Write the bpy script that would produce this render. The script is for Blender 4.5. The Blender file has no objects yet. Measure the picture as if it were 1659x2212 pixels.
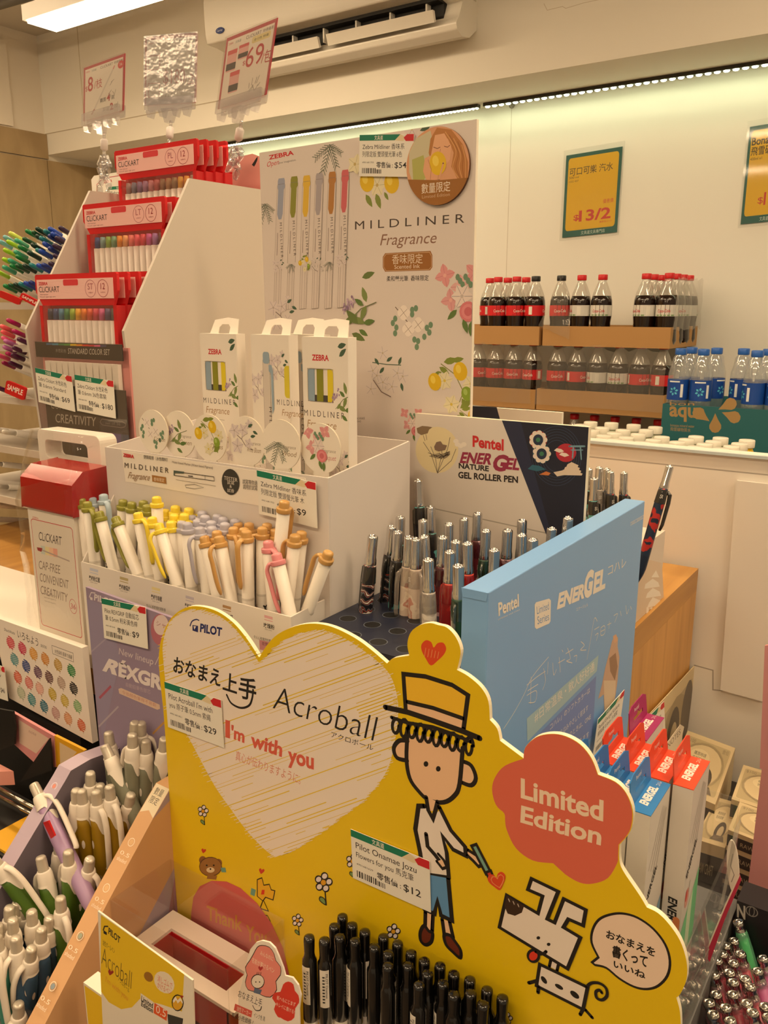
import bpy, math, random
from mathutils import Vector, Matrix
from mathutils.geometry import tessellate_polygon
random.seed(7)
S = bpy.context.scene
COL = S.collection
PI = math.pi
# ------------------------------------------------------------------ camera, light, exposure
PITCH = math.atan(436/1800); YAW = math.radians(34.35); CAMZ = 1.6
cd = bpy.data.cameras.new('camera'); cam = bpy.data.objects.new('camera', cd); COL.objects.link(cam)
cam.location = (0, 0, CAMZ); cam.rotation_euler = (PI/2-PITCH, 0, YAW)
cd.sensor_fit = 'VERTICAL'; cd.sensor_height = 36; cd.lens = 36*1800/2212; cd.clip_start = .01
S.camera = cam
S.view_settings.view_transform = 'Standard'; S.view_settings.look = 'None'
S.view_settings.gamma = 1; S.view_settings.use_curve_mapping = False
S.view_settings.exposure = 0.0
LAMP_COL = (1.0, .75, .47); LAMP_POWER = 25.0
LED_COL = (.93, 1.0, .62); LED_POWER = .5
w = bpy.data.worlds.new('shop_ambient'); S.world = w; w.use_nodes = True
w.node_tree.nodes['Background'].inputs[0].default_value = (1.0, .72, .44, 1)
w.node_tree.nodes['Background'].inputs[1].default_value = .34
S.cycles.use_denoising = True
S.cycles.max_bounces = 9; S.cycles.transparent_max_bounces = 24
# ------------------------------------------------------------------ helpers
FP = 1800.0
_s, _c = math.sin, math.cos
FW = Vector((-_s(YAW)*_c(PITCH), _c(YAW)*_c(PITCH), -_s(PITCH)))
RT = Vector((_c(YAW), _s(YAW), 0)); UP = Vector((-_s(YAW)*_s(PITCH), _c(YAW)*_s(PITCH), _c(PITCH)))
CAM = Vector((0, 0, CAMZ))
def ray(x, y): return FW + RT*((x-829.5)/FP) - UP*((y-1106)/FP)
def at(x, y, Y=None, X=None, Z=None):
    """world point where the sight line of a photo pixel meets a plane"""
    d = ray(x, y)
    t = (Y/d.y) if Y is not None else (X/d.x) if X is not None else ((Z-CAMZ)/d.z)
    return CAM + d*t
def lin(c):
    c /= 255
    return c/12.92 if c <= .04045 else ((c+.055)/1.055)**2.4
def rgb(h): return tuple(lin(int(h[i:i+2], 16)) for i in (0, 2, 4))
MATS = {}
def mat(h, rough=.55, metal=0, trans=0, alpha=1, emit=0, bump=0, coat=0, name=None):
    key = (h, rough, metal, trans, alpha, emit, bump, coat)
    if key in MATS: return MATS[key]
    m = bpy.data.materials.new(name or 'm_'+h); m.use_nodes = True
    nt = m.node_tree; b = nt.nodes['Principled BSDF']; col = rgb(h)
    b.inputs['Base Color'].default_value = (*col, 1)
    b.inputs['Roughness'].default_value = rough; b.inputs['Metallic'].default_value = metal
    b.inputs['Coat Weight'].default_value = coat
    b.inputs['Transmission Weight'].default_value = trans
    if emit:
        b.inputs['Emission Color'].default_value = (*col, 1); b.inputs['Emission Strength'].default_value = emit
    if bump:
        n = nt.nodes.new('ShaderNodeTexNoise'); n.inputs['Scale'].default_value = 60; n.inputs['Detail'].default_value = 3
        k = nt.nodes.new('ShaderNodeBump'); k.inputs['Strength'].default_value = bump; k.inputs['Distance'].default_value = .002
        tc = nt.nodes.new('ShaderNodeTexCoord'); nt.links.new(tc.outputs['Object'], n.inputs['Vector'])
        nt.links.new(n.outputs['Fac'], k.inputs['Height']); nt.links.new(k.outputs['Normal'], b.inputs['Normal'])
    if alpha < 1: b.inputs['Alpha'].default_value = alpha
    MATS[key] = m
    return m
def film(h, see=.85, gloss=.02, rough=.08, bump=0):
    """thin clear plastic: lets the light through with a tint, plus a weak shine"""
    pale = max(rgb(h))-min(rgb(h)) < .35
    if pale: see = 1-(1-see)*.45
    key = ('film', h, see, gloss, rough, bump)
    if key in MATS: return MATS[key]
    m = bpy.data.materials.new('film_'+h); m.use_nodes = True; nt = m.node_tree; N = nt.nodes; L = nt.links
    N.clear(); out = N.new('ShaderNodeOutputMaterial')
    t = N.new('ShaderNodeBsdfTransparent'); t.inputs[0].default_value = (*[1-(1-c)*(.95 if max(rgb(h))-min(rgb(h)) > .35 else .10) for c in rgb(h)], 1)
    d = N.new('ShaderNodeBsdfDiffuse'); d.inputs[0].default_value = (*rgb(h), 1)
    g = N.new('ShaderNodeBsdfGlossy'); g.inputs['Roughness'].default_value = rough
    m1 = N.new('ShaderNodeMixShader'); m1.inputs[0].default_value = 1-see
    L.new(t.outputs[0], m1.inputs[1]); L.new(d.outputs[0], m1.inputs[2])
    f = N.new('ShaderNodeLayerWeight'); f.inputs[0].default_value = .5
    pw = N.new('ShaderNodeMath'); pw.operation = 'POWER'; pw.inputs[1].default_value = 4; L.new(f.outputs['Facing'], pw.inputs[0])
    ad = N.new('ShaderNodeMath'); ad.operation = 'MULTIPLY_ADD'; ad.inputs[1].default_value = .5; ad.inputs[2].default_value = gloss; L.new(pw.outputs[0], ad.inputs[0])
    m2 = N.new('ShaderNodeMixShader'); L.new(ad.outputs[0], m2.inputs[0])
    L.new(m1.outputs[0], m2.inputs[1]); L.new(g.outputs[0], m2.inputs[2]); L.new(m2.outputs[0], out.inputs[0])
    if bump:
        n = N.new('ShaderNodeTexNoise'); n.inputs['Scale'].default_value = bump; n.inputs['Detail'].default_value = 2
        k = N.new('ShaderNodeBump'); k.inputs['Strength'].default_value = .5; k.inputs['Distance'].default_value = .004
        tc = N.new('ShaderNodeTexCoord'); L.new(tc.outputs['Object'], n.inputs['Vector'])
        L.new(n.outputs['Fac'], k.inputs['Height']); L.new(k.outputs['Normal'], g.inputs['Normal']); 
    MATS[key] = m
    return m
def pattern_mat(cols, scale=60, kind='wave', rough=.3, stretch=(1, 1, 1)):
    """procedural print made of several flat colours"""
    key = ('pat', tuple(cols), scale, kind, stretch)
    if key in MATS: return MATS[key]
    m = bpy.data.materials.new('print_'+cols[0]); m.use_nodes = True; nt = m.node_tree; N = nt.nodes; L = nt.links
    b = N['Principled BSDF']; b.inputs['Roughness'].default_value = rough
    tc = N.new('ShaderNodeTexCoord'); mp = N.new('ShaderNodeMapping'); mp.inputs['Scale'].default_value = stretch
    L.new(tc.outputs['Object'], mp.inputs['Vector'])
    if kind == 'wave':
        t = N.new('ShaderNodeTexWave'); t.bands_direction = 'Z'; t.inputs['Scale'].default_value = scale
        t.inputs['Distortion'].default_value = 9; t.inputs['Detail'].default_value = 2; t.inputs['Detail Scale'].default_value = 2
    else:
        t = N.new('ShaderNodeTexNoise'); t.inputs['Scale'].default_value = scale; t.inputs['Detail'].default_value = 2.5
    L.new(mp.outputs[0], t.inputs['Vector'])
    r = N.new('ShaderNodeValToRGB'); r.color_ramp.interpolation = 'CONSTANT'
    e = r.color_ramp.elements; n = len(cols)
    pos = [0]+[(.38+.3*i/max(1, n-1) if kind != 'wave' else .3+.65*i/max(1, n-1)) for i in range(1, n)]
    e[0].color = (*rgb(cols[0]), 1); e[0].position = 0
    e[1].color = (*rgb(cols[1]), 1); e[1].position = pos[1]
    for i in range(2, n):
        q = e.new(pos[i]); q.color = (*rgb(cols[i]), 1)
    L.new(t.outputs['Fac'], r.inputs[0]); L.new(r.outputs[0], b.inputs['Base Color'])
    MATS[key] = m
    return m
def wood_mat(a, b_, scale=3, stretch=(1, 12, 1), rough=.45, name='wood'):
    key = ('wood', a, b_, scale, stretch)
    if key in MATS: return MATS[key]
    m = bpy.data.materials.new(name); m.use_nodes = True; nt = m.node_tree; N = nt.nodes; L = nt.links
    b = N['Principled BSDF']; b.inputs['Roughness'].default_value = rough
    tc = N.new('ShaderNodeTexCoord'); mp = N.new('ShaderNodeMapping'); mp.inputs['Scale'].default_value = stretch
    t = N.new('ShaderNodeTexNoise'); t.inputs['Scale'].default_value = scale; t.inputs['Detail'].default_value = 6; t.inputs['Distortion'].default_value = .6
    r = N.new('ShaderNodeValToRGB'); e = r.color_ramp.elements
    e[0].position = .35; e[0].color = (*rgb(a), 1); e[1].position = .68; e[1].color = (*rgb(b_), 1)
    L.new(tc.outputs['Object'], mp.inputs[0]); L.new(mp.outputs[0], t.inputs['Vector']); L.new(t.outputs['Fac'], r.inputs[0]); L.new(r.outputs[0], b.inputs['Base Color'])
    MATS[key] = m
    return m
class Fr:
    """a plane: origin, two axes (any length), unit normal"""
    def __init__(s, o, u, v): s.o = Vector(o); s.u = Vector(u); s.v = Vector(v); s.n = s.u.cross(s.v).normalized()
    def p(s, a, b, z=0): return s.o + s.u*a + s.v*b + s.n*z
    def px(s, x, y):
        d = ray(x, y); t = (s.o-CAM).dot(s.n)/d.dot(s.n); q = CAM+d*t-s.o
        uu, vv, uv = s.u.dot(s.u), s.v.dot(s.v), s.u.dot(s.v); qu, qv = q.dot(s.u), q.dot(s.v); D = uu*vv-uv*uv
        return ((qu*vv-qv*uv)/D, (qv*uu-qu*uv)/D)
    def k(s, x, y):
        a, b = s.px(x, y), s.px(x, y+1); return math.hypot(a[0]-b[0], a[1]-b[1])
    def sub(s, tl, tr, bl):
        """unit square spanned by three photo pixels on this plane (v up)"""
        A, B, D = [s.p(*s.px(*q)) for q in (tl, tr, bl)]
        return Fr(D, B-A, A-D)
    def quad(s, a, b, w_, h_): return Fr(s.p(a, b), s.u*w_, s.v*h_)
    def up(s, z): return Fr(s.o+s.n*z, s.u, s.v)
def FY(Y): return Fr((0, Y, 0), (1, 0, 0), (0, 0, 1))          # faces the camera side (-Y)
def FX(X): return Fr((X, 0, 0), (0, 1, 0), (0, 0, 1))          # faces +X
def FZ(Z): return Fr((0, 0, Z), (1, 0, 0), (0, 1, 0))          # faces up
def spline(pts, n=5, closed=True):
    out = []; N = len(pts)
    for i in range(N if closed else N-1):
        g = lambda j: pts[j % N] if closed else pts[max(0, min(N-1, j))]
        a, b, c, d = g(i-1), g(i), g(i+1), g(i+2)
        for k in range(n):
            t = k/n
            out.append(tuple(.5*(2*b[q]+(c[q]-a[q])*t+(2*a[q]-5*b[q]+4*c[q]-d[q])*t*t+(3*b[q]-a[q]-3*c[q]+d[q])*t**3) for q in range(len(b))))
    if not closed: out.append(tuple(pts[-1]))
    return out
def rrect(w_, h_, r, x=0, y=0, n=4):
    o = []
    for cx, cy, a0 in ((w_-r, h_-r, 0), (r, h_-r, 90), (r, r, 180), (w_-r, r, 270)):
        for i in range(n+1):
            a = math.radians(a0+90*i/n); o.append((x+cx+r*math.cos(a), y+cy+r*math.sin(a)))
    return o
def ell(cx, cy, rx, ry=None, n=20, a0=0, rot=0):
    ry = rx if ry is None else ry; o = []
    for i in range(n):
        a = a0+2*PI*i/n; x, y = rx*math.cos(a), ry*math.sin(a)
        o.append((cx+x*math.cos(rot)-y*math.sin(rot), cy+x*math.sin(rot)+y*math.cos(rot)))
    return o
_TXT = {}
def text_data(s, weight=0):
    key = (s, weight)
    if key in _TXT: return _TXT[key]
    c = bpy.data.curves.new('t', 'FONT'); c.body = s; c.resolution_u = 3; c.offset = weight
    o = bpy.data.objects.new('t', c); COL.objects.link(o)
    me = bpy.data.meshes.new_from_object(o.evaluated_get(bpy.context.evaluated_depsgraph_get()))
    V = [(v.co.x, v.co.y) for v in me.vertices]; F = [tuple(p.vertices) for p in me.polygons]
    bpy.data.objects.remove(o); bpy.data.curves.remove(c); bpy.data.meshes.remove(me)
    if not V: V = [(0, 0), (0, 1), (1, 1)]; F = []
    _TXT[key] = (V, F)
    return _TXT[key]
class MB:
    def __init__(s): s.V = []; s.F = []; s.M = []; s.mats = []; s.T = None; s.levels = {}; s.smooth = []; s.clip = None
    def mi(s, m):
        if isinstance(m, str): m = mat(m)
        if m not in s.mats: s.mats.append(m)
        return s.mats.index(m)
    def add(s, V, F, m, smooth=False):
        b = len(s.V); s.V += [Vector(v) if s.T is None else s.T @ Vector(v) for v in V]
        i = s.mi(m)
        for f in F: s.F.append(tuple(b+k for k in f)); s.M.append(i); s.smooth.append(smooth)
        return s
    # ---- solids
    def box(s, a, b, m):
        x0, y0, z0 = a; x1, y1, z1 = b
        return s.add([(x0, y0, z0), (x1, y0, z0), (x1, y1, z0), (x0, y1, z0), (x0, y0, z1), (x1, y0, z1), (x1, y1, z1), (x0, y1, z1)],
              [(3, 2, 1, 0), (4, 5, 6, 7), (0, 1, 5, 4), (1, 2, 6, 5), (2, 3, 7, 6), (3, 0, 4, 7)], m)
    def prism(s, fr, pts, depth, m, side=None, z=0):
        """outline on a plane extruded backwards by depth"""
        n = len(pts); A = [fr.p(*q, z) for q in pts]; B = [fr.p(*q, z-depth) for q in pts]
        ar = sum(pts[i][0]*pts[(i+1) % n][1]-pts[(i+1) % n][0]*pts[i][1] for i in range(n))
        tri = tessellate_polygon([[Vector((q[0], q[1], 0)) for q in pts]])
        def fx(t):
            (ax, ay), (bx, by), (cx, cy) = [pts[k] for k in t]
            return tuple(t) if (bx-ax)*(cy-ay)-(by-ay)*(cx-ax) > 0 else tuple(reversed(t))
        tri = [fx(t) for t in tri]
        s.add(A, tri, m); s.add(B, [tuple(reversed(t)) for t in tri], side or m)
        q = [(i, (i+1) % n, n+(i+1) % n, n+i) for i in range(n)]
        if ar > 0: q = [tuple(reversed(t)) for t in q]
        return s.add(A+B, q, side or m)
    def prism_hole(s, fr, outer, inner, depth, m, z=0):
        lo = [[Vector((*q, 0)) for q in outer], [Vector((*q, 0)) for q in inner]]; pts = list(outer)+list(inner); n = len(outer); k = len(inner)
        tri = tessellate_polygon(lo); o2 = []
        for t in tri:
            (ax, ay), (bx, by), (cx, cy) = [pts[i] for i in t]; o2.append(tuple(t) if (bx-ax)*(cy-ay)-(by-ay)*(cx-ax) > 0 else tuple(reversed(t)))
        A = [fr.p(*q, z) for q in pts]; B = [fr.p(*q, z-depth) for q in pts]; N = n+k
        F = o2+[tuple(N+i for i in reversed(t)) for t in o2]
        F += [(i, N+i, N+(i+1) % n, (i+1) % n) for i in range(n)]+[(n+(i+1) % k, N+n+(i+1) % k, N+n+i, n+i) for i in range(k)]
        return s.add(A+B, F, m)
    def lathe(s, prof, m, n=14, mtx=None, cap=True):
        """profile [(r, z)] around local z"""
        V = []; F = []
        for r, z in prof:
            for i in range(n):
                a = 2*PI*i/n; p = Vector((r*math.cos(a), r*math.sin(a), z)); V.append(mtx @ p if mtx else p)
        for j in range(len(prof)-1):
            for i in range(n):
                F.append((j*n+i, j*n+(i+1) % n, (j+1)*n+(i+1) % n, (j+1)*n+i))
        if cap: F += [tuple(reversed(range(n))), tuple(range((len(prof)-1)*n, len(prof)*n))]
        return s.add(V, F, m, True)
    def tube(s, pts, r, m, n=8, closed=False, flat=1.0, ref=None):
        P = [Vector(p) for p in pts]; N = len(P); V = []; F = []
        for i in range(N):
            d = ((P[(i+1) % N]-P[i-1]) if closed else (P[min(i+1, N-1)]-P[max(i-1, 0)])).normalized()
            R = Vector(ref) if ref else (Vector((0, 0, 1)) if abs(d.z) < .9 else Vector((1, 0, 0)))
            a = d.cross(R).normalized(); b = a.cross(d)
            rr = r[i] if isinstance(r, (list, tuple)) else r
            for k in range(n):
                t = 2*PI*k/n; V.append(P[i]+a*rr*math.cos(t)+b*rr*flat*math.sin(t))
        for i in range(N if closed else N-1):
            for k in range(n):
                j = (i+1) % N; F.append((i*n+k, j*n+k, j*n+(k+1) % n, i*n+(k+1) % n))
        if not closed: F += [tuple(range(n)), tuple(reversed(range((N-1)*n, N*n)))]
        return s.add(V, F, m, True)
    def sheet(s, fr, a0, b0, a1, b1, m, th=.0008, side=None, r=0, z=0):
        pts = rrect(a1-a0, b1-b0, r, a0, b0) if r else [(a0, b0), (a1, b0), (a1, b1), (a0, b1)]
        return s.prism(fr, pts, th, m, side, z)
    # ---- print on a surface (each layer a hair above the one before)
    def up(s, fr=None, pts=None):
        """height of a printed shape: just above whatever it overlaps"""
        if pts is None or not len(pts): return .00004
        x0, x1 = min(p[0] for p in pts), max(p[0] for p in pts); y0, y1 = min(p[1] for p in pts), max(p[1] for p in pts)
        L = s.levels.setdefault(id(fr), [fr]); n = 0
        for a in L[1:]:
            if a[4] > n and a[0] < x1 and a[1] > x0 and a[2] < y1 and a[3] > y0: n = a[4]
        L.append((x0, x1, y0, y1, n+1)); return .00003+.00003*n
    def cut(s, pts):
        """trim a printed shape to the (convex, counter-clockwise) edge of its sheet"""
        if not s.clip: return pts
        out = [tuple(p[:2]) for p in pts]; K = list(s.clip)
        if sum(K[i-1][0]*K[i][1]-K[i][0]*K[i-1][1] for i in range(len(K))) < 0: K.reverse()
        for i in range(len(K)):
            (ax, ay), (bx, by) = K[i-1], K[i]; src = out; out = []
            sd = lambda p: (bx-ax)*(p[1]-ay)-(by-ay)*(p[0]-ax)
            for j in range(len(src)):
                p, q = src[j-1], src[j]; dp, dq = sd(p), sd(q)
                if (dp >= 0) != (dq >= 0):
                    t = dp/(dp-dq); out.append((p[0]+(q[0]-p[0])*t, p[1]+(q[1]-p[1])*t))
                if dq >= 0: out.append(q)
            if len(out) < 3: return None
        return out
    def fill(s, fr, pts, m, z=None):
        pts = s.cut(pts)
        if not pts: return s
        z = s.up(fr, pts) if z is None else z
        tri = tessellate_polygon([[Vector((q[0], q[1], 0)) for q in pts]])
        def fx(t):
            (ax, ay), (bx, by), (cx, cy) = [pts[k] for k in t]
            return tuple(t) if (bx-ax)*(cy-ay)-(by-ay)*(cx-ax) > 0 else tuple(reversed(t))
        return s.add([fr.p(*q, z) for q in pts], [fx(t) for t in tri], m)
    def fills(s, fr, polys, m):
        z = s.up(fr, [p for q in polys for p in q])
        for q in polys: s.fill(fr, q, m, z)
        return s
    def line(s, fr, pts, wd, m, closed=False, z=None):
        z = s.up(fr, pts) if z is None else z
        P = [Vector(p[:2]) for p in pts]; P = [p for i, p in enumerate(P) if i == 0 or (p-P[i-1]).length > 1e-9]; N = len(P)
        if N < 2: return s
        L = []; Rr = []
        for i in range(N):
            a = (P[i]-P[i-1]) if (closed or i) else (P[1]-P[0]); b = (P[(i+1) % N]-P[i]) if (closed or i < N-1) else (P[i]-P[i-1])
            a = a.normalized() if a.length else b.normalized(); b = b.normalized() if b.length else a
            t = (a+b); t = t.normalized() if t.length > 1e-4 else a
            nr = Vector((-t.y, t.x)); k = 1/max(.45, nr.dot(Vector((-a.y, a.x))))
            L.append(P[i]+nr*wd/2*k); Rr.append(P[i]-nr*wd/2*k)
        if s.clip:
            for i in range(N if closed else N-1):
                j = (i+1) % N; s.fill(fr, [Rr[i][:], Rr[j][:], L[j][:], L[i][:]], m, z)
            return s
        V = [fr.p(q.x, q.y, z) for q in L]+[fr.p(q.x, q.y, z) for q in Rr]
        s.add(V, [(N+i, N+(i+1) % N, (i+1) % N, i) for i in range(N if closed else N-1)], m)
        if not closed:
            for c in (P[0], P[-1]): s.fill(fr, ell(c.x, c.y, wd/2, n=8), m, z)
        return s
    def text(s, fr, t, x, y, h, m, wd=None, align='l', weight=0, shear=0, z=None, rot=0):
        V, F = text_data(t, weight)
        x0, x1 = min(v[0] for v in V), max(v[0] for v in V)
        asc = any(ord(ch) > 0x2e80 for ch in t); sc = h/(.80 if asc else .69)
        sx = (wd/(x1-x0)) if wd else sc*(fr.v.length/fr.u.length)
        W = (x1-x0)*sx; ox = x-(0 if align == 'l' else W/2 if align == 'c' else W)
        cr, sr = math.cos(rot), math.sin(rot); o = []
        for a, b in V:
            qx = (a-x0)*sx+b*sc*shear*(fr.v.length/fr.u.length); qy = b*sc
            qx += ox-x
            o.append((x+qx*cr-qy*sr, y+qx*sr+qy*cr))
        z = s.up(fr, o) if z is None else z
        return s.add([fr.p(*q, z) for q in o], F, m)
    def textpx(s, fr, t, L, R, T, m, weight=0, shear=0):
        """text whose baseline runs between two photo pixels on the plane, T = top of the first letter"""
        a, b, c = fr.px(*L), fr.px(*R), fr.px(*T)
        V, F = text_data(t, weight); x0, x1 = min(v[0] for v in V), max(v[0] for v in V); y1 = max(v[1] for v in V)
        asc = any(ord(ch) > 0x2e80 for ch in t); y1 = .80 if asc else .70
        o = []
        for q in V:
            k, l = (q[0]-x0)/(x1-x0)+shear*q[1]/(x1-x0), q[1]/y1
            o.append((a[0]+(b[0]-a[0])*k+(c[0]-a[0])*l, a[1]+(b[1]-a[1])*k+(c[1]-a[1])*l))
        z = s.up(fr, o); return s.add([fr.p(*q, z) for q in o], F, m)
    def ptr(s, fr, pts, m, off=(0, 0), sc=1, curve=0, closed=True):
        q = [fr.px(off[0]+x*sc, off[1]+y*sc) for x, y in pts]
        if curve: q = spline(q, curve, closed)
        return q
    def pfill(s, fr, pts, m, off=(0, 0), sc=1, curve=0): return s.fill(fr, s.ptr(fr, pts, m, off, sc, curve), m)
    def pline(s, fr, pts, wpx, m, off=(0, 0), sc=1, curve=0, closed=False):
        x, y = pts[len(pts)//2]; k = fr.k(off[0]+x*sc, off[1]+y*sc)
        return s.line(fr, s.ptr(fr, pts, m, off, sc, curve, closed), wpx*k, m, closed)
    def cyl_text(s, t, r, z0, h, m, ang=0, weight=0, down=True, wd=None):
        """lettering wrapped on a barrel, reading along its axis"""
        V, F = text_data(t, weight); sc = h/(.80 if any(ord(ch) > 0x2e80 for ch in t) else .69)
        x0, x1 = min(v[0] for v in V), max(v[0] for v in V); sx = wd/(x1-x0) if wd else sc
        o = []
        for a, b in V:
            th = ang+(b*sc-h/2)/r*(1 if down else -1)
            o.append(((r+.0001)*math.cos(th), (r+.0001)*math.sin(th), z0+(-(a-x0)*sx if down else (a-x0)*sx)))
        return s.add(o, F, m)
    def cyl_patch(s, r, z0, z1, a0, a1, m, n=6):
        V = []; F = []
        for i in range(n+1):
            a = a0+(a1-a0)*i/n
            V += [((r+.00006)*math.cos(a), (r+.00006)*math.sin(a), z0), ((r+.00006)*math.cos(a), (r+.00006)*math.sin(a), z1)]
        F = [(2*i, 2*i+2, 2*i+3, 2*i+1) for i in range(n)]
        return s.add(V, F, m, True)
    def build(s, name, parent=None, loc=None, bevel=0):
        me = bpy.data.meshes.new(name); o = bpy.data.objects.new(name, me)
        org = Vector((0, 0, 0))
        if parent is not None: org = parent.location.copy() if parent.parent is None else parent.parent.location.copy() if parent.type != 'EMPTY' else parent.location.copy()
        if parent is not None and parent.get('_local'): org = Vector((0, 0, 0))
        if loc is not None: org = Vector(loc)
        me.from_pydata([v-org for v in s.V], [], s.F); me.validate()
        for m in s.mats: me.materials.append(m)
        if len(me.polygons) == len(s.M):
            me.polygons.foreach_set('material_index', s.M); me.polygons.foreach_set('use_smooth', s.smooth)
        me.update(); COL.objects.link(o)
        if parent is not None: o.parent = parent
        else: o.location = org
        if bevel:
            b = o.modifiers.new('bevel', 'BEVEL'); b.width = bevel; b.segments = 2; b.limit_method = 'ANGLE'; b.angle_limit = math.radians(50)
        return o
def tag(o, label, cat, group=None, kind=None):
    o['label'] = label; o['category'] = cat
    if group: o['group'] = group
    if kind: o['kind'] = kind
    return o
def empty(name, loc, label=None, cat=None, group=None):
    o = bpy.data.objects.new(name, None); COL.objects.link(o); o.location = Vector(loc); o.empty_display_size = .02
    if label: tag(o, label, cat, group)
    return o
def struct(o): o['kind'] = 'structure'; return o
def copy_tree(o, parent=None):
    c = o.copy(); COL.objects.link(c)
    if parent is not None: c.parent = parent
    for ch in list(o.children): copy_tree(ch, c)
    return c
USED = set()
def put(proto, head, foot, label, length, spin=0, group=None):
    """first use moves the prototype itself, later uses copy it; local z runs foot to head, top of thing = head"""
    if proto.name in USED: r = copy_tree(proto)
    else: r = proto; USED.add(proto.name)
    d = (Vector(head)-Vector(foot)).normalized()
    r.location = Vector(head)-d*length
    q = Vector((0, 0, 1)).rotation_difference(d)
    r.rotation_mode = 'QUATERNION'; r.rotation_quaternion = q @ Matrix.Rotation(spin, 3, 'Z').to_quaternion()
    r['label'] = label
    if group: r['group'] = group
    return r
def local(name, cat, group=None):
    o = empty(name, (0, 0, 0)); o['_local'] = 1; o['category'] = cat
    if group: o['group'] = group
    return o
ORD = ['first', 'second', 'third', 'fourth', 'fifth', 'sixth', 'seventh', 'eighth', 'ninth', 'tenth', 'eleventh', 'twelfth', 'thirteenth', 'fourteenth', 'fifteenth']
WHITE = 'e8e6e2'; INK = '1c1a1a'
def price_tag(parent_fr, tl, tr, bl, l1, l2, price, label, key='零售價', thick=.0006, z=.0015):
    """small printed shelf ticket: green head band, two lines, price, bar code"""
    f = parent_fr.sub(tl, tr, bl).up(z); g = MB()
    g.sheet(f, 0, 0, 1, 1, 'e9e4d8', thick)
    g.fill(f, [(0, .86), (.66, .86), (.76, .93), (.76, 1), (0, 1)], '0f7a5c'); g.fill(f, [(.76, 1), (.66, .86), (.8, .84), (.9, .9)], 'e0cfa8')
    g.fill(f, [(1, 1), (1, .84), (.86, .84), (.82, .92), (.88, 1)], 'c9252d')
    g.text(f, '文具道', .36, .885, .09, 'e9e4d8', wd=.16, align='c', weight=.01)
    g.text(f, l1, .06, .66, .12, INK, wd=.78 if len(l1) > 12 else None); g.text(f, l2, .06, .48, .12, INK, wd=.74 if len(l2) > 10 else None)
    g.text(f, key, .33, .22, .125, INK, wd=.27, weight=.01); g.text(f, ':', .625, .22, .1, INK, wd=.014); g.text(f, price, .67, .21, .135, INK, wd=.062*len(price)+.03, weight=.006)
    g.text(f, '4901681'+str(len(l1)*37), .06, .32, .035, INK, wd=.22)
    x = .06; rr = random.Random(len(l1)+len(l2)); q = []
    while x < .44:
        b = .006+rr.random()*.014; q.append([(x, .07), (x+b, .07), (x+b, .2 if x < .31 else .17), (x, .2 if x < .31 else .17)]); x += b+.006+rr.random()*.01
    g.fills(f, q, INK)
    o = g.build('price_tag', None, f.p(.5, 0)); tag(o, label, 'price tag')
    return o
# ================================================================== the room
XL = -4.0; YW = 3.15; YB = 2.8; ZC = 2.92; ZU = 2.37
wallm = mat('ebe9e0', .7, bump=.04); 
g = MB(); g.box((XL-.1, YW, 0), (2.2, YW+.1, 3.1), wallm)
for px_ in (1100,):
    q = at(px_, 400, Y=YW); g.box((q.x-.0012, YW-.0008, .8), (q.x+.0012, YW, ZU), 'cfc8bb')
struct(g.build('wall_back'))
g = MB(); g.box((XL-.1, -3.6, 2.345), (XL, YW, 3.1), mat('efe6d6', .6))
g.box((XL, 2.0, 2.475), (XL+.012, 2.62, 2.86), mat('efe6d6', .5))
struct(g.build('wall_left'))
oak = wood_mat('a08862', 'b29a72', 2.2, (4, 4, 1.2), name='grey_oak')
g = MB(); g.box((XL, -3.6, 0), (XL+.015, 2.2, 2.466), oak); g.box((XL, 2.203, 0), (XL+.015, 2.786, 2.343), oak)
g.box((XL, 2.203, 2.349), (XL+.015, YB-.002, 2.466), oak); g.box((XL, 2.79, 0), (XL+.013, YW, 2.343), oak)
struct(g.build('trim_1'))
g = MB(); g.box((XL, -3.6, ZC), (2.2, YW, ZC+.1), mat('d8d2c6', .8)); struct(g.build('ceiling'))
g = MB(); g.box((XL-.1, -3.6, -.05), (2.2, YW, 0), wood_mat('6b5a48', '7d6a55', 3, (1, 8, 1), name='floor_wood')); struct(g.build('floor'))
# boxed-in bulkhead along the back wall, its underside open to the LED strip
g = MB(); g.box((XL, YB, ZU), (2.2, YW, ZC), mat('e8e3d6', .7, bump=.03))
for x0, x1 in ((XL, -2.66),):
    a = at(95, 290, Y=YB).z; g.box((x0, YB-.0012, a-.003), (x1, YB, a+.001), 'b8ab94')
q = at(172, 130, Y=YB); g.box((q.x-.002, YB-.001, at(172, 290, Y=YB).z), (q.x+.002, YB, ZC), 'cbbfa8')
struct(g.build('trim_2'))
g = MB(); f = FY(YB)
g.pline(f, [(1175, 8), (1182, 22), (1215, 14), (1222, 18), (1262, 6), (1300, -2)], 1.4, 'c9bda8')
struct(g.build('trim_3'))
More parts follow.
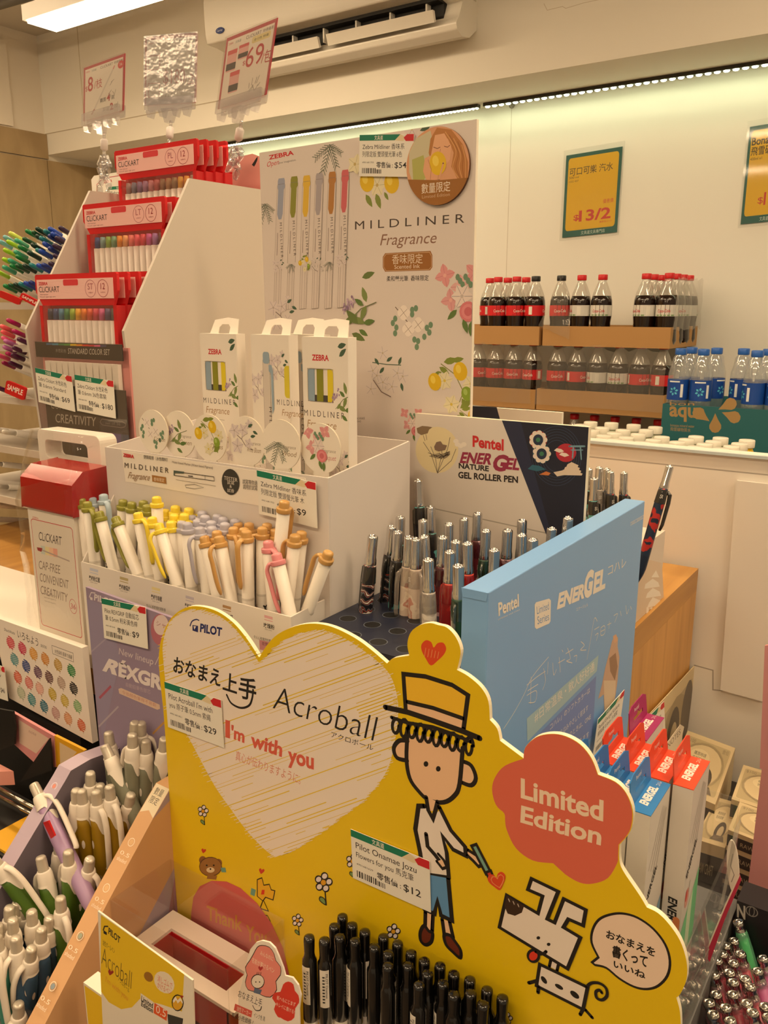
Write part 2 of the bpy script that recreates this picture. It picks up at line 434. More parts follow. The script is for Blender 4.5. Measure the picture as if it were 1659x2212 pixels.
# ceiling lamps: slim panel lights in rows, plus unseen aisle ones added for brightness
def ceiling_lamp(cx, cy, lx, ly, label, zl=None):
    t = empty('ceiling_light', (cx, cy, ZC), label, 'ceiling light', 'panel lights on the ceiling')
    z0 = ZC-.055 if zl is None else zl+.004
    g = MB(); g.box((cx-lx/2-.012, cy-ly/2-.012, z0+.004), (cx+lx/2+.012, cy+ly/2+.012, z0+.055), 'd8d4cc')
    if zl:
        for sx in (-.4, .4): g.tube([(cx+sx*lx, cy, z0+.055), (cx+sx*lx, cy, ZC)], .004, '9a968c', 6)
    g.build('housing', t)
    g = MB(); m = mat('ffffff', .5, name='lamp_glow', emit=1)
    b = m.node_tree.nodes['Principled BSDF']; b.inputs['Emission Color'].default_value = (*LAMP_COL, 1); b.inputs['Emission Strength'].default_value = LAMP_POWER
    g.box((cx-lx/2, cy-ly/2, z0-.004), (cx+lx/2, cy+ly/2, z0+.004), m); g.build('diffuser', t)
ZL = 2.62
a_, b_, c_ = at(62, 50, Z=ZL), at(129, 67, Z=ZL), at(292, 0, Z=ZL)
lw = max(.12, abs(b_.y-a_.y)); lx0 = b_.x-.02
ceiling_lamp(lx0+.62, b_.y-lw/2, 1.24, lw, 'bright panel light hung under the ceiling at the upper left', ZL)
for lx_, ly_, nm in ((-1.6, .75, 'over the middle of the pen displays'), (.15, .75, 'to the right above the pen displays'), (-1.5, -.75, 'behind the photographer on the left'), (.15, -.75, 'behind the photographer on the right'), (.35, 1.7, 'close to the boxed-in beam on the right'), (-3.1, .4, 'added over the far left aisle to brighten the wall'), (-3.3, 1.45, 'added over the left aisle to brighten the beam'), (1.35, .3, 'added over the right aisle to brighten right-facing sides'), (-1.65, -2.5, 'farthest behind the photographer on the left'), (.15, -2.5, 'farthest behind the photographer on the right')):  # aisle lamps are unseen additions that brighten the far left and right-facing sides
    ceiling_lamp(lx_, ly_, 1.2, .17, 'rectangular panel light on the ceiling '+nm)
# pipes under the ceiling, top left corner
g = MB(); a = at(-40, 22, Z=2.86); b_ = at(62, -8, Z=2.86); g.tube([a+(a-b_)*2, b_+(b_-a)], .018, '77746c', 10)
tag(g.build('ceiling_pipe', None, a), 'thin grey pipe running under the ceiling beside the panel light', 'pipe')
# LED strip under the bulkhead
def led_strip(xa, xb, n, label, ra):
    z = ZU-.012; y = 3.085
    t = empty('led_strip', ((xa+xb)/2, y, ZU), label, 'light strip', 'light strips under the beam')
    g = MB(); g.box((xa, y-.012, z), (xb, y+.012, ZU), '3c3a30'); g.build('channel', t)
    m = mat('fffff0', .4, emit=1.0001); b = m.node_tree.nodes['Principled BSDF']
    b.inputs['Emission Color'].default_value = (*LED_COL, 1); b.inputs['Emission Strength'].default_value = 14
    for i in range(n):
        x = xa+(xb-xa)*(i+.5)/n
        if i == 0:
            g = MB(); w_ = (xb-xa)/n*.36; h = .0055
            g.lathe([(w_, 0), (w_*.95, -.002), (w_*.6, -.0045), (0.0001, -.0055)], m, 10, Matrix.Translation((x, y, z)) @ Matrix.Diagonal((1, .0085/w_, 1, 1)))
            d0 = g.build('diode', t); X0 = x
        else:
            d = d0.copy(); COL.objects.link(d); d.parent = t; d.location = d0.location+Vector((x-X0, 0, 0))
    li = bpy.data.lights.new('led_light', 'AREA'); li.shape = 'RECTANGLE'; li.size = xb-xa; li.size_y = .02
    li.energy = LED_POWER*(xb-xa); li.color = LED_COL
    o = bpy.data.objects.new('led_light', li); COL.objects.link(o); o.location = (0, 0, -.022); o.parent = t
xg = at(1041, 207, Y=3.085).x
led_strip(xg+.012, .62, 78, 'light strip of round diodes under the beam, right of the gap', 1)
led_strip(-3.05, xg-.012, 84, 'light strip of round diodes under the beam, left of the gap', 1)
# round hook on the wall
g = MB(); q = at(1109, 228, Y=YW); g.tube([(q.x+.011*math.cos(a), YW-.012, q.z+.011*math.sin(a)) for a in [i*PI/8 for i in range(15)]], .0022, '8f8a7a', 6)
g.lathe([(.006, 0), (.006, .012)], '8f8a7a', 8, Matrix.Translation((q.x, YW, q.z)) @ Matrix.Rotation(PI/2, 4, 'X'))
tag(g.build('wall_hook', None, (q.x, YW, q.z)), 'small round metal hook on the back wall just under the light strip', 'hook')
# ------------------------------------------------------------------ air conditioner on the bulkhead
x0 = at(446, 97, Y=2.58).x; x1 = at(1030, 55, Y=2.8).x
t = empty('air_conditioner', ((x0+x1)/2, YB, 2.5), 'white wall air conditioner with open black louvres, on the beam above the displays', 'air conditioner')
acw = mat('ede8dc', .3)
zl = at(446, 97, Y=2.585).z
g = MB(); fl = Fr((x0, YB, 0), (0, -1, 0), (0, 0, 1))
body = [(0, ZC-.04), (0, 2.535), (.05, 2.50), (.10, 2.492), (.135, 2.505), (.142, 2.525), (.125, 2.545), (.10, 2.60), (.165, zl-.002), (.215, zl), (.222, zl+.03), (.226, zl+.14), (.21, ZC-.04)]
g.prism(fl, list(reversed(body)), (x1-x0), acw); g.build('case', t, bevel=.004)
g = MB(); g.box((x0+.05, YB-.122, 2.548), (x1-.06, YB-.098, 2.598), mat('121110', .6)); 
g.box((x0+.05, YB-.16, zl-.014), (x1-.06, YB-.10, zl-.0035), mat('121110', .6)); g.build('air_slot', t)
n = 7
for i in range(n):
    xa = x0+.085+(x1-x0-.2)*i/(n-1)
    g = MB(); g.box((xa, YB-.15, 2.55), (xa+.006, YB-.124, 2.61), acw); g.build('louvre', t)
for k in range(2):
    xa, xb = (x0+.10, (x0+x1)/2-.02) if k == 0 else ((x0+x1)/2+.02, x1-.07)
    g = MB(); g.prism(Fr((xa, YB, 0), (0, -1, 0), (0, 0, 1)), [(.165, 2.565), (.155, 2.535), (.165, 2.53), (.178, 2.565)], (xb-xa), acw); g.build('flap', t)
g = MB(); q = at(476, 66, Y=2.577); f = Fr((q.x, YB-.2265, q.z), (1, 0, 0), (0, .03, 1))
g.prism(f, ell(0, 0, .022, .011, 20), .004, '33457f'); g.text(f, 'Carrier', 0, -.004, .008, 'd8dce8', wd=.03, align='c'); g.build('badge', t)
g = MB(); 
for k in range(5): g.box((x1-.002, YB-.05, 2.62+k*.03), (x1+.0015, YB-.01, 2.624+k*.03), 'cfc9ba')
g.build('side_vent', t)
# ------------------------------------------------------------------ price posters in clear sleeves on the wall
def wall_poster(tl, tr, bl, l1, price, label):
    f0 = FY(YW-.004); f = f0.sub(tl, tr, bl); t = empty('price_poster', f.p(.5, 0), label, 'price poster', 'yellow price posters on the back wall')
    g = MB(); g.sheet(f, .04, .035, .96, .945, '0f5f57', .0015); g.fill(f, rrect(.83, .80, .04, .085, .105), 'e8b800')
    if l1[0] == '可':
        g.text(f, l1, .11, .72, .075, '5a4a1c', wd=.72, weight=.008); g.text(f, '500 ml', .11, .68, .025, '5a4a1c', wd=.16); g.text(f, '1232 437', .11, .64, .02, '5a4a1c', wd=.16)
        g.text(f, '$', .22, .215, .06, 'cf3d2c', wd=.09, weight=.02); g.text(f, price, .31, .2, .115, 'cf3d2c', wd=.53, weight=.025); g.text(f, '優惠價', .70, .37, .04, 'cf3d2c', wd=.17); g.text(f, '優惠至31/12', .66, .16, .018, 'cf3d2c', wd=.2)
    else:
        g.text(f, 'Bonaqua', .10, .77, .07, '3a3210', wd=.5, weight=.02); g.text(f, '飛雪礦物質水', .10, .68, .07, '3a3210', wd=.72, weight=.01); g.text(f, '430ml x1', .10, .63, .025, '3a3210', wd=.2)
        g.text(f, '$', .3, .215, .06, 'cf3d2c', wd=.09); g.text(f, price, .40, .2, .115, 'cf3d2c', wd=.4, weight=.02)
    g.text(f, '文具道文具專門店', .36, .052, .035, 'cfe0d8', wd=.4)
    g.build('sheet', t)
    g = MB(); g.sheet(f, 0, 0, 1, 1, film('dfe4e0', .97, .03, .05), .001, z=.003); g.build('sleeve', t)
wall_poster((1219, 326), (1351, 304), (1209, 521), '可口可樂 汽水', '13/2', 'yellow and green drinks price poster in a clear sleeve, whole, left of the other')
wall_poster((1616, 262), (1748, 240), (1594, 493), '飛雪', '12/2', 'yellow and green water price poster cut off by the right edge of the photo')
# ================================================================== drinks stacked against the back wall
def cola(kind):
    """half-litre cola bottle, base at the origin"""
    t = local('cola_bottle', 'bottle', 'cola bottles')
    g = MB(); R = .0362; pr = [(.024, 0), (.029, .004), (R, .02), (R*.95, .05), (R*.93, .075), (R, .095), (R, .135), (R*.97, .15), (R*.8, .175), (R*.52, .2), (.0135, .212), (.0135, .221)]
    g.lathe([p for p in pr if p[1] <= .165]+[(R*.87, .165)], mat('1d0f0a', .12, coat=.5), 16); g.build('cola_fill', t)
    g = MB(); g.lathe([(R*.88, .1655)]+[p for p in pr if p[1] > .166], film('d9d2c4', .55, .12, .12), 16, cap=False); g.build('neck', t)
    g = MB(); cap = '1b1a1a' if kind == 'zero' else 'd0101c'
    g.lathe([(.0155, .217), (.016, .219), (.016, .233), (.0145, .235)], mat(cap, .4), 16); g.build('cap', t)
    g = MB(); lab = {'classic': 'd3141f', 'zero': 'd3141f', 'light': 'd9d6cf', 'pale': 'e2a7a0'}[kind]; inkc = {'light': 'c83038'}.get(kind, 'f0e6dc')
    g.lathe([(R+.0004, .098), (R+.0004, .134)], lab, 18, cap=False)
    for a in (-PI*.5, PI*.5):
        V, F = text_data('Coca-Cola', .01); sx = .05/5.2; o = []
        for x_, y_ in V: th = a+(x_*sx-.025)/R; o.append(((R+.0007)*math.cos(th), (R+.0007)*math.sin(th), .110+(y_+.18*x_*.1)*.014))
        g.add(o, F, inkc); g.cyl_patch(R+.0004, .102, .130, a+1.0, a+1.35, 'e8e4da')
        g.cyl_patch(R+.0004, .099, .1035, a-.9, a+.9, '7a9a6a' if kind == 'light' else 'b8101a')
    g.build('label', t)
    return t
CB = {k: cola(k) for k in ('classic', 'zero', 'light')}
def place_bottle(proto, x, y, z, label, spin, group):
    if proto.name in USED: r = copy_tree(proto)
    else: r = proto; USED.add(proto.name)
    r.location = (x, y, z); r.rotation_euler = (0, 0, spin); r['label'] = label; r['group'] = group
    return r
kraft = mat('b58a55', .8, bump=.03)
def case(x0, x1, y0, y1, z, h, label, cut=False):
    t = empty('cardboard_tray', ((x0+x1)/2, (y0+y1)/2, z), label, 'cardboard tray', 'drink trays')
    g = MB(); th = .004
    g.box((x0, y0, z), (x1, y1, z+th), kraft)
    g.box((x0, y1-th, z+th), (x1, y1, z+h), kraft)
    g.box((x0, y0+th, z+th), (x0+th, y1-th, z+h), kraft)
    if cut:
        f = FX(x1); ym = (y0+y1)/2
        g.prism(f, [(y0+th, z+th), (y1-th, z+th), (y1-th, z+h)]+[(ym+.07*math.cos(a), z+h-.055*math.sin(a)) for a in [i*PI/10 for i in range(11)]]+[(y0+th, z+h)], th, kraft)
    else: g.box((x1-th, y0+th, z+th), (x1, y1-th, z+h), kraft)
    g.build('base', t)
    g = MB(); g.box((x0, y0, z+th), (x1, y0+th, z+h), kraft); g.build('front_wall', t)
    return t
Y0 = 2.80; Y1 = 3.13
za, zb, zc = 1.478, 1.2525, 1.02
sup = MB(); sup.box((-2.6, 2.45, .1), (.9, 3.14, 1.0), mat('4a4038', .7)); tag(sup.build('storage_bench', None, (-.8, 2.8, .1)), 'dark storage bench under the stacked drinks along the back wall', 'bench')
xs0, xs1 = -1.2345, -.79
case(xs0, xs1, Y0, Y1, za, .068, 'brown cardboard drinks tray on the top tier, right one with a cut-out side', True)
case(-1.70, -1.248, Y0, Y1, za, .066, 'brown cardboard drinks tray on the top tier, left one beside the floral poster')
case(-1.243, -.79, Y0-.01, Y1, zb, .075, 'brown cardboard drinks tray on the second tier, right one')
case(-1.70, -1.249, Y0-.01, Y1, zb, .070, 'brown cardboard drinks tray on the second tier, left one')
case(-1.243, -.79, Y0-.01, Y1, zc-.02, .07, 'brown cardboard drinks tray on the lowest tier, right one')
case(-1.70, -1.249, Y0-.01, Y1, zc-.02, .07, 'brown cardboard drinks tray on the lowest tier, left one')
def bott(px_, Y, z, kind, label, spin=0):
    x = at(px_, 650, Y=Y).x; place_bottle(CB[kind], x, Y, z+.0045, label, spin, 'cola bottles')
    return x
# top tier: a grid of places, six across and four deep
def spot(left, c, r): return ((-1.2525-.0365 if left else -1.229+.0365)+(-1 if left else 1)*.0745*c, 2.845+.0785*r)
def bot2(left, c, r, z, kind, label, spin):
    x, y = spot(left, c, r); place_bottle(CB[kind], x, y, z+.0045, label, spin, 'cola bottles')
for c, r, k_, l_ in ((0, 0, 'zero', 'black-capped cola bottle on the top left tray, nearest the film flap'), (1, 0, 'classic', 'red-labelled cola bottle on the top left tray, in front beside the black cap'), (2, 0, 'classic', 'red-labelled cola bottle on the top left tray, third from its right end in front'), (1, 1, 'classic', 'red-labelled cola bottle on the top left tray, second row right'), (2, 1, 'classic', 'red-labelled cola bottle on the top left tray, second row left'), (3, 1, 'classic', 'red-labelled cola bottle on the top left tray, at the poster edge in the second row')):
    bot2(True, c, r, za, k_, l_, random.random()*6)
bot2(False, 0, 0, za, 'zero', 'black-capped cola bottle behind the film flap on the top right tray', .5)
for c, r, sp, l_ in ((1, 0, 2.2, 'alone, left of two'), (2, 0, .2, 'alone, right of two'), (4, 0, 2.6, 'front left of the cluster'), (4, 1, 2, 'second row left of the cluster'), (4, 2, 1, 'third row left of the cluster'), (4, 3, 1, 'back row left of the cluster'), (5, 0, .1, 'front right corner of the cluster'), (5, 1, 1.1, 'right side, second from the front under film'), (5, 2, .3, 'right side, third from the front under film'), (5, 3, 2.3, 'right side, rearmost under film')):
    bot2(False, c, r, za, 'light', 'pale-labelled cola bottle on the top right tray, '+l_, sp)
# second tier
for i in range(5):
    bot2(True, i, 0, zb, 'classic', 'red-labelled cola bottle in the second-tier left tray, %s from the right' % ORD[i], .4*i)
for i, k_ in enumerate(('classic', 'classic', 'light', 'light', 'classic', 'classic')):
    bot2(False, i, 0, zb, k_, '%s cola bottle in the second-tier right tray, %s from the left' % ('pale-labelled' if k_ == 'light' else 'red-labelled', ORD[i]), .5+.9*i)
for i in range(6):
    bot2(False, i, 0, zc-.02, 'classic', 'dark cola bottle in the lowest tray behind the white caps, %s from the left' % ORD[i], .4*i)
# clear film round the trays
def wrap(x0, x1, z0, z1, label, y0=Y0-.012, bump=14, see=.8):
    t = MB(); m = film('cfc8ba', see, .05, .12, bump); n = 18; fr = Fr((x0, y0, z0), (x1-x0, 0, 0), (0, 0, z1-z0))
    V = []; F = []; R = random.Random(int(x0*99))
    for j in range(7):
        for i in range(n+1):
            V.append((x0+(x1-x0)*i/n, y0+R.uniform(-.006, .004), z0+(z1-z0)*j/6+(R.uniform(-.012, .012) if j == 6 else 0)))
    for j in range(6):
        for i in range(n): F.append((j*(n+1)+i, j*(n+1)+i+1, (j+1)*(n+1)+i+1, (j+1)*(n+1)+i))
    t.add(V, F, m, True); tag(t.build('plastic_film', None, (x0, y0, z0)), label, 'plastic film', 'plastic wrap on drinks')
wrap(-1.243, -.79, zb+.02, zb+.222, 'crinkled clear plastic film over the second-tier right cola tray', Y0-.022, see=.72)
wrap(-1.70, -1.262, zb+.02, zb+.222, 'crinkled clear plastic film over the second-tier left cola tray', Y0-.022, see=.72)
g = MB(); m = film('d8d2c4', .78, .06, .1, 12)
V = []; F = []; R = random.Random(3); n = 10
for j in range(6):
    for i in range(n+1):
        V.append((xs1+.010+R.uniform(-.004, .005), Y0-.01+(Y1-Y0)*i/n, za+.06+.165*j/5+R.uniform(-.006, .006)))
for j in range(5):
    for i in range(n): F.append((j*(n+1)+i, j*(n+1)+i+1, (j+1)*(n+1)+i+1, (j+1)*(n+1)+i))
g.add(V, F, m, True); tag(g.build('plastic_film', None, (xs1, Y0, za)), 'clear plastic film standing along the right side of the top cola tray', 'plastic film', 'plastic wrap on drinks')
g = MB(); V = []; F = []
for j in range(7):
    for i in range(7):
        V.append((xs0-.012+.012*j+.02*i*(1-j/8)+R.uniform(-.004, .004), Y0-.012+R.uniform(-.01, .01), za+.07+.16*j/6-.008*i))
for j in range(6):
    for i in range(6): F.append((j*7+i, j*7+i+1, (j+1)*7+i+1, (j+1)*7+i))
g.add(V, F, m, True); tag(g.build('plastic_film', None, (xs0, Y0, za)), 'torn flap of clear plastic film between the two top cola trays', 'plastic film', 'plastic wrap on drinks')
# ------------------------------------------------------------------ water on a teal carton
AX0, AX1, AY0, AY1, AZ = -.742, -.31, 2.42, 2.75, 1.0
q = at(1432, 872, Y=AY0); AX0 = q.x; zt = q.z
t = empty('drink_carton', ((AX0+AX1)/2, (AY0+AY1)/2, AZ), 'teal carton with brown lettering and drops under the blue-capped bottles', 'carton')
g = MB(); teal = '1c5f66'; zf = zt-.05
g.box((AX0, AY0, AZ), (AX1, AY1, zf-.002), teal)
g.box((AX0, AY1-.004, zf-.002), (AX1, AY1, zt), teal); g.box((AX0, AY0+.004, zf-.002), (AX0+.004, AY1-.004, zt), teal); g.box((AX1-.004, AY0+.004, zf-.002), (AX1, AY1-.004, zt), teal)
g.build('box_body', t)
g = MB(); g.box((AX0, AY0-.001, AZ), (AX1, AY0+.004, zt), teal); f = FY(AY0-.001)
lt_ = 'a08050'; g.textpx(f, 'bon', (1447, 876), (1500, 876), (1447, 868), lt_); g.textpx(f, 'aqua', (1446, 898), (1524, 903), (1446, 868), lt_, weight=.03)
for cx, cy, a in ((1512, 895, 2.2), (1545, 918, 0), (1583, 900, -1.2), (1575, 874, -2.0)):
    pts = [(0, -1.5), (.35, -.7), (.75, 0), (.75, .45), (.4, .9), (0, 1), (-.4, .9), (-.75, .45), (-.75, 0), (-.35, -.7)]
    g.pfill(f, [(cx+(x*math.cos(a)-y*math.sin(a))*17, cy+(x*math.sin(a)+y*math.cos(a))*17) for x, y in pts], lt_)
g.textpx(f, 'bonaqua mineral water', (1448, 921), (1500, 924), (1448, 915), lt_); g.textpx(f, '飛雪礦物質水', (1448, 930), (1492, 933), (1448, 923), lt_)
g.build('printed_face', t)
def water():
    t = local('water_bottle', 'bottle', 'blue-capped water bottles'); g = MB(); R = .0297
    g.lathe([(.028, 0), (R, .006), (R, .03), (R*.93, .04), (R, .05), (R, .12), (R*.98, .135), (R*.8, .155), (.02, .178), (.0135, .186), (.0135, .19)], film('d4dde2', .62, .16, .06), 18); g.build('bottle_body', t)
    g = MB(); g.lathe([(.0152, .186), (.016, .188), (.016, .202), (.0145, .204)], mat('2a62b8', .35), 16); g.build('cap', t)
    g = MB(); g.lathe([(R+.0004, .06), (R+.0004, .118)], mat('17479c', .35), 20, cap=False)
    for a0 in (-1.9, 1.2):
        for k in range(6):
            a = k*PI/3+.3; g2 = [(.0035*math.cos(a), .0035*math.sin(a)), (.009*math.cos(a-.38), .009*math.sin(a-.38)), (.013*math.cos(a), .013*math.sin(a)), (.009*math.cos(a+.38), .009*math.sin(a+.38))]
            g.add([((R+.0008)*math.cos(a0+x/R), (R+.0008)*math.sin(a0+x/R), .085+y) for x, y in g2], [(0, 1, 2, 3)], '55b8d8')
        g.cyl_patch(R+.0005, .068, .105, a0+.6, a0+.85, 'e0e4e6'); g.cyl_patch(R+.0005, .11, .114, a0-.5, a0+.5, 'dfe6ea')
    g.build('label', t); return t
WB = water()
for p_, y_, l_, sp in ((1468, 2.47, 'front left, next to the cola stack', .2), (1491, 2.56, 'second row left, behind the front pair', 1), (1517, 2.47, 'front row, second from left', .5), (1545, 2.57, 'second row, behind the second front bottle', 1.3), (1603, 2.57, 'second row right with a plain label', 2.6), (1633, 2.46, 'front row right with a bar code', 2.5), (1657, 2.57, 'cut by the right edge of the photo', 0), (1685, 2.46, 'beyond the right edge', 0)):
    x = at(p_, 800, Y=y_).x; place_bottle(WB, x, y_, zf+.0002, 'blue-capped water bottle on the teal carton, '+l_, sp, 'blue-capped water bottles')
# ------------------------------------------------------------------ small white-capped bottles in rows
def juice(col, nm):
    t = local('drink_bottle', 'bottle', 'white-capped bottles'); g = MB(); R = .027
    g.lathe([(.022, 0), (R, .006), (R, .12), (R*.9, .145), (.016, .165), (.0145, .175)], mat(col, .2, coat=.4), 14); g.build('bottle_body', t)
    g = MB(); g.lathe([(.0185, .170), (.0192, .172), (.0192, .187), (.018, .189)], mat('efeadc', .45), 16); g.build('cap', t); return t
JA = juice('c9cbb0', 'pale'); JB = juice('e0b800', 'yellow')
zj = 1.10
sup = MB(); sup.box((-1.2, 1.55, .1), (.3, 2.38, zj-.001), mat('8a7450', .7)); tag(sup.build('drinks_shelf', None, (-.4, 2, .1)), 'low brown shelf carrying the white-capped bottles behind the pale panel', 'shelf')
caps = [(1256, 919), (1276, 913), (1301, 925), (1321, 915), (1346, 930), (1369, 919), (1280, 931), (1327, 937), (1305, 942), (1353, 946), (1379, 939), (1396, 930), (1416, 924), (1329, 951), (1390, 956), (1409, 952), (1430, 945), (1442, 962), (1463, 956), (1483, 950), (1504, 944), (1501, 966), (1520, 961), (1540, 955), (1557, 947), (1535, 975), (1556, 971), (1577, 966), (1596, 960), (1614, 952), (1378, 966), (1560, 984), (1478, 970), (1590, 979)]
rows = []
for x_, y_ in caps:
    q = at(x_, y_-2, Z=zj+.189); rows.append((q.x, q.y))
ok = [list(p) for p in rows]
for it in range(60):
    for i in range(len(ok)):
        for k in range(i):
            dx, dy = ok[i][0]-ok[k][0], ok[i][1]-ok[k][1]; dd = math.hypot(dx, dy)
            if dd < .0555:
                e = (.0558-dd)/2/max(dd, 1e-6); ok[i][0] += dx*e; ok[i][1] += dy*e; ok[k][0] -= dx*e; ok[k][1] -= dy*e
for i, (x, y) in enumerate(ok):
    r = place_bottle(JB if i == 29 else JA, x, y, zj, '', 0, 'white-capped bottles')
    r['label'] = 'yellow drink bottle with white cap, rightmost of the white-capped rows' if i == 29 else 'small pale drink bottle with white cap, in rows before the cola'
# ================================================================== shelf units carrying the displays
ZS = 1.243; ZB = .93
owd = wood_mat('b07f3c', 'c4924a', 3, (14, 1.2, 14), .4, 'oak_grain')
t = empty('wooden_shelf', (-.75, .84, ZB), 'oak shelf block carrying the upper row of pen displays', 'shelf')
g = MB(); g.box((-1.32, .492, ZS-.034), (-.27, 1.188, ZS), owd); g.build('shelf_top', t)
owv = wood_mat('ba8640', 'd09c52', 3, (14, 14, 1.2), .4, 'oak_upright')  # same oak in a lighter tone, making up for weak light on the side
g = MB(); g.box((-.60, .4925, ZB), (-.27, 1.188, ZS-.0342), owv); g.build('side_panel', t)
g = MB(); g.box((-1.32, .80, ZB), (-.602, .82, ZS-.0345), mat('14110f', .8)); g.build('back_panel', t)
g = MB(); g.box((-1.5, .14, .86), (.6, 1.19, ZB), mat('2a2420', .6)); g.box((-1.45, .2, 0), (.55, 1.15, .86), mat('241f1b', .7))
tag(g.build('display_counter', None, (-.5, .6, 0)), 'dark counter under all the pen displays', 'counter')
pan = mat('e0dad0', .5)
t = empty('gondola_panel', (0, 1.2, .1), 'pale grey shelf back panel to the right behind the oak block', 'panel')
zt = at(1275, 951, Y=1.2).z
g = MB(); g.box((-.62, 1.2, .1), (.75, 1.225, zt), pan); f = FY(1.2)
g.pline(f, [(1200, 983), (1275, 987), (1659, 1026), (1800, 1041)], 3, 'a9a298'); g.build('panel', t)
g = MB(); 
for a, b in (((1555, 1035), (1659, 1045)),): 
    q0, q1 = at(1558, 1038, Y=1.2), at(1545, 1430, Y=1.2)
    g.prism(f, [f.px(*p) for p in ((1592, 1036), (1730, 1052), (1650, 1512), (1558, 1487))], .006, pan, z=.0065)
g.build('bracket_cover', t, bevel=.001)
g = MB(); g.pline(f, [(1500, 1437), (1540, 1448), (1540, 1490), (1560, 1492)], 2.5, 'a39b90'); g.box((-.62, 1.194, zt-.004), (.75, 1.2, zt), mat('b8c4c8', .3)); g.build('rail', t)
# ------------------------------------------------------------------ white slab on the left
zs1 = ZS+.0005
g = MB(); f = FZ(zs1+.011); xr = at(183, 1390, Y=.493).x
g.prism(f, [(-1.15, .475), (xr-.02, .475), (xr-.006, .48), (xr, .494), (xr+.0, .615), (-1.15, .615)], .011, mat('ece6da', .35))
tag(g.build('white_slab', None, (-.95, .52, zs1), bevel=.002), 'white rounded slab under the red and white pen case', 'slab')
ZSL = zs1+.0115
# ------------------------------------------------------------------ pen tower
XT0, XT1 = -.953, -.77
tw = empty('pack_tower', ((XT0+XT1)/2, .74, ZS), 'tall white stepped stand holding three tiers of red pen packs', 'display stand')
card = mat('c6bdb1', .55)
a, b, c_, d = at(410, 385, X=XT1), at(268, 715, X=XT1), at(300, 985, X=XT1), at(570, 410, X=XT1)
prof = [(.64, ZS), (c_.y, c_.z), (b.y, b.z), (a.y, a.z), (.865, d.z), (.865, ZS)]
for x in (XT1, XT0):
    g = MB(); g.prism(FX(x), list(reversed(prof)), .004, card); g.build('side_panel', tw)
g = MB(); g.box((XT0, .86, ZS), (XT1-.0045, .865, 1.74), card); g.build('back_panel', tw)
for y0, y1, z in ((.645, .69, 1.445), (.69, .745, 1.53), (.745, .858, 1.602)):
    g = MB(); g.box((XT0+.0005, y0, z-.004), (XT1-.0045, y1, z), card); g.box((XT0+.0005, y1-.003, ZS), (XT1-.0045, y1, z-.0042), card); g.build('tier', tw)
g = MB(); f = FY(.8585); g.prism(f, [f.px(460, 352), f.px(545, 332), f.px(566, 340), f.px(574, 390), f.px(574, 470), f.px(460, 470)], .0008, mat('e79c93', .5))
g.pfill(f, [(553, 342), (557, 338), (556, 346), (552, 355), (549, 360), (544, 356), (548, 350)], INK); g.build('header_card', tw)
# packs
redf = film('f0484a', .5, .03, .15); redd = film('d0141c', .25, .05, .15); clearf = film('e8dcd8', .92, .05, .06, 30)
def pen_pack(code, cols):
    t = local('pen_pack', 'pen pack'); W, H = .152, .19
    zc1, zc0 = H-.006, H-.0285     # header card
    f = Fr((0, 0, 0), (1, 0, 0), (0, 0, 1))
    g = MB(); g.T = None
    w2 = .012
    g.prism(f, [(w2, H-.036), (W-w2+.004, H-.036), (W, H-.02), (W, H-.002), (W-.002, H), (.002, H), (0, H-.002), (0, H-.02)], .0035, redf, z=.001); g.build('header_band', t)
    g = MB(); g.sheet(f, .004, zc0, W-.006, zc1, 'f2c2bb', .0005, z=.0018); f2 = f.up(.0019)
    g.text(f2, 'ZEBRA', .008, zc1-.0062, .0035, 'c8232c', wd=.018, weight=.03); g.text(f2, 'CLiCKART', .008, zc1-.0145, .0065, '3a3030', wd=.040)
    for k, (s_, wd_) in enumerate((('Water based pen', .016), ('Knock type sign pen', .030))): g.text(f2, s_, .0095, zc1-.0178-.0027*k, .0015, '8a5a58', wd=wd_)
    g.fill(f2, rrect(.028, .007, .002, .056, zc1-.0075), 'd83a42')
    for k, (x, s_, c1) in enumerate(((.106, code, 'b0606a'), (.128, '12', 'a03038'))):
        g.line(f2, ell(x, zc1-.0115, .0095, .0095, 24), .0006, c1, True); g.text(f2, s_, x, zc1-.0125, .0068, c1, align='c'); g.text(f2, 'colors', x, zc1-.0165, .0018, c1, align='c', wd=.008)
    g.build('header_card', t)
    g = MB(); g.box((.011, -.0008, .004), (W-.009, -.0004, H-.036), clearf); g.build('pouch', t)
    g = MB(); g.box((.005, .011, .002), (W-.003, .0114, H-.034), redd); g.box((.005, -.001, .002), (.0105, .011, H-.036), redf); g.box((W-.009, -.001, .002), (W-.003, .011, H-.036), redf); g.box((.0105, -.001, .002), (W-.009, .0105, .004), redd); g.build('back_pouch', t)
    for i, c in enumerate(cols):
        x = .0175+.0108*i; mt = Matrix.Translation((x, .0052, 0)); g = MB()
        g.lathe([(.0046, .006), (.005, .01), (.005, H-.053)], mat('efe9df', .35), 10, mt); p = g.build('pen', t)
        p['kind'] = 'part'; del p['kind']
        g = MB(); g.lathe([(.0036, H-.0525), (.0036, H-.044), (.003, H-.0395)], mat(c, .35), 10, mt); g.build('push_cap', p)
    return t
def put_pack(proto, x, y, z, tilt, label, rz=0):
    if proto.name in USED: r = copy_tree(proto)
    else: r = proto; USED.add(proto.name)
    r.location = (x, y, z); r.rotation_euler = (tilt, 0, rz); r['label'] = label; r['group'] = 'red pen packs on the white tower'
ST = ['3a3d55', '2f4a80', '4a87a8', '3f8a52', '9cc03a', 'f0b830', 'f08a2a', 'e2603a', 'd8485c', 'd8649a', '5a5078', '5a5a58']
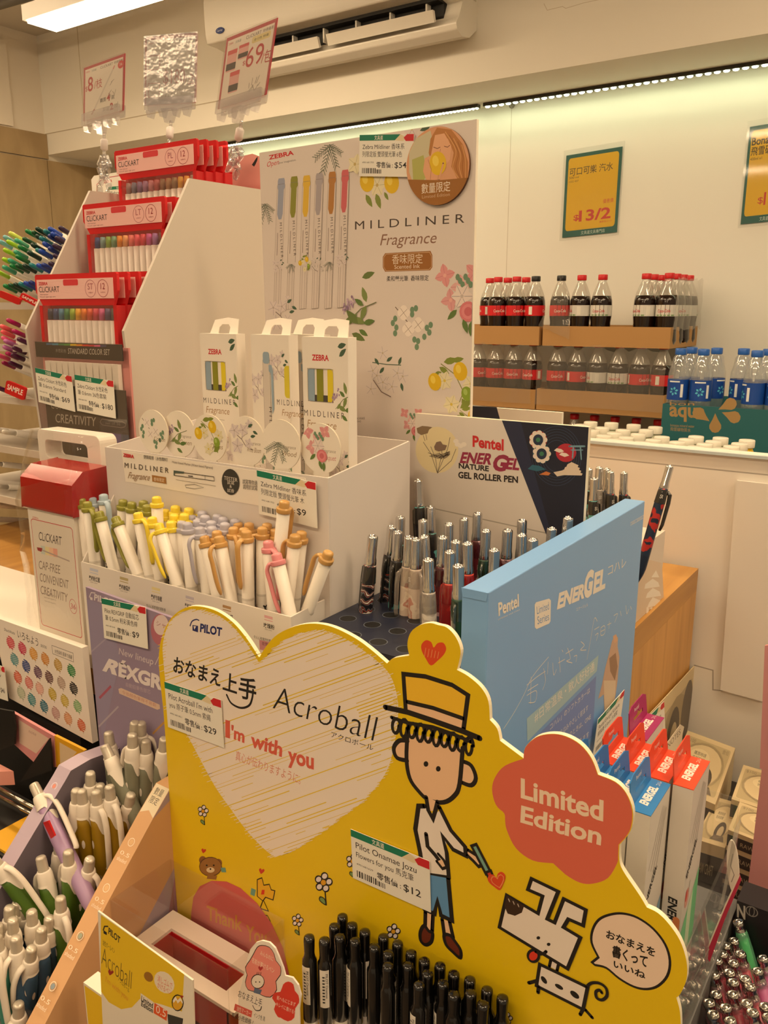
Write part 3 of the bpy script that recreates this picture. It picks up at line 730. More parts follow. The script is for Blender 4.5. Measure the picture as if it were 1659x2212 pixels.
LT = ['2d4a8c', '7fa8a8', '8fbc50', '6fb088', 'f0a030', 'f0b878', 'f08078', 'f06070', 'e04a58', 'c858a0', 'a878b8', '7a4a42']
PL = ['a88a88', '7a8094', '8a709a', 'a882a8', 'c88890', 'b86060', '94704a', 'b08a5a', '947a50', 'e0b030', 'e8a83a', 'a89888']
for code, cols, y, z, nm, n in (('ST', ST, .622, 1.6414-.19, 'bottom', 5), ('LT', LT, .698, 1.7285-.19, 'middle', 4), ('PL', PL, .753, 1.799-.19, 'top', 4)):
    p = pen_pack(code, cols)
    for k in range(n):
        put_pack(p, -.938+.0035*k, y+.0126*k, z+.0006*k, -.02, 'red pen pack on the %s tier of the white tower, %s' % (nm, 'frontmost' if k == 0 else ORD[k]+' from the front'))
# black boxed set before the tower
t = empty('pen_set_box', (-.835, .60, ZSL), 'tall black and clear box of pens in front of the lowest red packs', 'pen set')
f = FY(.60); q0 = at(75, 738, Y=.60); q1 = at(262, 770, Y=.60); X0_, X1_, ZT = q0.x, q1.x+.002, q0.z
g = MB(); blk = mat('342c26', .4)
g.box((X0_, .6085, ZSL), (X1_, .611, ZT-.004), mat('cf8a86', .5)); 
g.build('back_card', t)
zb1 = at(200, 770, Y=.6).z
g = MB(); g.box((X0_, .6, at(160, 775, Y=.6).z), (X1_, .6012, ZT), blk)
for i, c in enumerate(['3f6a94', '4a90b0', '3f8050', '5a9a40', 'e0c020', 'e89020', 'd84028', 'c83040', 'd86090', '504a70']): g.pfill(f, [(100+13*i, 741+i*.5), (113+13*i, 741+i*.5), (113+13*i, 745+i*.5), (100+13*i, 745+i*.5)], c)
g.textpx(f, '水性彩色', (120, 760), (143, 762), (120, 753), '9a9288'); g.textpx(f, 'STANDARD COLOR SET', (147, 764), (237, 767), (147, 752), 'd0c8ba'); g.build('top_band', t)
zlo = at(180, 835, Y=.6).z
for i in range(12):
    x = X0_+.018+.0112*i; g = MB(); g.lathe([(.005, ZSL+.003), (.005, ZT-.02)], mat('efe9df', .35), 10, Matrix.Translation((x, .6065, 0))) if False else g.box((x-.0047, .6022, zlo-.02), (x+.0047, .6075, ZT-.022), mat('efe9df', .35)); pp = g.build('pen', t)
g = MB(); zl2 = at(200, 838, Y=.6).z; g.box((X0_+.01, .6, ZSL+.05), (X1_, .6014, zl2), mat('463c34', .35))
g.textpx(f, 'CREATIVITY', (120, 912), (207, 921), (120, 893), 'b8b0a2'); g.textpx(f, 'CONVENIENT', (110, 882), (190, 890), (110, 866), 'b8b0a2')
k = f.k(240, 915); g.line(f, [f.px(*p) for p in ((220, 905), (265, 911), (272, 916), (270, 922), (262, 924), (221, 918), (216, 912))], k*1.5, '8a8078', True); g.textpx(f, 'set of 36', (228, 916), (260, 919), (228, 910), '8a8078')
for i, c in enumerate(('c04a6a', 'a84a80', '5a4a88', '45506a')): g.pfill(f, [(210+17*i, 932+2*i), (227+17*i, 934+2*i), (228+17*i, 975), (211+17*i, 973)], c)
g.build('front_card', t)
g = MB(); g.box((X0_-.001, .5985, ZSL), (X1_+.001, .599, ZT+.001), film('e8dcd0', .93, .04, .05)); g.build('clear_cover', t)
price_tag(FY(.598), (78, 794), (157, 813), (86, 868), 'Zebra Clickart 水性彩色', '筆 0.6mm Standard', '$69', 'price ticket reading $69, left of the two on the black pen set box', '特價')
price_tag(FY(.598), (163, 809), (247, 823), (169, 887), 'Zebra Clickart 水性彩色', '筆 0.6mm 36色套裝', '$180', 'price ticket reading $180, right of the two on the black pen set box', '特價')
# ------------------------------------------------------------------ red and white case in clear wrap
t = empty('pen_case', (-.745, .52, ZSL), 'red-lidded white pen case with a carry handle in crinkled clear wrap', 'pen case')
xa, xb = -.803, -.723; ya, yb = .50, .545; zl0 = 1.396; zl1 = 1.437
g = MB(); wh = mat('ebe4d8', .35, coat=.2)
g.box((xa, ya, ZSL), (xb, yb, zl0-.0005), wh); f = FY(ya)
g.fill(f, rrect(xb-xa-.008, zl0-ZSL-.02, .004, xa+.004, ZSL+.008), 'c8303a'); g.fill(f, rrect(xb-xa-.0095, zl0-ZSL-.0215, .0035, xa+.00475, ZSL+.00875), 'e4dbcd')
g.textpx(f, 'CLiCKART', (84, 1166), (133, 1178), (84, 1148), '3a302c'); g.textpx(f, 'ZEBRA', (70, 1119), (83, 1122), (70, 1115), 'c8303a')
for i, c in enumerate(('c8d4cc', 'e8dca8', 'f0c8a8', 'e8a898')): g.pfill(f, [(88+9*i, 1178+2*i), (97+9*i, 1180+2*i), (98+9*i, 1198+2*i), (89+9*i, 1196+2*i)], c)
g.pline(f, [(86, 1186), (150, 1212)], 3, 'b8a8a0'); g.pfill(f, [(80, 1182), (92, 1184), (90, 1192), (82, 1189)], 'a03038')
for i, s_ in enumerate(('CAP-FREE', 'CONVENIENT', 'CREATIVITY')): g.textpx(f, s_, (84+2*i, 1228+27*i), ((130, 148, 146)[i], 1240+(0, 3, 3)[i]+29*i), (84+2*i, 1210+27*i), '8a7a6e')
for i in range(3): g.textpx(f, 'water based pigment ink', (94+2*i, 1283+8*i), (122, 1290+8*i), (94, 1279+8*i), '9a8a80')
g.line(f, ell(*f.px(158, 1310), .006, .008), .0006, 'c86068', True); g.textpx(f, '36', (153, 1314), (164, 1317), (153, 1303), 'c86068')
g.build('case_body', t, bevel=.003)
g = MB(); g.prism(FX(xb+.004), [(ya-.004, zl0), (yb, zl0), (yb, zl1+.006), (ya+.012, zl1+.004), (ya-.002, zl1-.008)], xb-xa+.008, mat('a80209', .15, coat=.6)); g.build('lid', t, bevel=.003)
g = MB(); fy = FY(yb+.001); hz = at(75, 925, Y=yb).z; h0 = at(77, 925, Y=yb).x; h1 = at(213, 948, Y=yb).x
g.prism_hole(fy, rrect(h1-h0, hz-ZSL, .008, h0, ZSL), rrect(h1-.022-h0-.013, hz-.011-at(150, 995, Y=yb).z, .006, h0+.013, at(150, 995, Y=yb).z), .022, wh); g.build('handle_frame', t, bevel=.002)
g = MB(); m = film('efe8e0', .985, .035, .04, 45); n = 10; V = []; F = []; R = random.Random(5)
path = [(xa-.012, yb+.02), (xa-.008, ya-.008), (xb+.012, ya-.010), (h1+.008, yb+.03)]
pp = []
for i in range(3):
    for k in range(6): pp.append(tuple(path[i][q]+(path[i+1][q]-path[i][q])*k/6 for q in (0, 1)))
pp.append(path[3])
for j in range(13):
    for (x, y) in pp:
        V.append((x+R.uniform(-.0015, .0015), y+R.uniform(-.0015, .0015)+max(0, j-8)*.006, ZSL+.001+(hz+.004-ZSL)*j/12))
n = len(pp)
for j in range(12):
    for i in range(n-1): F.append((j*n+i, j*n+i+1, (j+1)*n+i+1, (j+1)*n+i))
g.add(V, F, m, True); g.build('plastic_wrap', t)
# ------------------------------------------------------------------ pen rack at the far left
rk = empty('pen_rack', (-1.2, .86, ZS), 'white shelved rack full of pens pointing forward at the left edge', 'pen rack')
RX0, RX1 = -1.42, -1.02
levels = [1.605, 1.54, 1.46, 1.385, 1.31]
g = MB(); g.box((RX0, .955, ZS), (RX1, .962, 1.70), card); g.build('back_panel', rk)
g = MB(); g.prism(FX(RX1), list(reversed([(.66, ZS), (.80, 1.60), (.90, 1.68), (.955, 1.70), (.955, ZS)])), .004, card); g.build('side_panel', rk)
for z in levels:
    y0 = .80-(1.605-z)*.28
    g = MB(); f = FX(RX1-.0045); g.prism(f, [(y0-.004, z+.028), (y0, z+.028), (.9545, z-.026), (.9545, z-.03), (y0, z+.024)], -(RX0-RX1), card) if False else g.box((RX0, y0, z-.004), (RX1-.0045, .9545, z), card); g.box((RX0, y0-.003, z-.004), (RX1-.0045, y0, z+.007), card); g.build('shelf', rk)
fy = FY(.9545); g = MB()
hx0, hx1 = at(198, 400, Y=.9545).x, at(330, 400, Y=.9545).x
g.prism(fy, [(hx0, 1.60), (hx1, 1.60), (hx1, at(250, 372, Y=.9545).z), (hx0+.008, at(200, 380, Y=.9545).z), (hx0, at(197, 388, Y=.9545).z)], .0015, mat('efe9df', .4))
g.pline(fy, [(209, 470), (209, 399), (222, 385), (300, 373)], 1.6, 'b8404a'); g.textpx(fy, 'ZEBRA', (224, 396), (242, 393), (224, 390), 'c8303a', weight=.03); g.build('header_card', rk)
price_tag(FY(.95), (235, 404), (300, 399), (236, 452), 'Zebra Clickart', '筆 0.6mm', '$8', 'price ticket half hidden behind the top red pack beside a clear clip')
def click_pen(c):
    t = local('click_pen', 'pen', 'click pens in the left rack'); g = MB()
    g.lathe([(.0018, 0), (.0042, .012), (.0048, .02), (.0048, .118), (.0042, .119)], mat('f1ebe2', .35), 12); g.build('barrel', t)
    g = MB(); g.lathe([(.0037, .119), (.0037, .137), (.003, .141), (.0012, .1425)], mat(c, .3), 12); g.build('push_button', t); return t
_cp = {}
def rack_pen(c, px_, py_, Y, label, lean=.45):
    if c not in _cp: _cp[c] = click_pen(c)
    h = at(px_, py_, Y=Y); put(_cp[c], h, h+Vector((0, 1, -lean)), label, .1425, 0, 'click pens in the left rack')
lime, yel, sky, mint, grn, dgr, vdg, teal, blu, nav, pur = '9ac81e', 'c8d85a', '7ab8c4', '3fa882', '0f7a3a', '0b4a26', '082f22', '1a7a80', '1a44a8', '142a78', '2a1238'
A_ = [(pur, 130, 490), (blu, 107, 492), (teal, 97, 497), (vdg, 80, 492), (grn, 58, 497), (yel, 22, 502), (sky, 10, 510), (dgr, 72, 500),
      (blu, 113, 503), (pur, 122, 512), (nav, 107, 508), (teal, 88, 512), (vdg, 80, 508), (dgr, 52, 514), (mint, 35, 517), (lime, 17, 520), (sky, 0, 520),
      (pur, 117, 528), (blu, 95, 524), (nav, 107, 535), (vdg, 70, 527), (grn, 42, 531), (lime, 10, 538), (mint, 33, 542),
      (pur, 118, 550), (blu, 87, 540), (teal, 80, 538), (vdg, 62, 544), (grn, 37, 552), (lime, 8, 558), (mint, 20, 560),
      (pur, 108, 567), (nav, 93, 570), (blu, 82, 571), (teal, 66, 570), (vdg, 52, 572), (dgr, 37, 572), (grn, 24, 572), (mint, 8, 575), (lime, -6, 585)]
for i, (c, x, y) in enumerate(A_):
    rack_pen(c, x-3, y, .80+.0-.0004*(y-490)*.5, '%s click pen in the top row of the left rack, %s' % ({pur: 'purple', blu: 'blue', nav: 'navy', teal: 'teal', vdg: 'black-green', dgr: 'dark green', grn: 'green', mint: 'mint', lime: 'lime', yel: 'pale lime', sky: 'sky blue'}[c], ['rearmost', 'rearmost', 'back', 'back', 'back', 'back', 'back', 'back'][i] if i < 8 else 'layer %s' % ('two' if i < 17 else 'three' if i < 24 else 'four' if i < 31 else 'five')) )
B_ = [(c, 62-11*i, 608+1.5*i, '%s click pen in the second row of the left rack, %s from the right' % (n_, ORD[i])) for i, (c, n_) in enumerate(((nav, 'navy'), (blu, 'blue'), (teal, 'teal'), (vdg, 'black-green'), (dgr, 'dark green'), (grn, 'green')))]
for c, x, y, l in B_: rack_pen(c, x, y, .775, l)
mag, dmg, plum, pink_, cor, lil = 'a8105a', '8a0a48', '4a0f3c', 'e85a88', 'f0606a', 'b86aa8'
C_ = [(mag, 14, 690), (mag, 26, 713), (plum, 37, 731), (plum, 27, 750), (plum, 24, 765), (plum, 18, 782), (cor, 0, 703), (cor, 2, 715), (pink_, 3, 728), (lil, 8, 735), (lil, 6, 748), (mag, 12, 762), (dmg, 4, 782), (pink_, -8, 765)]
for i, (c, x, y) in enumerate(C_): rack_pen(c, x, y, .765, '%s click pen in the third row of the left rack, %s from the top' % ({mag: 'magenta', dmg: 'dark magenta', plum: 'plum', pink_: 'pink', cor: 'coral', lil: 'lilac'}[c], ORD[i % 15]))
rack_pen(plum, -8, 836, .75, 'plum click pen with a red sample tag in the fourth row of the left rack')
gre = 'd8d2c8'
for i, (x, y) in enumerate(((-30, 925), (-12, 928), (4, 932), (-25, 1000), (-40, 1040), (-12, 1050), (-35, 1090), (-50, 1120))):
    rack_pen(gre, x, y, .735, 'white pen lying in the lower rows of the left rack, %s from the top' % ORD[i], .25)
def red_label(tl, tr, bl, Y, s_, label):
    f = FY(Y).sub(tl, tr, bl); g = MB(); g.sheet(f, 0, 0, 1, 1, mat('c8141c', .3), .003, r=.12)
    if s_: g.text(f, s_, .5, .35, .4, 'f2e8e0', wd=.8, align='c', weight=.02)
    tag(g.build('sample_label', None, f.p(.5, .5)), label, 'label', 'red sample labels')
red_label((14, 821), (56, 838), (9, 848), .74, 'SAMPLE', 'red SAMPLE label on the plum pen in the fourth row of the left rack')
red_label((47, 632), (86, 652), (41, 644), .755, 'SAMPLE', 'red SAMPLE label right of others in the second row of the left rack')
red_label((0, 627), (45, 646), (-5, 640), .752, '', 'red label left of the SAMPLE one in the second row of the left rack')
# ------------------------------------------------------------------ sign holders above the tower
def sign_holder(tl, tr, bl, Y, clip, kind, label, base):
    A = at(*tl, Y=Y); y2 = Y
    q = at(*tr, Z=A.z); D = at(*bl, Y=Y)
    B = q if abs(q.y-Y) < .05 else at(*tr, Y=Y)
    f = Fr(D, B-A, A-D); W, H = (B-A).length, (A-D).length
    t = empty('sign_holder', D, label, 'sign', 'clip-on price signs')
    g = MB(); g.sheet(f, 0, 0, 1, 1, 'b03040', .0008); g.fill(f, [(.04, .0), (.96, .0), (.96, .95), (.04, .95)], 'ece4d8'); R = random.Random(kind)
    g.text(f, 'ZEBRA', .06, .885, .028, 'c8303a', wd=.1); g.text(f, '文具道', .2, .88, .032, '2a6a6a', wd=.12); g.text(f, 'CLiCKART', .42, .875, .045, '4a3c3a', wd=.3); g.text(f, '特價優惠', .75, .88, .04, '4a3c3a', wd=.2)
    cr = 'c02f40'
    if kind == 1:
        g.text(f, '$', .05, .55, .09, cr, wd=.05); g.text(f, '8', .11, .53, .26, cr, wd=.13, weight=.01); g.text(f, '/枝', .27, .55, .15, cr, wd=.2)
        g.line(f, [(.25, .12), (.72, .78)], .035, 'd8d0c8'); g.line(f, [(.22, .09), (.28, .16)], .03, 'b86a60'); g.line(f, [(.72, .78), (.76, .84)], .025, 'e08a88')
        g.text(f, '購買', .42, .26, .07, INK, wd=.15); g.text(f, '4', .59, .25, .12, cr, wd=.08, weight=.03); g.text(f, '款', .70, .26, .07, INK, wd=.08)
        g.text(f, '即送', .5, .08, .07, INK, wd=.15); g.text(f, '2', .67, .07, .12, cr, wd=.08, weight=.03); g.text(f, '枝', .77, .09, .07, INK, wd=.08)
        g.fill(f, ell(.91, .83, .07, .07), 'd8404a'); g.text(f, '36', .91, .81, .05, 'f0e0d8', align='c', wd=.07); fx0 = .62
    elif kind == 2:
        g.text(f, '$180', .36, .3, .2, cr, wd=.42, weight=.01); g.text(f, '/盒', .78, .28, .14, cr, wd=.18)
        for k in range(2): g.line(f, rrect(.22, .2, .01, .07, .12+.4*k), .012, 'c86068', True)
        fx0 = .4
    else:
        for (x, y, h) in ((.07, .5, .3), (.3, .62, .2), (.18, .18, .3)):
            g.fill(f, rrect(.2, h, .02, x, y), 'e6b0ac'); g.fill(f, rrect(.2, h*.2, .01, x, y+h*.8), 'd85058'); g.fill(f, rrect(.2, h*.32, .01, x, y+.02), '3a3432')
        g.text(f, '$', .42, .52, .06, cr, wd=.05); g.text(f, '69', .48, .47, .27, cr, wd=.34); g.text(f, '/包', .80, .46, .15, cr, wd=.19); g.fill(f, rrect(.36, .09, .03, .55, .78), 'e8d89a'); g.text(f, '全12色 特價', .73, .81, .03, INK, align='c', wd=.28); fx0 = .55
    for k in range(9):
        x, y = fx0+R.random()*.3, .1+R.random()*(.5 if kind == 1 else .12); g.line(f, [(x, y), (x+R.uniform(-.05, .08), y+R.uniform(.03, .1))], .008, '6a605a')
    g.build('sign_sheet', t)
    g = MB(); g.sheet(f, -.01, 0, 1.01, 1.01, film('f0ece4', .95, .10 if kind != 2 else .38, .10 if kind != 2 else .22, 0 if kind != 2 else 70), .0006, z=.0018); g.build('sleeve', t)
    m = film('e4dfe6', .72, .22, .05)
    fm = Fr(f.p(.5, 0), (B-A).normalized(), (A-D).normalized())
    g = MB(); g.prism(fm, rrect(W*.92, .016, .002, -W*.46, -.008), .0025, m, z=.006); g.prism(fm, rrect(W*.92, .016, .002, -W*.46, -.008), .0025, m, z=-.003)
    for x in (-.36, -.12, .14, .34): g.prism(fm, [(W*x-.006, -.008), (W*x+.006, -.008), (W*x+.003, -.018), (W*x-.003, -.016)], .008, m, z=.006)
    g.prism(fm, [(-.011, -.006), (.011, -.006), (.005, -.024), (-.005, -.024)], .009, m, z=.006); g.build('clip_bar', t)
    # ball stem
    c0 = f.p(.5, 0)-Vector((0, 0, .022)); bx = at(*clip, Y=D.y)
    g = MB(); d = (bx-c0).normalized(); e1 = c0+d*.008; e2 = c0+d*.024
    g.tube([c0, e1], .0022, m, 8); g.tube([e1, e1+d*.002, e2-d*.002, e2], [.003, .0052, .0052, .003], mat('e6ddd8', .3), 10); g.tube([e2, e2+d*.012], .0022, m, 8); g.build('ball_stem', t)
    c1 = e2+d*.008
    g = MB(); L_ = (bx-c1).length
    for s_ in (-1, 1):
        u = Vector((s_*.0065, 0, 0))
        pts = [c1+u*.5, c1+u*1.0+d*.006, c1+u*1.7+d*L_*.25, c1+u*.55+d*L_*.5, c1+u*1.6+d*L_*.72, c1+u*1.0+d*L_]
        g.tube(spline([tuple(p) for p in pts], 4, False), .0034, m, 8, flat=1.6)
    g.lathe([(.004, -.006), (.004, .006)], m, 10, Matrix.Translation(c1+d*L_*.5) @ Matrix.Rotation(PI/2, 4, 'X')); g.lathe([(.0055, -.004), (.0055, .004)], m, 12, Matrix.Translation(c1+d*L_*.22) @ Matrix.Rotation(PI/2, 4, 'X'))
    g.build('spring_clip', t)
sign_holder((181, 147), (270, 115), (180, 262), .84, (225, 425), 1, 'clip-on sign reading $8 for one, leftmost of three above the tower', 0)
sign_holder((313, 80), (427, 70), (312, 228), .85, (362, 345), 2, 'clip-on sign with glare over its price, middle of three above the tower', 0)
sign_holder((490, 83), (600, 38), (470, 236), .84, (498, 385), 3, 'clip-on sign reading $69 a pack, rightmost of three above the tower', 0)
# ================================================================== scented highlighter display
def leaf(g, f, x, y, L, a, c, wd=.4):
    pts = [(0, 0), (.25, wd*.42), (.5, wd*.5), (.78, wd*.3), (1, 0), (.78, -wd*.3), (.5, -wd*.5), (.25, -wd*.42)]
    ca, sa = math.cos(a), math.sin(a); asp = f.v.length/f.u.length
    g.fill(f, [(x+(p*ca-q*sa)*L*asp, y+(p*sa+q*ca)*L) for p, q in pts], c)
def twig(g, f, x, y, L, a, c, n=6, leafc=None, lw=.35, ll=.35, needle=False, R=random):
    ca, sa = math.cos(a), math.sin(a); asp = f.v.length/f.u.length
    P = [(x+ca*L*t*asp+.06*L*math.sin(3*t), y+sa*L*t) for t in (0, .25, .5, .75, 1)]
    g.line(f, P, L*.02, c)
    for i in range(n):
        t = (i+.6)/n; px_, py_ = x+ca*L*t*asp, y+sa*L*t
        for sgn in (1, -1):
            if needle: g.line(f, [(px_, py_), (px_+math.cos(a+sgn*.7)*L*ll*asp*.6, py_+math.sin(a+sgn*.7)*L*ll*.6)], L*.028, leafc or c)
            else: leaf(g, f, px_, py_, L*ll*(.8+.4*R.random()), a+sgn*(.7+.3*R.random()), leafc or c, lw)
def bloom(g, f, x, y, r, c, edge, n=5, mid='c8b070', a0=0):
    asp = f.v.length/f.u.length
    for k in range(n):
        a = a0+2*PI*k/n; leaf(g, f, x, y, r, a, c, .75)
        ca, sa = math.cos(a), math.sin(a)
        g.line(f, [(x+ca*r*.2*asp, y+sa*r*.2), (x+ca*r*.95*asp, y+sa*r*.95)], r*.035, edge)
    g.fill(f, ell(x, y, r*.16*asp, r*.16, 8), mid)
def lemon(g, f, x, y, r, c='e0b818', a=.3):
    asp = f.v.length/f.u.length
    g.fill(f, [(x+(q[0])*asp, y+q[1]) for q in ell(0, 0, r*.92, r*1.08, 20, 0, a)], c); g.fill(f, [(x+q[0]*asp, y+q[1]) for q in ell(-r*.25, r*.25, r*.35, r*.5, 12, 0, a)], 'ecd050' if c == 'e0b818' else 'a8c060')
GRN, SAGE, DGN, GRY, LILA = '5f7a3c', '6f8f72', '45604a', '8a8088', 'a890a8'
def spray(g, f, kind, x, y, s, R=random):
    """printed botanical motifs: s = size in frame units"""
    asp = f.v.length/f.u.length
    def P(a, b): return (x+a*s*asp, y+b*s)
    if kind == 'pine':
        for a, L in ((-1.9, .9), (-2.6, .75), (-1.2, .8), (-.6, .6)): twig(g, f, x, y, s*L, a, '4f5a48', 7, '56644f', needle=True, ll=.42)
    elif kind == 'cotton':
        g.line(f, [P(-.6, .5), P(-.2, .1), P(.1, -.2), P(.5, -.1)], s*.03, '6a5648')
        for a, b in ((-.25, .3), (-.05, -.25), (.35, -.1)):
            for k in range(4): g.fill(f, ell(*P(a+.11*math.cos(k*1.57), b+.11*math.sin(k*1.57)), .15*s*asp, .15*s, 12), 'efe4da')
            for k in range(4): g.line(f, [P(a, b), P(a+.2*math.cos(k*1.57+.7), b+.2*math.sin(k*1.57+.7))], s*.015, '9a887c')
        for a, b in ((.1, .4), (.25, .45), (.1, .25), (.7, -.2), (.85, -.1), (.8, -.35), (.6, -.5), (.2, -.6), (.35, -.65), (.3, -.85), (-.6, .1), (-.7, -.05), (-.55, -.2), (-.6, -.4)): g.fill(f, ell(*P(a, b), .09*s*asp, .11*s, 10), SAGE)
    elif kind == 'lilac':
        g.line(f, [P(.7, .1), P(.1, -.1), P(-.4, -.5)], s*.03, '6a7048')
        for k in range(34):
            t = R.random(); g.fill(f, ell(*P(-.15-.45*t+R.uniform(-.12, .12)*(1.1-t), .2+R.uniform(-.15, .15)-.3*t), .035*s*asp, .05*s, 6), (LILA, 'c0a8bc', '8a7090')[k % 3])
        for a, b, an, l in ((.3, .1, 1.9, .5), (.3, 0, -2.0, .5), (.2, .0, 2.6, .4), (-.2, -.4, -.3, .5), (-.3, -.5, .8, .35), (.2, -.55, .2, .45), (0, -.75, -.5, .4)): leaf(g, f, *P(a, b), l*s, an, (GRN, '7a8a4c')[int(l*10) % 2], .42)
    elif kind == 'magnolia':
        g.line(f, [P(-.5, .2), P(-.1, -.05), P(.1, -.3), P(.5, -.45)], s*.035, '7a6660'); g.line(f, [P(-.1, -.05), P(0, .4), P(.3, .6)], s*.025, '7a6660')
        for a, b, r in ((-.5, .3, .34), (0, .35, .3), (.35, .62, .22), (-.35, -.35, .36), (.3, -.2, .25)): bloom(g, f, *P(a, b), r*s, 'ddd0cc', GRY, 5, 'b8a8a0', R.random())
        for a, b, an in ((.3, .5, .5), (.55, .35, -.4), (.4, .1, .2)): leaf(g, f, *P(a, b), .3*s, an, DGN, .45)
    elif kind == 'citrus':
        g.line(f, [P(-.3, .6), P(.2, .3), P(.5, -.2), P(.3, -.7)], s*.03, '8a8a48')
        for a, b, an, l in ((-.2, .65, .2, .5), (-.35, .5, -.5, .4), (.1, .7, .2, .4), (.4, -.7, .6, .5), (.45, -.4, -1, .4), (-.5, .3, .2, .25)): leaf(g, f, *P(a, b), l*s, an, '7f8c34', .42)
        for a, b in ((-.15, .1), (.1, -.6), (.75, .05)): bloom(g, f, *P(a, b), .3*s, 'e6dcb8', 'b8b080', 6, 'd8c050', R.random())
        lemon(g, f, *P(-.5, .05), .25*s); lemon(g, f, *P(.38, .4), .26*s); lemon(g, f, *P(.62, -.25), .2*s, '86a030')
    elif kind == 'bouquet':
        for a, b, c in ((-.5, .55, 'e09a9a'), (.4, .6, 'e09a9a'), (-.3, -.1, 'dda0a0'), (.0, .25, 'e2b0ac')): bloom(g, f, *P(a, b), .32*s, c, 'c87a80', 4, 'e8b0a8', R.random())
        for k in range(6): g.fill(f, ell(*P(-.1+.08*k, .5-.1*(k % 3)), .07*s*asp, .09*s, 8), SAGE)
        bloom(g, f, *P(.05, .0), .34*s, 'e8d8d0', GRY, 6, 'c8b8b0')
        for r, c in ((.27, 'd87a80'), (.2, 'e08c90'), (.12, 'cc6870')): g.fill(f, ell(*P(.25, -.4), r*s*asp, r*s, 14), c)
        for a, b, an in ((.1, -.6, -1.2), (.35, -.65, -1.6), (-.1, -.35, -2.4)): leaf(g, f, *P(a, b), .4*s, an, GRN, .4)
    elif kind == 'jasmine':
        g.line(f, [P(-.6, .25), P(0, .2), P(.6, .2)], s*.03, DGN)
        for a, b, an in ((-.5, .4, -.9), (.0, .3, .6), (.5, .2, 1.2), (.6, -.4, -1.3), (-.1, .1, -2.3)): leaf(g, f, *P(a, b), .3*s, an, DGN, .42)
        for k in range(9): bloom(g, f, *P(R.uniform(-.75, .7), R.uniform(-.75, .6)), .24*s, 'ddd2cc', GRY, 5, 'c0b098', R.random())
        g.line(f, [P(-.55, -.35), P(-.2, -.75), P(.2, -.9)], s*.03, '7a6660')
hl_ = empty('highlighter_display', (-.56, .58, ZS), 'white cardboard display tray of scented highlighters with price ticket in front', 'display tray')
TX0, TX1 = -.7045, -.418; TY0, TY1 = .53, .655; zf0 = ZS+.0005; zT = 1.4655
tc = mat('d8d0ca', .5); tw_ = mat('e4dcd2', .5)
g = MB(); f = FY(TY0)
g.box((TX0, TY0, zf0), (TX1, TY0+.002, zT), tc)
g.prism(FX(TX1), [(TY0+.0021, zf0), (TY1, zf0), (TY1, 1.4805), (TY0+.0021, zT)], .002, tc)
g.prism(FX(TX0+.002), [(TY0+.0021, zf0), (TY1, zf0), (TY1, 1.4805), (TY0+.0021, zT)], .002, tc)
g.box((TX0+.0021, TY1-.002, zf0), (TX1-.0021, TY1, 1.4805), tc); g.box((TX0+.0021, TY0+.0021, 1.412), (TX1-.0021, TY1-.0021, 1.414), tc)
g.build('tray_body', hl_)
g = MB(); 
A_, B_, D_ = (263, 973), (660, 1036), (270, 1036)
fp = f.sub((263, 973), (660, 1033), (272, 1040)).up(.0004); g.sheet(fp, 0, 0, 1, 1, 'ece3d6', .0004)
g.textpx(f.up(.001), 'ZEBRA', (266, 986), (289, 990), (266, 979), 'c8202a', weight=.04); g.textpx(f.up(.001), '雙頭兩用（水性顏料）', (310, 990), (362, 997), (310, 983), INK); g.textpx(f.up(.001), 'Water-based Marker (Water-based Pigment)', (371, 1000), (460, 1013), (371, 995), '6a6058')
g.textpx(f.up(.001), 'M I L D L I N E R', (269, 1010), (364, 1022), (269, 999), '4a4038'); g.textpx(f.up(.001), 'Fragrance', (276, 1033), (322, 1038), (278, 1019), '9a7a5c', shear=.25)
fz = f.up(.001); g.fill(fz, [fz.px(*q) for q in ((328, 1026), (358, 1031), (359, 1045), (329, 1040))], 'a8763c'); g.textpx(fz, '香味限定', (332, 1038), (355, 1041), (332, 1031), 'e8d8c0')
g.pline(fz, [(376, 1018), (462, 1030), (463, 1039), (377, 1027)], 1.3, '4a4440', closed=True); g.pfill(fz, [(375, 1016), (398, 1019), (397, 1023), (377, 1022), (378, 1027), (375, 1027)], '4a5a52'); g.pline(fz, [(407, 1028), (416, 1029)], 2, '4a4440'); g.pline(fz, [(443, 1027), (443, 1036)], 1, '4a4440')
g.pline(fz, [(380, 1036), (466, 1050)], .8, '8a8078'); g.pline(fz, [(400, 1048), (420, 1046), (440, 1053), (420, 1056), (402, 1053)], 1, '6a625a', closed=True)
cx, cy = 498, 1041
g.pfill(fz, [(cx+19*math.cos(a), cy+28*math.sin(a)+.12*19*math.cos(a)) for a in [i*PI/14 for i in range(28)]], '3a3834')
for s_, (x0, y0), (x1, y1), h in (('TESTER', (484, 1036), (513, 1041), 8), ('試寫', (491, 1045), (506, 1047), 7), ('&', (496, 1053), (501, 1054), 6), ('試香', (491, 1062), (506, 1064), 7)): g.textpx(fz, s_, (x0, y0), (x1, y1), (x0, y0-h), 'dcd4c6')
for s_, (x0, y0), (x1, y1), h in (('試寫等你過', (524, 1044), (556, 1048), 9), ('請用於試寫', (525, 1055), (556, 1059), 9)): g.textpx(fz, s_, (x0, y0), (x1, y1), (x0, y0-h), '3a3834')
g.build('front_print', hl_)
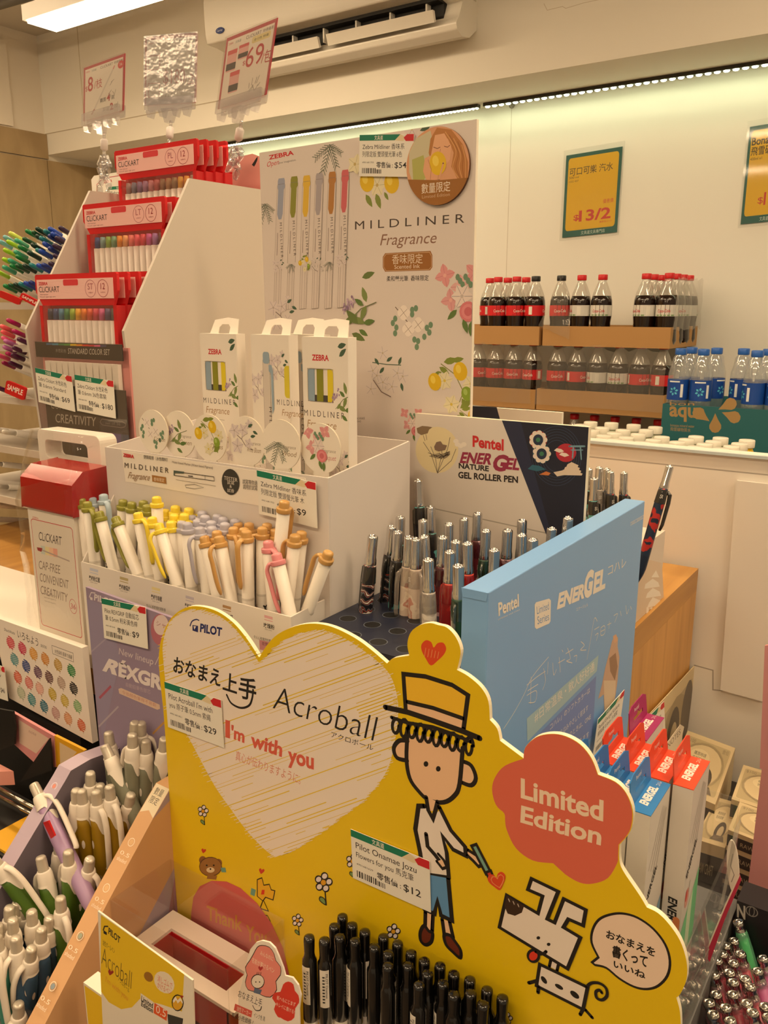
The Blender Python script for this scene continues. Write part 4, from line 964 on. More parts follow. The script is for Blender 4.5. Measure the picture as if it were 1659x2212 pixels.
# front pen trough
PX0, PX1, PY0 = -.6965, -.4235, .485; zP = 1.357
g = MB(); g.box((PX0, PY0, zf0), (PX1, PY0+.0015, zP), tw_)
g.prism(FX(PX1), [(PY0+.0016, zf0), (TY0-.0001, zf0), (TY0-.0001, zP+.002), (PY0+.0016, zP)], .0015, tw_); g.prism(FX(PX0+.0015), [(PY0+.0016, zf0), (TY0-.0001, zf0), (TY0-.0001, zP+.06), (PY0+.0016, zP)], .0015, tw_)
f = FY(PY0)
for i, (x, y, c, nm) in enumerate(((203, 1234, 'c2c8d8', '柔和粉紅藍'), (268, 1253, 'b8a878', '柔和橄欖綠'), (337, 1275, 'e6d89a', '柔和珍珠藍'), (410, 1294, 'c4bcc4', '柔和灰丁香'), (490, 1314, 'b0885c', '檀香木棕'), (580, 1336, 'dba8ac', '玫瑰粉'))):
    g.pfill(f, [(x-9, y-6-2), (x+9, y-1-2), (x+9, y+5-2), (x-9, y-2)], c); g.pfill(f, [(x-9, y+1), (x+9, y+6), (x+9, y+8), (x-9, y+3)], c)
    g.textpx(f, nm, (x-11, y+18), (x+13, y+24), (x-11, y+9), '3a342e', weight=.02); g.textpx(f, 'mild color', (x-8, y+24), (x+8, y+28), (x-8, y+21), '8a8078')
for x, y, s_ in ((316, 1310, '令人心身舒適的清新香'), (548, 1378, '令人心有寬舒的輕香')): g.textpx(f, s_, (x, y), (x+42, y+11), (x, y-6), '3a342e')
g.pfill(f, [(560, 1382), (600, 1391), (601, 1412), (561, 1403)], 'c88a90'); g.textpx(f, '玫瑰花香', (566, 1393), (592, 1398), (566, 1386), '5a3038')
g.build('pen_trough', hl_)
# clear dividers in the upper compartment
cf = film('d8d0ca', .9, .05, .05)
for x in (-.60, -.52, -.45): g = MB(); g.box((x, TY0+.02, 1.4142), (x+.001, TY1-.003, 1.462), cf); g.build('divider', hl_)
price_tag(FY(TY0-.0025), (557, 1015), (684, 1042), (562, 1109), 'Zebra Mildliner 香味系', '列限定版 雙頭螢光筆 木', '$9', 'price ticket reading $9 on the front of the highlighter tray')
# scent discs standing behind the front edge
for i, (cx, cy, w_, h_, kind, nm, c) in enumerate(((331, 932, 30, 48, 'cotton', 'Cotton', 'cotton'), (386, 938, 33, 52, 'lilac', 'Green', 'lilac and green leaf'), (452, 946, 35, 53, 'citrus', 'Citrus', 'lemon'), (532, 953, 40, 53, 'magnolia', 'White Bloom', 'white blossom'), (607, 961, 40, 56, 'pine', 'Wood', 'pine twig'), (692, 969, 41, 57, 'bouquet', 'Bouquet', 'pink bouquet'))):
    Y = .535+.0045*(i % 2); f = FY(Y); q = at(cx, cy, Y=Y); r = .0275
    r = abs(f.px(cx, cy-h_)[1]-f.px(cx, cy+h_)[1])/2; rx = abs(f.px(cx-w_, cy)[0]-f.px(cx+w_, cy)[0])/2; rx = r = (rx+r)/2
    o = (q.x, q.z); g = MB(); lo = q.z-r
    g.prism(f, ell(*o, rx, r, 40), .0012, 'eee5d6', 'd8ccb8')
    if lo > 1.4145: g.prism(f, [(o[0]-.008, 1.4145), (o[0]+.008, 1.4145), (o[0]+.008, lo+.003), (o[0]-.008, lo+.003)], .001, 'eee5d6', z=-.00015)
    R = random.Random(i+3); g.clip = [tuple(p) for p in ell(*o, rx*.99, r*.99, 24)]; f2 = Fr((o[0]-.15*rx, Y, o[1]+.1*r), (1, 0, 0), (0, 0, 1)); g.clip = [(a-f2.o.x, b-f2.o.z) for a, b in g.clip]; spray(g, f2, kind, 0, 0, r*.95, R); g.clip = None
    f3 = FY(Y); g.text(f3, 'Fragrance', o[0]+rx*.1, o[1]-r*.12, r*.13, '9a8a78', wd=rx*.65, shear=.2); g.text(f3, nm, o[0]+rx*.0, o[1]-r*.42, r*.2, 'c87a80' if i == 5 else '9a8060', wd=rx*.75, shear=.25)
    tag(g.build('scent_disc', None, (o[0], Y, o[1]-r)), 'round white scent card printed with %s, standing behind the tray front' % c, 'scent card', 'round scent cards')
# six-colour boxes
def marker_box(fr_kind):
    t = local('marker_box', 'pen box', 'six-colour highlighter boxes'); W, D, H = .0645, .0125, .163; bx = mat('ece4d8', .4)
    g = MB(); f = Fr((0, 0, 0), (1, 0, 0), (0, 0, 1)); R = random.Random(9); K_ = [(0.0003, 0), (W-.0003, 0), (W-.0003, H), (.0003, H)]
    wx0, wx1, wz0, wz1 = .007, .044, H-.056, H-.027
    if fr_kind == 'front':
        g.box((0, .001, 0), (W, D, H), bx)
        for a, b, c, d in ((0, 0, W, wz0), (0, wz1, W, H), (0, wz0, wx0, wz1), (wx1, wz0, W, wz1)): g.sheet(f, a, b, c, d, bx, .0009)
        g.build('box_body', t); g = MB()
        for x, c in ((wx0, '93a8b8'), (wx0+.0125, '8a8a2c'), (wx0+.028, 'e0cc30')): g.box((x+.0003, .0004, wz0+.0005), (x+.0093, .001, wz1-.0005), mat(c, .3)); 
        g.box((wx0, .0007, wz0+.0001), (wx1, .0009, wz0+.006), '4a4440'); g.build('pen_window', t); g = MB(); g.clip = K_
        g.line(f, rrect(wx1-wx0, wz1-wz0, .004, wx0, wz0), .0006, 'b8aca0', True)
        g.text(f, 'ZEBRA', .014, H-.02, .0048, 'c8202a', wd=.024, weight=.03); g.text(f, 'M I L D L I N E R', .001, wz0-.013, .0052, '4a4038', wd=.058); g.text(f, 'Fragrance', .005, wz0-.023, .0066, 'a8845c', wd=.042, shear=.22)
        g.line(f, [(.010, wz0-.029), (.038, wz0-.029)], .0004, 'a89c90'); g.text(f, '6', .013, wz0-.0375, .006, '4a4038'); g.text(f, 'colors', .0185, wz0-.0375, .0045, '4a4038', wd=.017); g.line(f, [(.010, wz0-.041), (.038, wz0-.041)], .0004, 'a89c90')
        for i, c in enumerate(('b8a8b0', 'a8a070', 'e0d898', 'a8a098', 'a88050', 'd89890')): g.fill(f, ell(.0085+.0068*i, wz0-.048, .0023, None, 12), c)
        spray(g, f, 'lilac', W-.009, H-.05, .022, R); spray(g, f, 'magnolia', W-.012, .05, .02, R)
        leaf(g, f, W-.014, H-.008, .012, .2, DGN); leaf(g, f, W-.012, H-.016, .012, .6, DGN); spray(g, f, 'cotton', .014, .02, .02, R)
        g.build('front_print', t)
    else:
        g.box((0, 0, 0), (W, D, H), bx); g.build('box_body', t); g = MB(); g.clip = K_
        spray(g, f, 'magnolia', .012, H-.05, .022, R); spray(g, f, 'magnolia', .046, H-.03, .02, R); spray(g, f, 'cotton', .012, .035, .022, R); spray(g, f, 'cotton', .046, .045, .022, R)
        g.fill(f, rrect(.012, .11, .002, .020, .03), 'cfc6bc'); g.line(f, rrect(.012, .11, .002, .020, .03), .0004, '8a8078', True); g.fill(f, rrect(.011, .011, .003, .0205, H-.027), '93a8b8'); g.fill(f, [(.03, H-.028), (.035, H-.028), (.0375, H-.034), (.0375, H-.07), (.034, H-.075), (.0335, H-.036), (.03, H-.034)], '93a8b8')
        g.text(f, 'M I L D L I N E R', .0288, .095, .0042, '4a4038', wd=.055, rot=-PI/2); g.text(f, 'M I L D L I N E R', .042, .098, .0052, '4a4038', wd=.05); g.text(f, 'Fragrance', .05, .088, .006, 'a8845c', wd=.035, shear=.22)
        g.fill(f, rrect(.02, .03, .004, .056, H-.058), 'd8c838'); g.build('front_print', t)
    g = MB(); z = H
    # hang tab on the top
    ft = Fr((.008, .0085, H), (1, 0, 0), (0, .35, 1)); tw = W-.016
    g.prism(ft, [(0, 0), (tw*.30, 0), (tw*.30, .006), (tw*.38, .009), (tw*.62, .009), (tw*.7, .006), (tw*.7, 0), (tw, 0), (tw-.003, .014), (tw*.55, .0155), (.004, .013)], .0008, bx); g.prism(ft, [(tw*.30, .0002), (tw*.7, .0002), (tw*.7, .003), (tw*.3, .003)], .0008, bx, z=-.0001) if False else None
    g.build('hang_tab', t); return t
mf, ms = marker_box('front'), marker_box('side')
for p, px_, yy, rz, l in ((mf, 431, .60, 0, 'floral six-colour highlighter box with pen window, left one standing alone'), (mf, 652, .575, 0, 'floral six-colour highlighter box with pen window, right one in front'), (ms, 541, .602, -.05, 'floral highlighter box showing one printed blue pen, between the windowed boxes'), (ms, 610, .628, -.03, 'floral highlighter box mostly hidden behind the right windowed box')):
    H = .163; r = p if p.name not in USED else copy_tree(p); USED.add(p.name); r.location = (at(px_, 720, Y=yy).x, yy, 1.4145); r.rotation_euler = (0, 0, rz); r['label'] = l; r['group'] = 'six-colour highlighter boxes'
    zt_ = at(px_+40, 728 if px_ != 652 else 716, Y=yy).z
    r.scale = (.775, 1, 1)
# ------------------------------------------------------------------ floral poster behind the tray
PY = .70; f = FY(PY); po = empty('floral_poster', (-.51, PY, ZS), 'tall white poster printed with six pens and flowers behind the highlighter tray', 'poster')
g = MB(); pw = mat('ddd2ca', .4)
g.prism(f, [(-.6345, ZS+.0005), (-.378, ZS+.0005), f.px(1030, 257), f.px(560, 330)], .004, pw, 'efe6d4'); g.build('board', po)
g = MB(); g.clip = [(-.6335, ZS), (-.379, ZS), tuple(f.px(1029, 258)), tuple(f.px(561, 331))]; g.textpx(f, 'ZEBRA', (581, 345), (635, 334), (580, 336), 'c81e28', weight=.03); g.textpx(f, 'Open', (576, 361), (602, 355), (576, 350), 'c84048', shear=.2); g.textpx(f, 'your imagination.', (602, 354), (640, 347), (601, 350), '4a4240')
PENS = [((608, 385), (598, 672), '9aa0b4', 'a07'), ((636, 381), (626, 668), '8a8a34', ''), ((663, 379), (654, 667), 'dcb43c', ''), ((691, 374), (681, 666), 'a8a0a4', ''), ((719, 371), (709, 666), 'b07a3c', ''), ((747, 367), (737, 664), 'cc6468', '')]
for (tx, ty), (bx, by), c, _ in PENS:
    T = lambda a, b: (tx+(bx-tx)*b+a, ty+(by-ty)*b-a*.12)
    g.pfill(f, [T(-8, .01), T(8, .01), T(8.5, .3), T(7.5, .62), T(8, .7), T(8, 1), T(-8, 1), T(-8, .7), T(-7.5, .62), T(-8.5, .3)], 'd8ccc4')
    for a, b0, b1 in ((-8.5, .05, .65), (8.5, .05, .65), (-7, .68, 1), (-3, .68, 1), (3, .68, 1), (7, .68, 1)): g.pline(f, [T(a, b0), T(a, b1)], .9, 'a89a92')
    g.pfill(f, [T(-6, .0), T(-7.5, .02), T(-7.5, .07), T(-6, .09), T(-6.5, .27), T(-3, .31), T(3, .31), T(5.5, .27), T(6, .09), T(8.5, .07), T(7.5, .02), T(6, 0)], c); g.pline(f, [T(-7.5, .045), T(7.5, .045)], .7, '7a7068')
    a, b = f.px(*T(2, .335)), f.px(*T(2, .60)); x0, z0 = a; L = a[1]-b[1]
    g.text(f, 'M I L D L I N E R', x0-.0016, z0, .0030, '4a4038', wd=L, rot=-PI/2+.02); g.pline(f, [T(-4, .41), T(-4, .58)], 1.2, '6a5a50'); g.pline(f, [T(-7, 1), T(7, 1)], .9, 'a89a92')
    spray(g, f, ('magnolia', 'pine', 'citrus', 'jasmine', 'pine', 'magnolia')[PENS.index(((tx, ty), (bx, by), c, _))], *f.px(*T(0, .66)), .010)
g.textpx(f, 'M I L D L I N E R', (767, 496), (1003, 481), (767, 478), '463a34'); g.textpx(f, 'Fragrance', (821, 530), (941, 525), (821, 506), '8a6450', shear=.25)
g.pfill(f, [(832, 547), (930, 542), (934, 551), (934, 577), (929, 584), (832, 587), (827, 578), (827, 555)], '9a6228'); g.pline(f, [(834, 549), (928, 545), (932, 553), (932, 576), (927, 582), (834, 585), (829, 577), (829, 556)], 1, 'd8b890', closed=True)
g.textpx(f, '香味限定', (847, 569), (913, 567), (847, 551), 'e6d6bc'); g.textpx(f, 'Scented Ink', (852, 581), (907, 579), (852, 572), 'e6d6bc')
g.textpx(f, '柔和螢光筆  香味限定', (835, 607), (926, 605), (835, 597), '463a34', weight=.01)
k = f.k(800, 700); R = random.Random(4)
def S_(kind, x, y, s): spray(g, f, kind, *f.px(x, y), s*k, R)
S_('pine', 712, 312, 62); S_('pine', 572, 440, 52); S_('lilac', 775, 660, 70); S_('cotton', 885, 695, 62); S_('jasmine', 835, 800, 64); S_('citrus', 970, 830, 70); S_('bouquet', 995, 640, 76); S_('magnolia', 610, 680, 55); S_('bouquet', 890, 915, 40); S_('citrus', 1005, 915, 45)
for x, y, a, l in ((795, 312, 1.0, 38), (775, 700, 2.4, 45), (760, 720, -.4, 40), (745, 700, .5, 40), (782, 600, .3, 36), (790, 420, -1.0, 32), (812, 418, -1.2, 34), (830, 415, -1.0, 20)): leaf(g, f, *f.px(x, y), l*k, a, '7f8c3c' if y < 430 else '66783e', .4)
bloom(g, f, *f.px(815, 400), 24*k, 'e6dcb8', 'b8b080', 6); lemon(g, f, *f.px(793, 392), 20*k); lemon(g, f, *f.px(846, 395), 20*k); bloom(g, f, *f.px(768, 355), 22*k, 'e6dcb8', 'b8b080', 5)
bloom(g, f, *f.px(890, 278), 22*k, 'd8ccc8', 'a08a98', 6); leaf(g, f, *f.px(930, 272), 26*k, -2.9, DGN)
g.textpx(f, 'QUEEN WAKE', (760, 907), (788, 906), (760, 902), '5a5048'); g.textpx(f, 'LITHO', (768, 913), (780, 912), (768, 909), '5a5048'); g.build('print', po)
# round photo badge
g = MB(); fb = FY(PY-.003); cx, cy = 946, 358; O = lambda a, r=1: (cx+68*r*math.cos(a), cy+85*r*math.sin(a)-5*r*math.cos(a))
pts = [fb.px(*O(-a)) for a in [i*PI/24 for i in range(48)]]
g.prism(fb, pts, .0028, '9a6426', '5a3416')
def clip(poly): return [fb.px(*p) for p in poly]
top = [O(a) for a in [PI+.12+i*(PI-.1)/24 for i in range(-7, 25)]]
top = [p for p in top if p[1] < 396]
g.fill(fb, clip(top+[(1011, 384)]), 'd8a078'); g.fill(fb, clip([(884, 330), (898, 300), (930, 282), (936, 310), (930, 340), (926, 372), (925, 392), (892, 396), (884, 372)]), 'c8c0a0')
g.fill(fb, clip([(890, 345), (915, 335), (922, 375), (915, 392), (893, 394)]), 'b0b060')
g.fill(fb, clip([(944, 276), (975, 280), (1000, 312), (1011, 350), (1011, 384), (988, 386), (975, 360), (980, 330), (968, 300), (948, 290), (935, 320), (930, 345), (926, 330), (930, 300)]), 'b87a40')
for i in range(5): g.pline(fb, [(962+9*i, 285+7*i), (985+5*i, 325+4*i), (978+7*i, 360), (990+4*i, 384)], 1.6, ('d8a468', '9a602c')[i % 2], curve=4)
g.fill(fb, clip([(940, 292), (960, 288), (975, 315), (972, 345), (955, 366), (938, 360), (930, 340)]), 'e2ac84'); g.pline(fb, [(937, 318), (945, 321), (951, 318)], 1.5, '7a4a30'); g.pline(fb, [(960, 316), (967, 318), (972, 314)], 1.5, '7a4a30'); g.pline(fb, [(952, 322), (949, 335), (955, 338)], 1.2, 'b87a58'); g.pfill(fb, [(946, 346), (955, 344), (962, 346), (955, 350)], 'c06858')
g.fill(fb, clip([(918, 342), (930, 336), (950, 360), (945, 388), (922, 392), (914, 370)]), 'e0a880'); lemon(g, fb, *fb.px(946, 353), .0095, 'e0b818'); g.pline(fb, [(925, 345), (932, 365), (930, 388)], 1.2, 'b87a58'); g.pline(fb, [(958, 352), (952, 375), (948, 389)], 4, 'e0a880')
g.fill(fb, clip([O(a) for a in [.45+i*(PI-.75)/20 for i in range(21)]]), '9a6426')
g.textpx(fb, '數量限定', (911, 417), (973, 411), (911, 398), 'ece0cc'); g.textpx(fb, 'Limited Edition', (912, 429), (972, 423), (912, 422), 'c8a880'); g.build('round_badge', po)
price_tag(FY(PY-.0008), (779, 292), (896, 290), (777, 381), 'Zebra Mildliner 香味系', '列限定版 雙頭螢光筆 6色', '$54', 'price ticket reading $54 at the top of the floral poster')
# ------------------------------------------------------------------ highlighters in the trough
def highlighter(c, nm):
    t = local('highlighter', 'highlighter', 'scented highlighters'); wht = mat('eee6da', .32); r = .0055; L = .142
    g = MB(); g.lathe([(.0022, 0), (.0038, .001), (.0046, .012), (r, .02), (r, L-.0106), (r*.96, L-.0104)], wht, 14)
    g.lathe([(r+.00025, L-.062), (r+.00025, L-.0605), (r+.0001, L-.060)], 'd8d0c4', 14, cap=False)
    g.cyl_text('MILDLINER', r, L-.07, .0036, INK, -.9, .01, wd=.045); g.cyl_text('MILDLINER', r, L-.07, .0036, INK, 2.2, .01, wd=.045); g.cyl_text('dual tip scented', r, L-.075, .0016, '6a625a', -.35, wd=.03)
    g.cyl_patch(r, L-.076, L-.07, .1, .7, 'd8b09a'); g.build('barrel', t)
    cm = mat(c, .3, coat=.2); g = MB()
    g.lathe([(r*1.0, L-.0105), (r*1.15, L-.0103), (r*1.17, L-.0100), (r*1.17, L-.0070), (r*1.15, L-.0066), (r*.84, L-.0063), (r*.83, L-.0060), (r*.82, L-.0022), (r*.74, L-.0009), (r*.45, L-.0001), (.0006, L)], cm, 16); g.build('end_cap', t)
    g = MB(); z = L-.0085
    pts = spline([(r*.7, 0, z), (r*1.45, 0, z), (r*2.0, 0, z-.005), (r*1.95, 0, z-.014), (r*1.85, 0, z-.03), (r*1.55, 0, z-.042)], 4, False)
    g.tube(pts, [.0018]*3+[.0017]*(len(pts)-5)+[.0014, .0009], cm, 8, flat=1.7, ref=(0, 1, 0)); g.build('clip', t); return t
OLV, BLU_, YLW, GRYc, BRN, PNK = '8f8c34', 'a8bac8', 'ecd23c', 'b4b0bc', 'c89a58', 'e08c90'
HL = {c: highlighter(c, n) for c, n in ((OLV, 'olive'), (BLU_, 'pale blue'), (YLW, 'yellow'), (GRYc, 'grey'), (BRN, 'tan'), (PNK, 'pink'))}
HN = {OLV: 'olive', BLU_: 'pale blue', YLW: 'yellow', GRYc: 'grey', BRN: 'tan', PNK: 'pink'}
cl_l, cl_f, cl_r = PI, -PI/2, 0
H_ = [(OLV, 175, 1082, 192, 1215, .509, PI), (OLV, 188, 1089, 206, 1222, .497, -.2), (OLV, 213, 1110, 249, 1240, .495, PI), (OLV, 248, 1122, 305, 1256, .494, PI), (OLV, 266, 1085, 264, 1200, .522, 2), (OLV, 285, 1090, 283, 1200, .521, 2), (OLV, 310, 1087, 309, 1200, .523, 2), (OLV, 318, 1096, 318, 1200, .516, 2),
      (BLU_, 199, 1080, 205, 1200, .521, 1), (BLU_, 223, 1073, 240, 1235, .514, -.3),
      (YLW, 338, 1078, 346, 1230, .512, 2.4), (YLW, 297, 1112, 329, 1265, .497, -.1), (YLW, 328, 1122, 344, 1265, .502, PI), (YLW, 341, 1136, 388, 1275, .494, -2.2), (YLW, 357, 1106, 357, 1230, .522, 1), (YLW, 379, 1098, 378, 1230, .524, 1), (YLW, 376, 1116, 378, 1240, .513, 1), (YLW, 369, 1131, 383, 1260, .504, -1.6), (YLW, 408, 1103, 404, 1230, .524, 1), (YLW, 398, 1115, 396, 1235, .515, 1),
      (GRYc, 437, 1110, 434, 1230, .524, 1), (GRYc, 415, 1119, 414, 1230, .523, 1.4), (GRYc, 443, 1119, 440, 1235, .516, 1), (GRYc, 427, 1128, 427, 1245, .512, 1), (GRYc, 393, 1131, 395, 1240, .510, PI), (GRYc, 404, 1134, 415, 1290, .502, 2), (GRYc, 430, 1144, 450, 1290, .496, -2), (GRYc, 456, 1131, 455, 1250, .512, 1), (GRYc, 470, 1117, 467, 1240, .524, 1), (GRYc, 482, 1123, 480, 1245, .523, 1), (GRYc, 458, 1143, 458, 1260, .505, 1), (GRYc, 486, 1135, 484, 1255, .513, 1), (GRYc, 508, 1127, 505, 1255, .524, 1),
      (BRN, 514, 1134, 512, 1260, .524, .5), (BRN, 504, 1144, 511, 1280, .513, -.5), (BRN, 538, 1135, 537, 1265, .523, 1), (BRN, 527, 1146, 527, 1280, .514, PI), (BRN, 468, 1152, 478, 1290, .503, -.1), (BRN, 440, 1163, 475, 1305, .495, 1), (BRN, 472, 1163, 503, 1310, .493, -1.9), (BRN, 532, 1151, 537, 1315, .499, -1.6), (BRN, 577, 1136, 575, 1270, .523, .5), (BRN, 567, 1144, 567, 1290, .514, -2.6), (BRN, 595, 1148, 592, 1285, .523, .5), (BRN, 615, 1087, 592, 1310, .510, 1.6), (BRN, 638, 1160, 620, 1315, .508, PI), (BRN, 652, 1153, 636, 1300, .519, 2), (BRN, 711, 1197, 664, 1320, .512, PI),
      (PNK, 579, 1173, 592, 1325, .501, -.2), (PNK, 596, 1200, 628, 1330, .494, -2.7)]
cnt = {}
for c, x, y, fx, fy_, Y, sp in H_:
    cnt[c] = cnt.get(c, 0)+1
tot = dict(cnt); cnt = {}
for c in HN:
    L_ = sorted([h for h in H_ if h[0] == c], key=lambda h: h[1])
    for i, (c, x, y, fx, fy_, Y, sp) in enumerate(L_):
        if c == PNK: lab = 'pink-capped white highlighter in the trough, '+('upper left one' if i == 0 else 'lower right one in front')
        elif c == BLU_: lab = 'pale blue-capped white highlighter in the trough, '+('left one' if i == 0 else 'right one with its clip showing')
        elif c == BRN and i == len(L_)-1: lab = 'tan-capped white highlighter leaning alone at the right end of the trough'
        elif (x, y) == (615, 1087): lab = 'tan-capped white highlighter standing tallest, before the $9 price ticket'
        elif (x, y) == (338, 1078): lab = 'yellow-capped white highlighter standing tallest among the yellow ones'
        else: lab = '%s-capped white highlighter in the trough, %s %s one from the left' % (HN[c], ORD[i] if i < 15 else 'sixteenth', HN[c])
        h = at(x, y-6, Y=Y); k_ = at(fx, fy_, Y=Y); d = (h-k_).normalized()
        put(HL[c], h, h-d, lab, .142, sp, 'scented highlighters')
# ================================================================== gel pen display
PB = empty('gel_pen_stand', (-.33, .57, ZS), 'dark blue punched stand holding the patterned gel pens', 'pen stand')
bx0, bx1, by0, by1, bz = -.4155, -.2560, .487, .684, 1.345
nv = mat('1c2236', .4); g = MB()
g.box((bx0, by0, zf0), (bx1, by0+.002, bz), nv); g.box((bx0, by1-.002, zf0), (bx1, by1, bz), nv); g.box((bx0, by0+.0021, zf0), (bx0+.002, by1-.0021, bz), nv); g.box((bx1-.002, by0+.0021, zf0), (bx1, by1-.0021, bz), nv); g.build('stand_body', PB)
g = MB(); g.box((bx0, by0, bz+.0001), (bx1, by1, bz+.0015), nv); f = FZ(bz+.0016)
for i in range(6):
    for j in range(7): g.fill(f, ell(bx0+.016+.0252*i, by0+.016+.0275*j, .0068, None, 18), '08090c'); g.line(f, ell(bx0+.016+.0252*i, by0+.016+.0275*j, .0071, None, 18), .0005, '6a7280', True)  # no real holes: their dark insides are drawn as near-black discs
g.build('punched_top', PB)
f = FY(.69); hd = empty('gel_pen_header', (-.33, .69, ZS), 'white and navy header board behind the patterned gel pens', 'display board')
g = MB(); q0, q1 = f.px(897, 897), f.px(1272, 918); zt_ = (q0[1]+q1[1])/2
g.prism(f, [(q0[0], zf0), (q1[0], zf0), (q1[0], zt_), (q0[0], zt_)], .006, mat('e0d6cb', .4), 'e8dfc8')
zs_ = f.px(1000, 1105)[1]; g.line(f, [(q0[0], f.px(900, 1090)[1]), (q1[0]-.035, f.px(1170, 1150)[1])], .0012, 'b0a698')
g.fill(f, [f.px(1084, 908), (q1[0], zt_), (q1[0], 1.355), f.px(1213, 1240)], '1d1f30'); g.fill(f, [f.px(1084, 908), f.px(1125, 911), f.px(1195, 1170), f.px(1213, 1240)], '272c46')
g.textpx(f, 'Pentel', (1021, 964), (1088, 973), (1021, 941), 'cf2a2c', weight=.035); g.textpx(f, 'ENER', (993, 999), (1061, 1003), (996, 977), '9a2c4c', weight=.04, shear=.15); g.textpx(f, 'G', (1062, 1014), (1092, 1017), (1065, 982), '9a2c4c', weight=.05, shear=.15); g.textpx(f, 'EL', (1092, 1012), (1121, 1015), (1094, 989), '9a2c4c', weight=.04, shear=.15)
g.textpx(f, 'NATURE', (991, 1011), (1056, 1018), (991, 1000), '241a1a', weight=.035); g.textpx(f, 'GEL ROLLER PEN', (990, 1032), (1119, 1043), (990, 1019), '241a1a', weight=.035)
g.pfill(f, [(944+46*math.cos(a), 972+50*math.sin(a)) for a in [-i*PI/16 for i in range(32)]], 'ecdcae')
for a, b in ((936, 1010), (950, 1000), (962, 990), (926, 1000), (970, 1015)): g.pline(f, [(945, 1022), (a+5, b-20), (a+(a-945)*.6, b-45)], 1.2, '6a5c50')
for i in range(9): g.pline(f, [(925+3*i, 978+(i*7) % 8), (945+2*i, 985+(i*5) % 7), (972, 975+(i*3) % 9)], 1.0, '4a3e36')
g.pfill(f, [(938, 965), (943, 955), (952, 953), (957, 960), (966, 962), (962, 972), (948, 975), (940, 972)], '8a7260'); g.pfill(f, [(900, 925), (912, 920), (924, 921), (934, 923), (927, 928), (924, 936), (910, 940), (902, 935)], '8a7458'); g.pline(f, [(914, 940), (918, 952)], 1, '5a4a3c'); g.pline(f, [(920, 938), (922, 950)], 1, '5a4a3c')
for x, y in ((988, 960), (995, 963), (1002, 960), (985, 953)): g.pfill(f, [(x+6*math.cos(a), y+5*math.sin(a)) for a in [-i*PI/5 for i in range(10)]], 'f0e6d8')
for i in range(6): g.pline(f, [(1203+(28+5*i)*math.cos(a), 985+(34+6*i)*math.sin(a)) for a in [j*PI/20 for j in range(40)]], .8, '3e4c66', closed=True)
for x, y, c in ((1163, 950, 'b83a30'), (1171, 980, '3a7a80')):
    g.pfill(f, [(x+19*math.cos(a), y+20*math.sin(a)) for a in [-i*PI/10 for i in range(20)]], c)
    for i in range(9): g.pfill(f, [(x+14*math.cos(i*.7)+6*math.cos(-a), y+15*math.sin(i*.7)+6*math.sin(-a)) for a in [j*PI/5 for j in range(10)]], 'ecdccc')
    g.pfill(f, [(x+11*math.cos(a), y+12*math.sin(a)) for a in [-i*PI/8 for i in range(16)]], '26324a'); g.pfill(f, [(x+5*math.cos(a), y+5*math.sin(a)) for a in [-i*PI/6 for i in range(12)]], '3f7a5a')
g.pfill(f, [(1223+22*math.cos(a), 978+20*math.sin(a)) for a in [-i*PI/10 for i in range(20)]], 'b82a38')
for pts, c, w_ in (([(1230, 964), (1263, 964)], '7aa0b0', 4), ([(1234, 972), (1259, 972)], '7aa0b0', 2.5), ([(1239, 964), (1237, 990)], '7aa0b0', 3), ([(1254, 964), (1256, 992)], '7aa0b0', 3)): g.pline(f, pts, w_, c)
for cx, cy in ((1205, 973), (1216, 982)): g.pfill(f, [(cx-8, cy), (cx-2, cy-5), (cx+8, cy-3), (cx+14, cy+2), (cx+4, cy+5)], 'ecdccc')
for i in range(4): g.pfill(f, [(1226-5*i, 1003+6*i), (1235+2*i, 998+6*i), (1250+3*i, 1005+6*i), (1248+3*i, 1009+6*i), (1224-5*i, 1008+6*i)], 'e2cdb4')
g.pfill(f, [(1140, 1013), (1150, 1004), (1165, 1006), (1180, 1014), (1160, 1018)], '2f6478'); g.pfill(f, [(1165, 1025), (1180, 1018), (1190, 1022), (1185, 1027)], 'd07a40'); g.pfill(f, [(1196, 1020), (1215, 1016), (1230, 1024), (1204, 1029)], 'e2cdb4')
g.build('board', hd)
hd2 = empty('back_header_board', (-.34, .75, ZS), 'second white and navy header board showing behind the first', 'display board')
f = FY(.75); g = MB(); a, b = f.px(1020, 874), f.px(1214, 895); g.prism(f, [(a[0]-.04, zf0), (b[0], zf0), (b[0], (a[1]+b[1])/2), (a[0]-.04, (a[1]+b[1])/2)], .004, mat('dacdbf', .4), 'efe6d4'); g.fill(f, [(a[0]-.04, 1.40), (a[0]-.04, (a[1]+b[1])/2), f.px(1073, 880), f.px(1095, 960), f.px(1095, 1000)], '1d2236'); g.build('board', hd2)
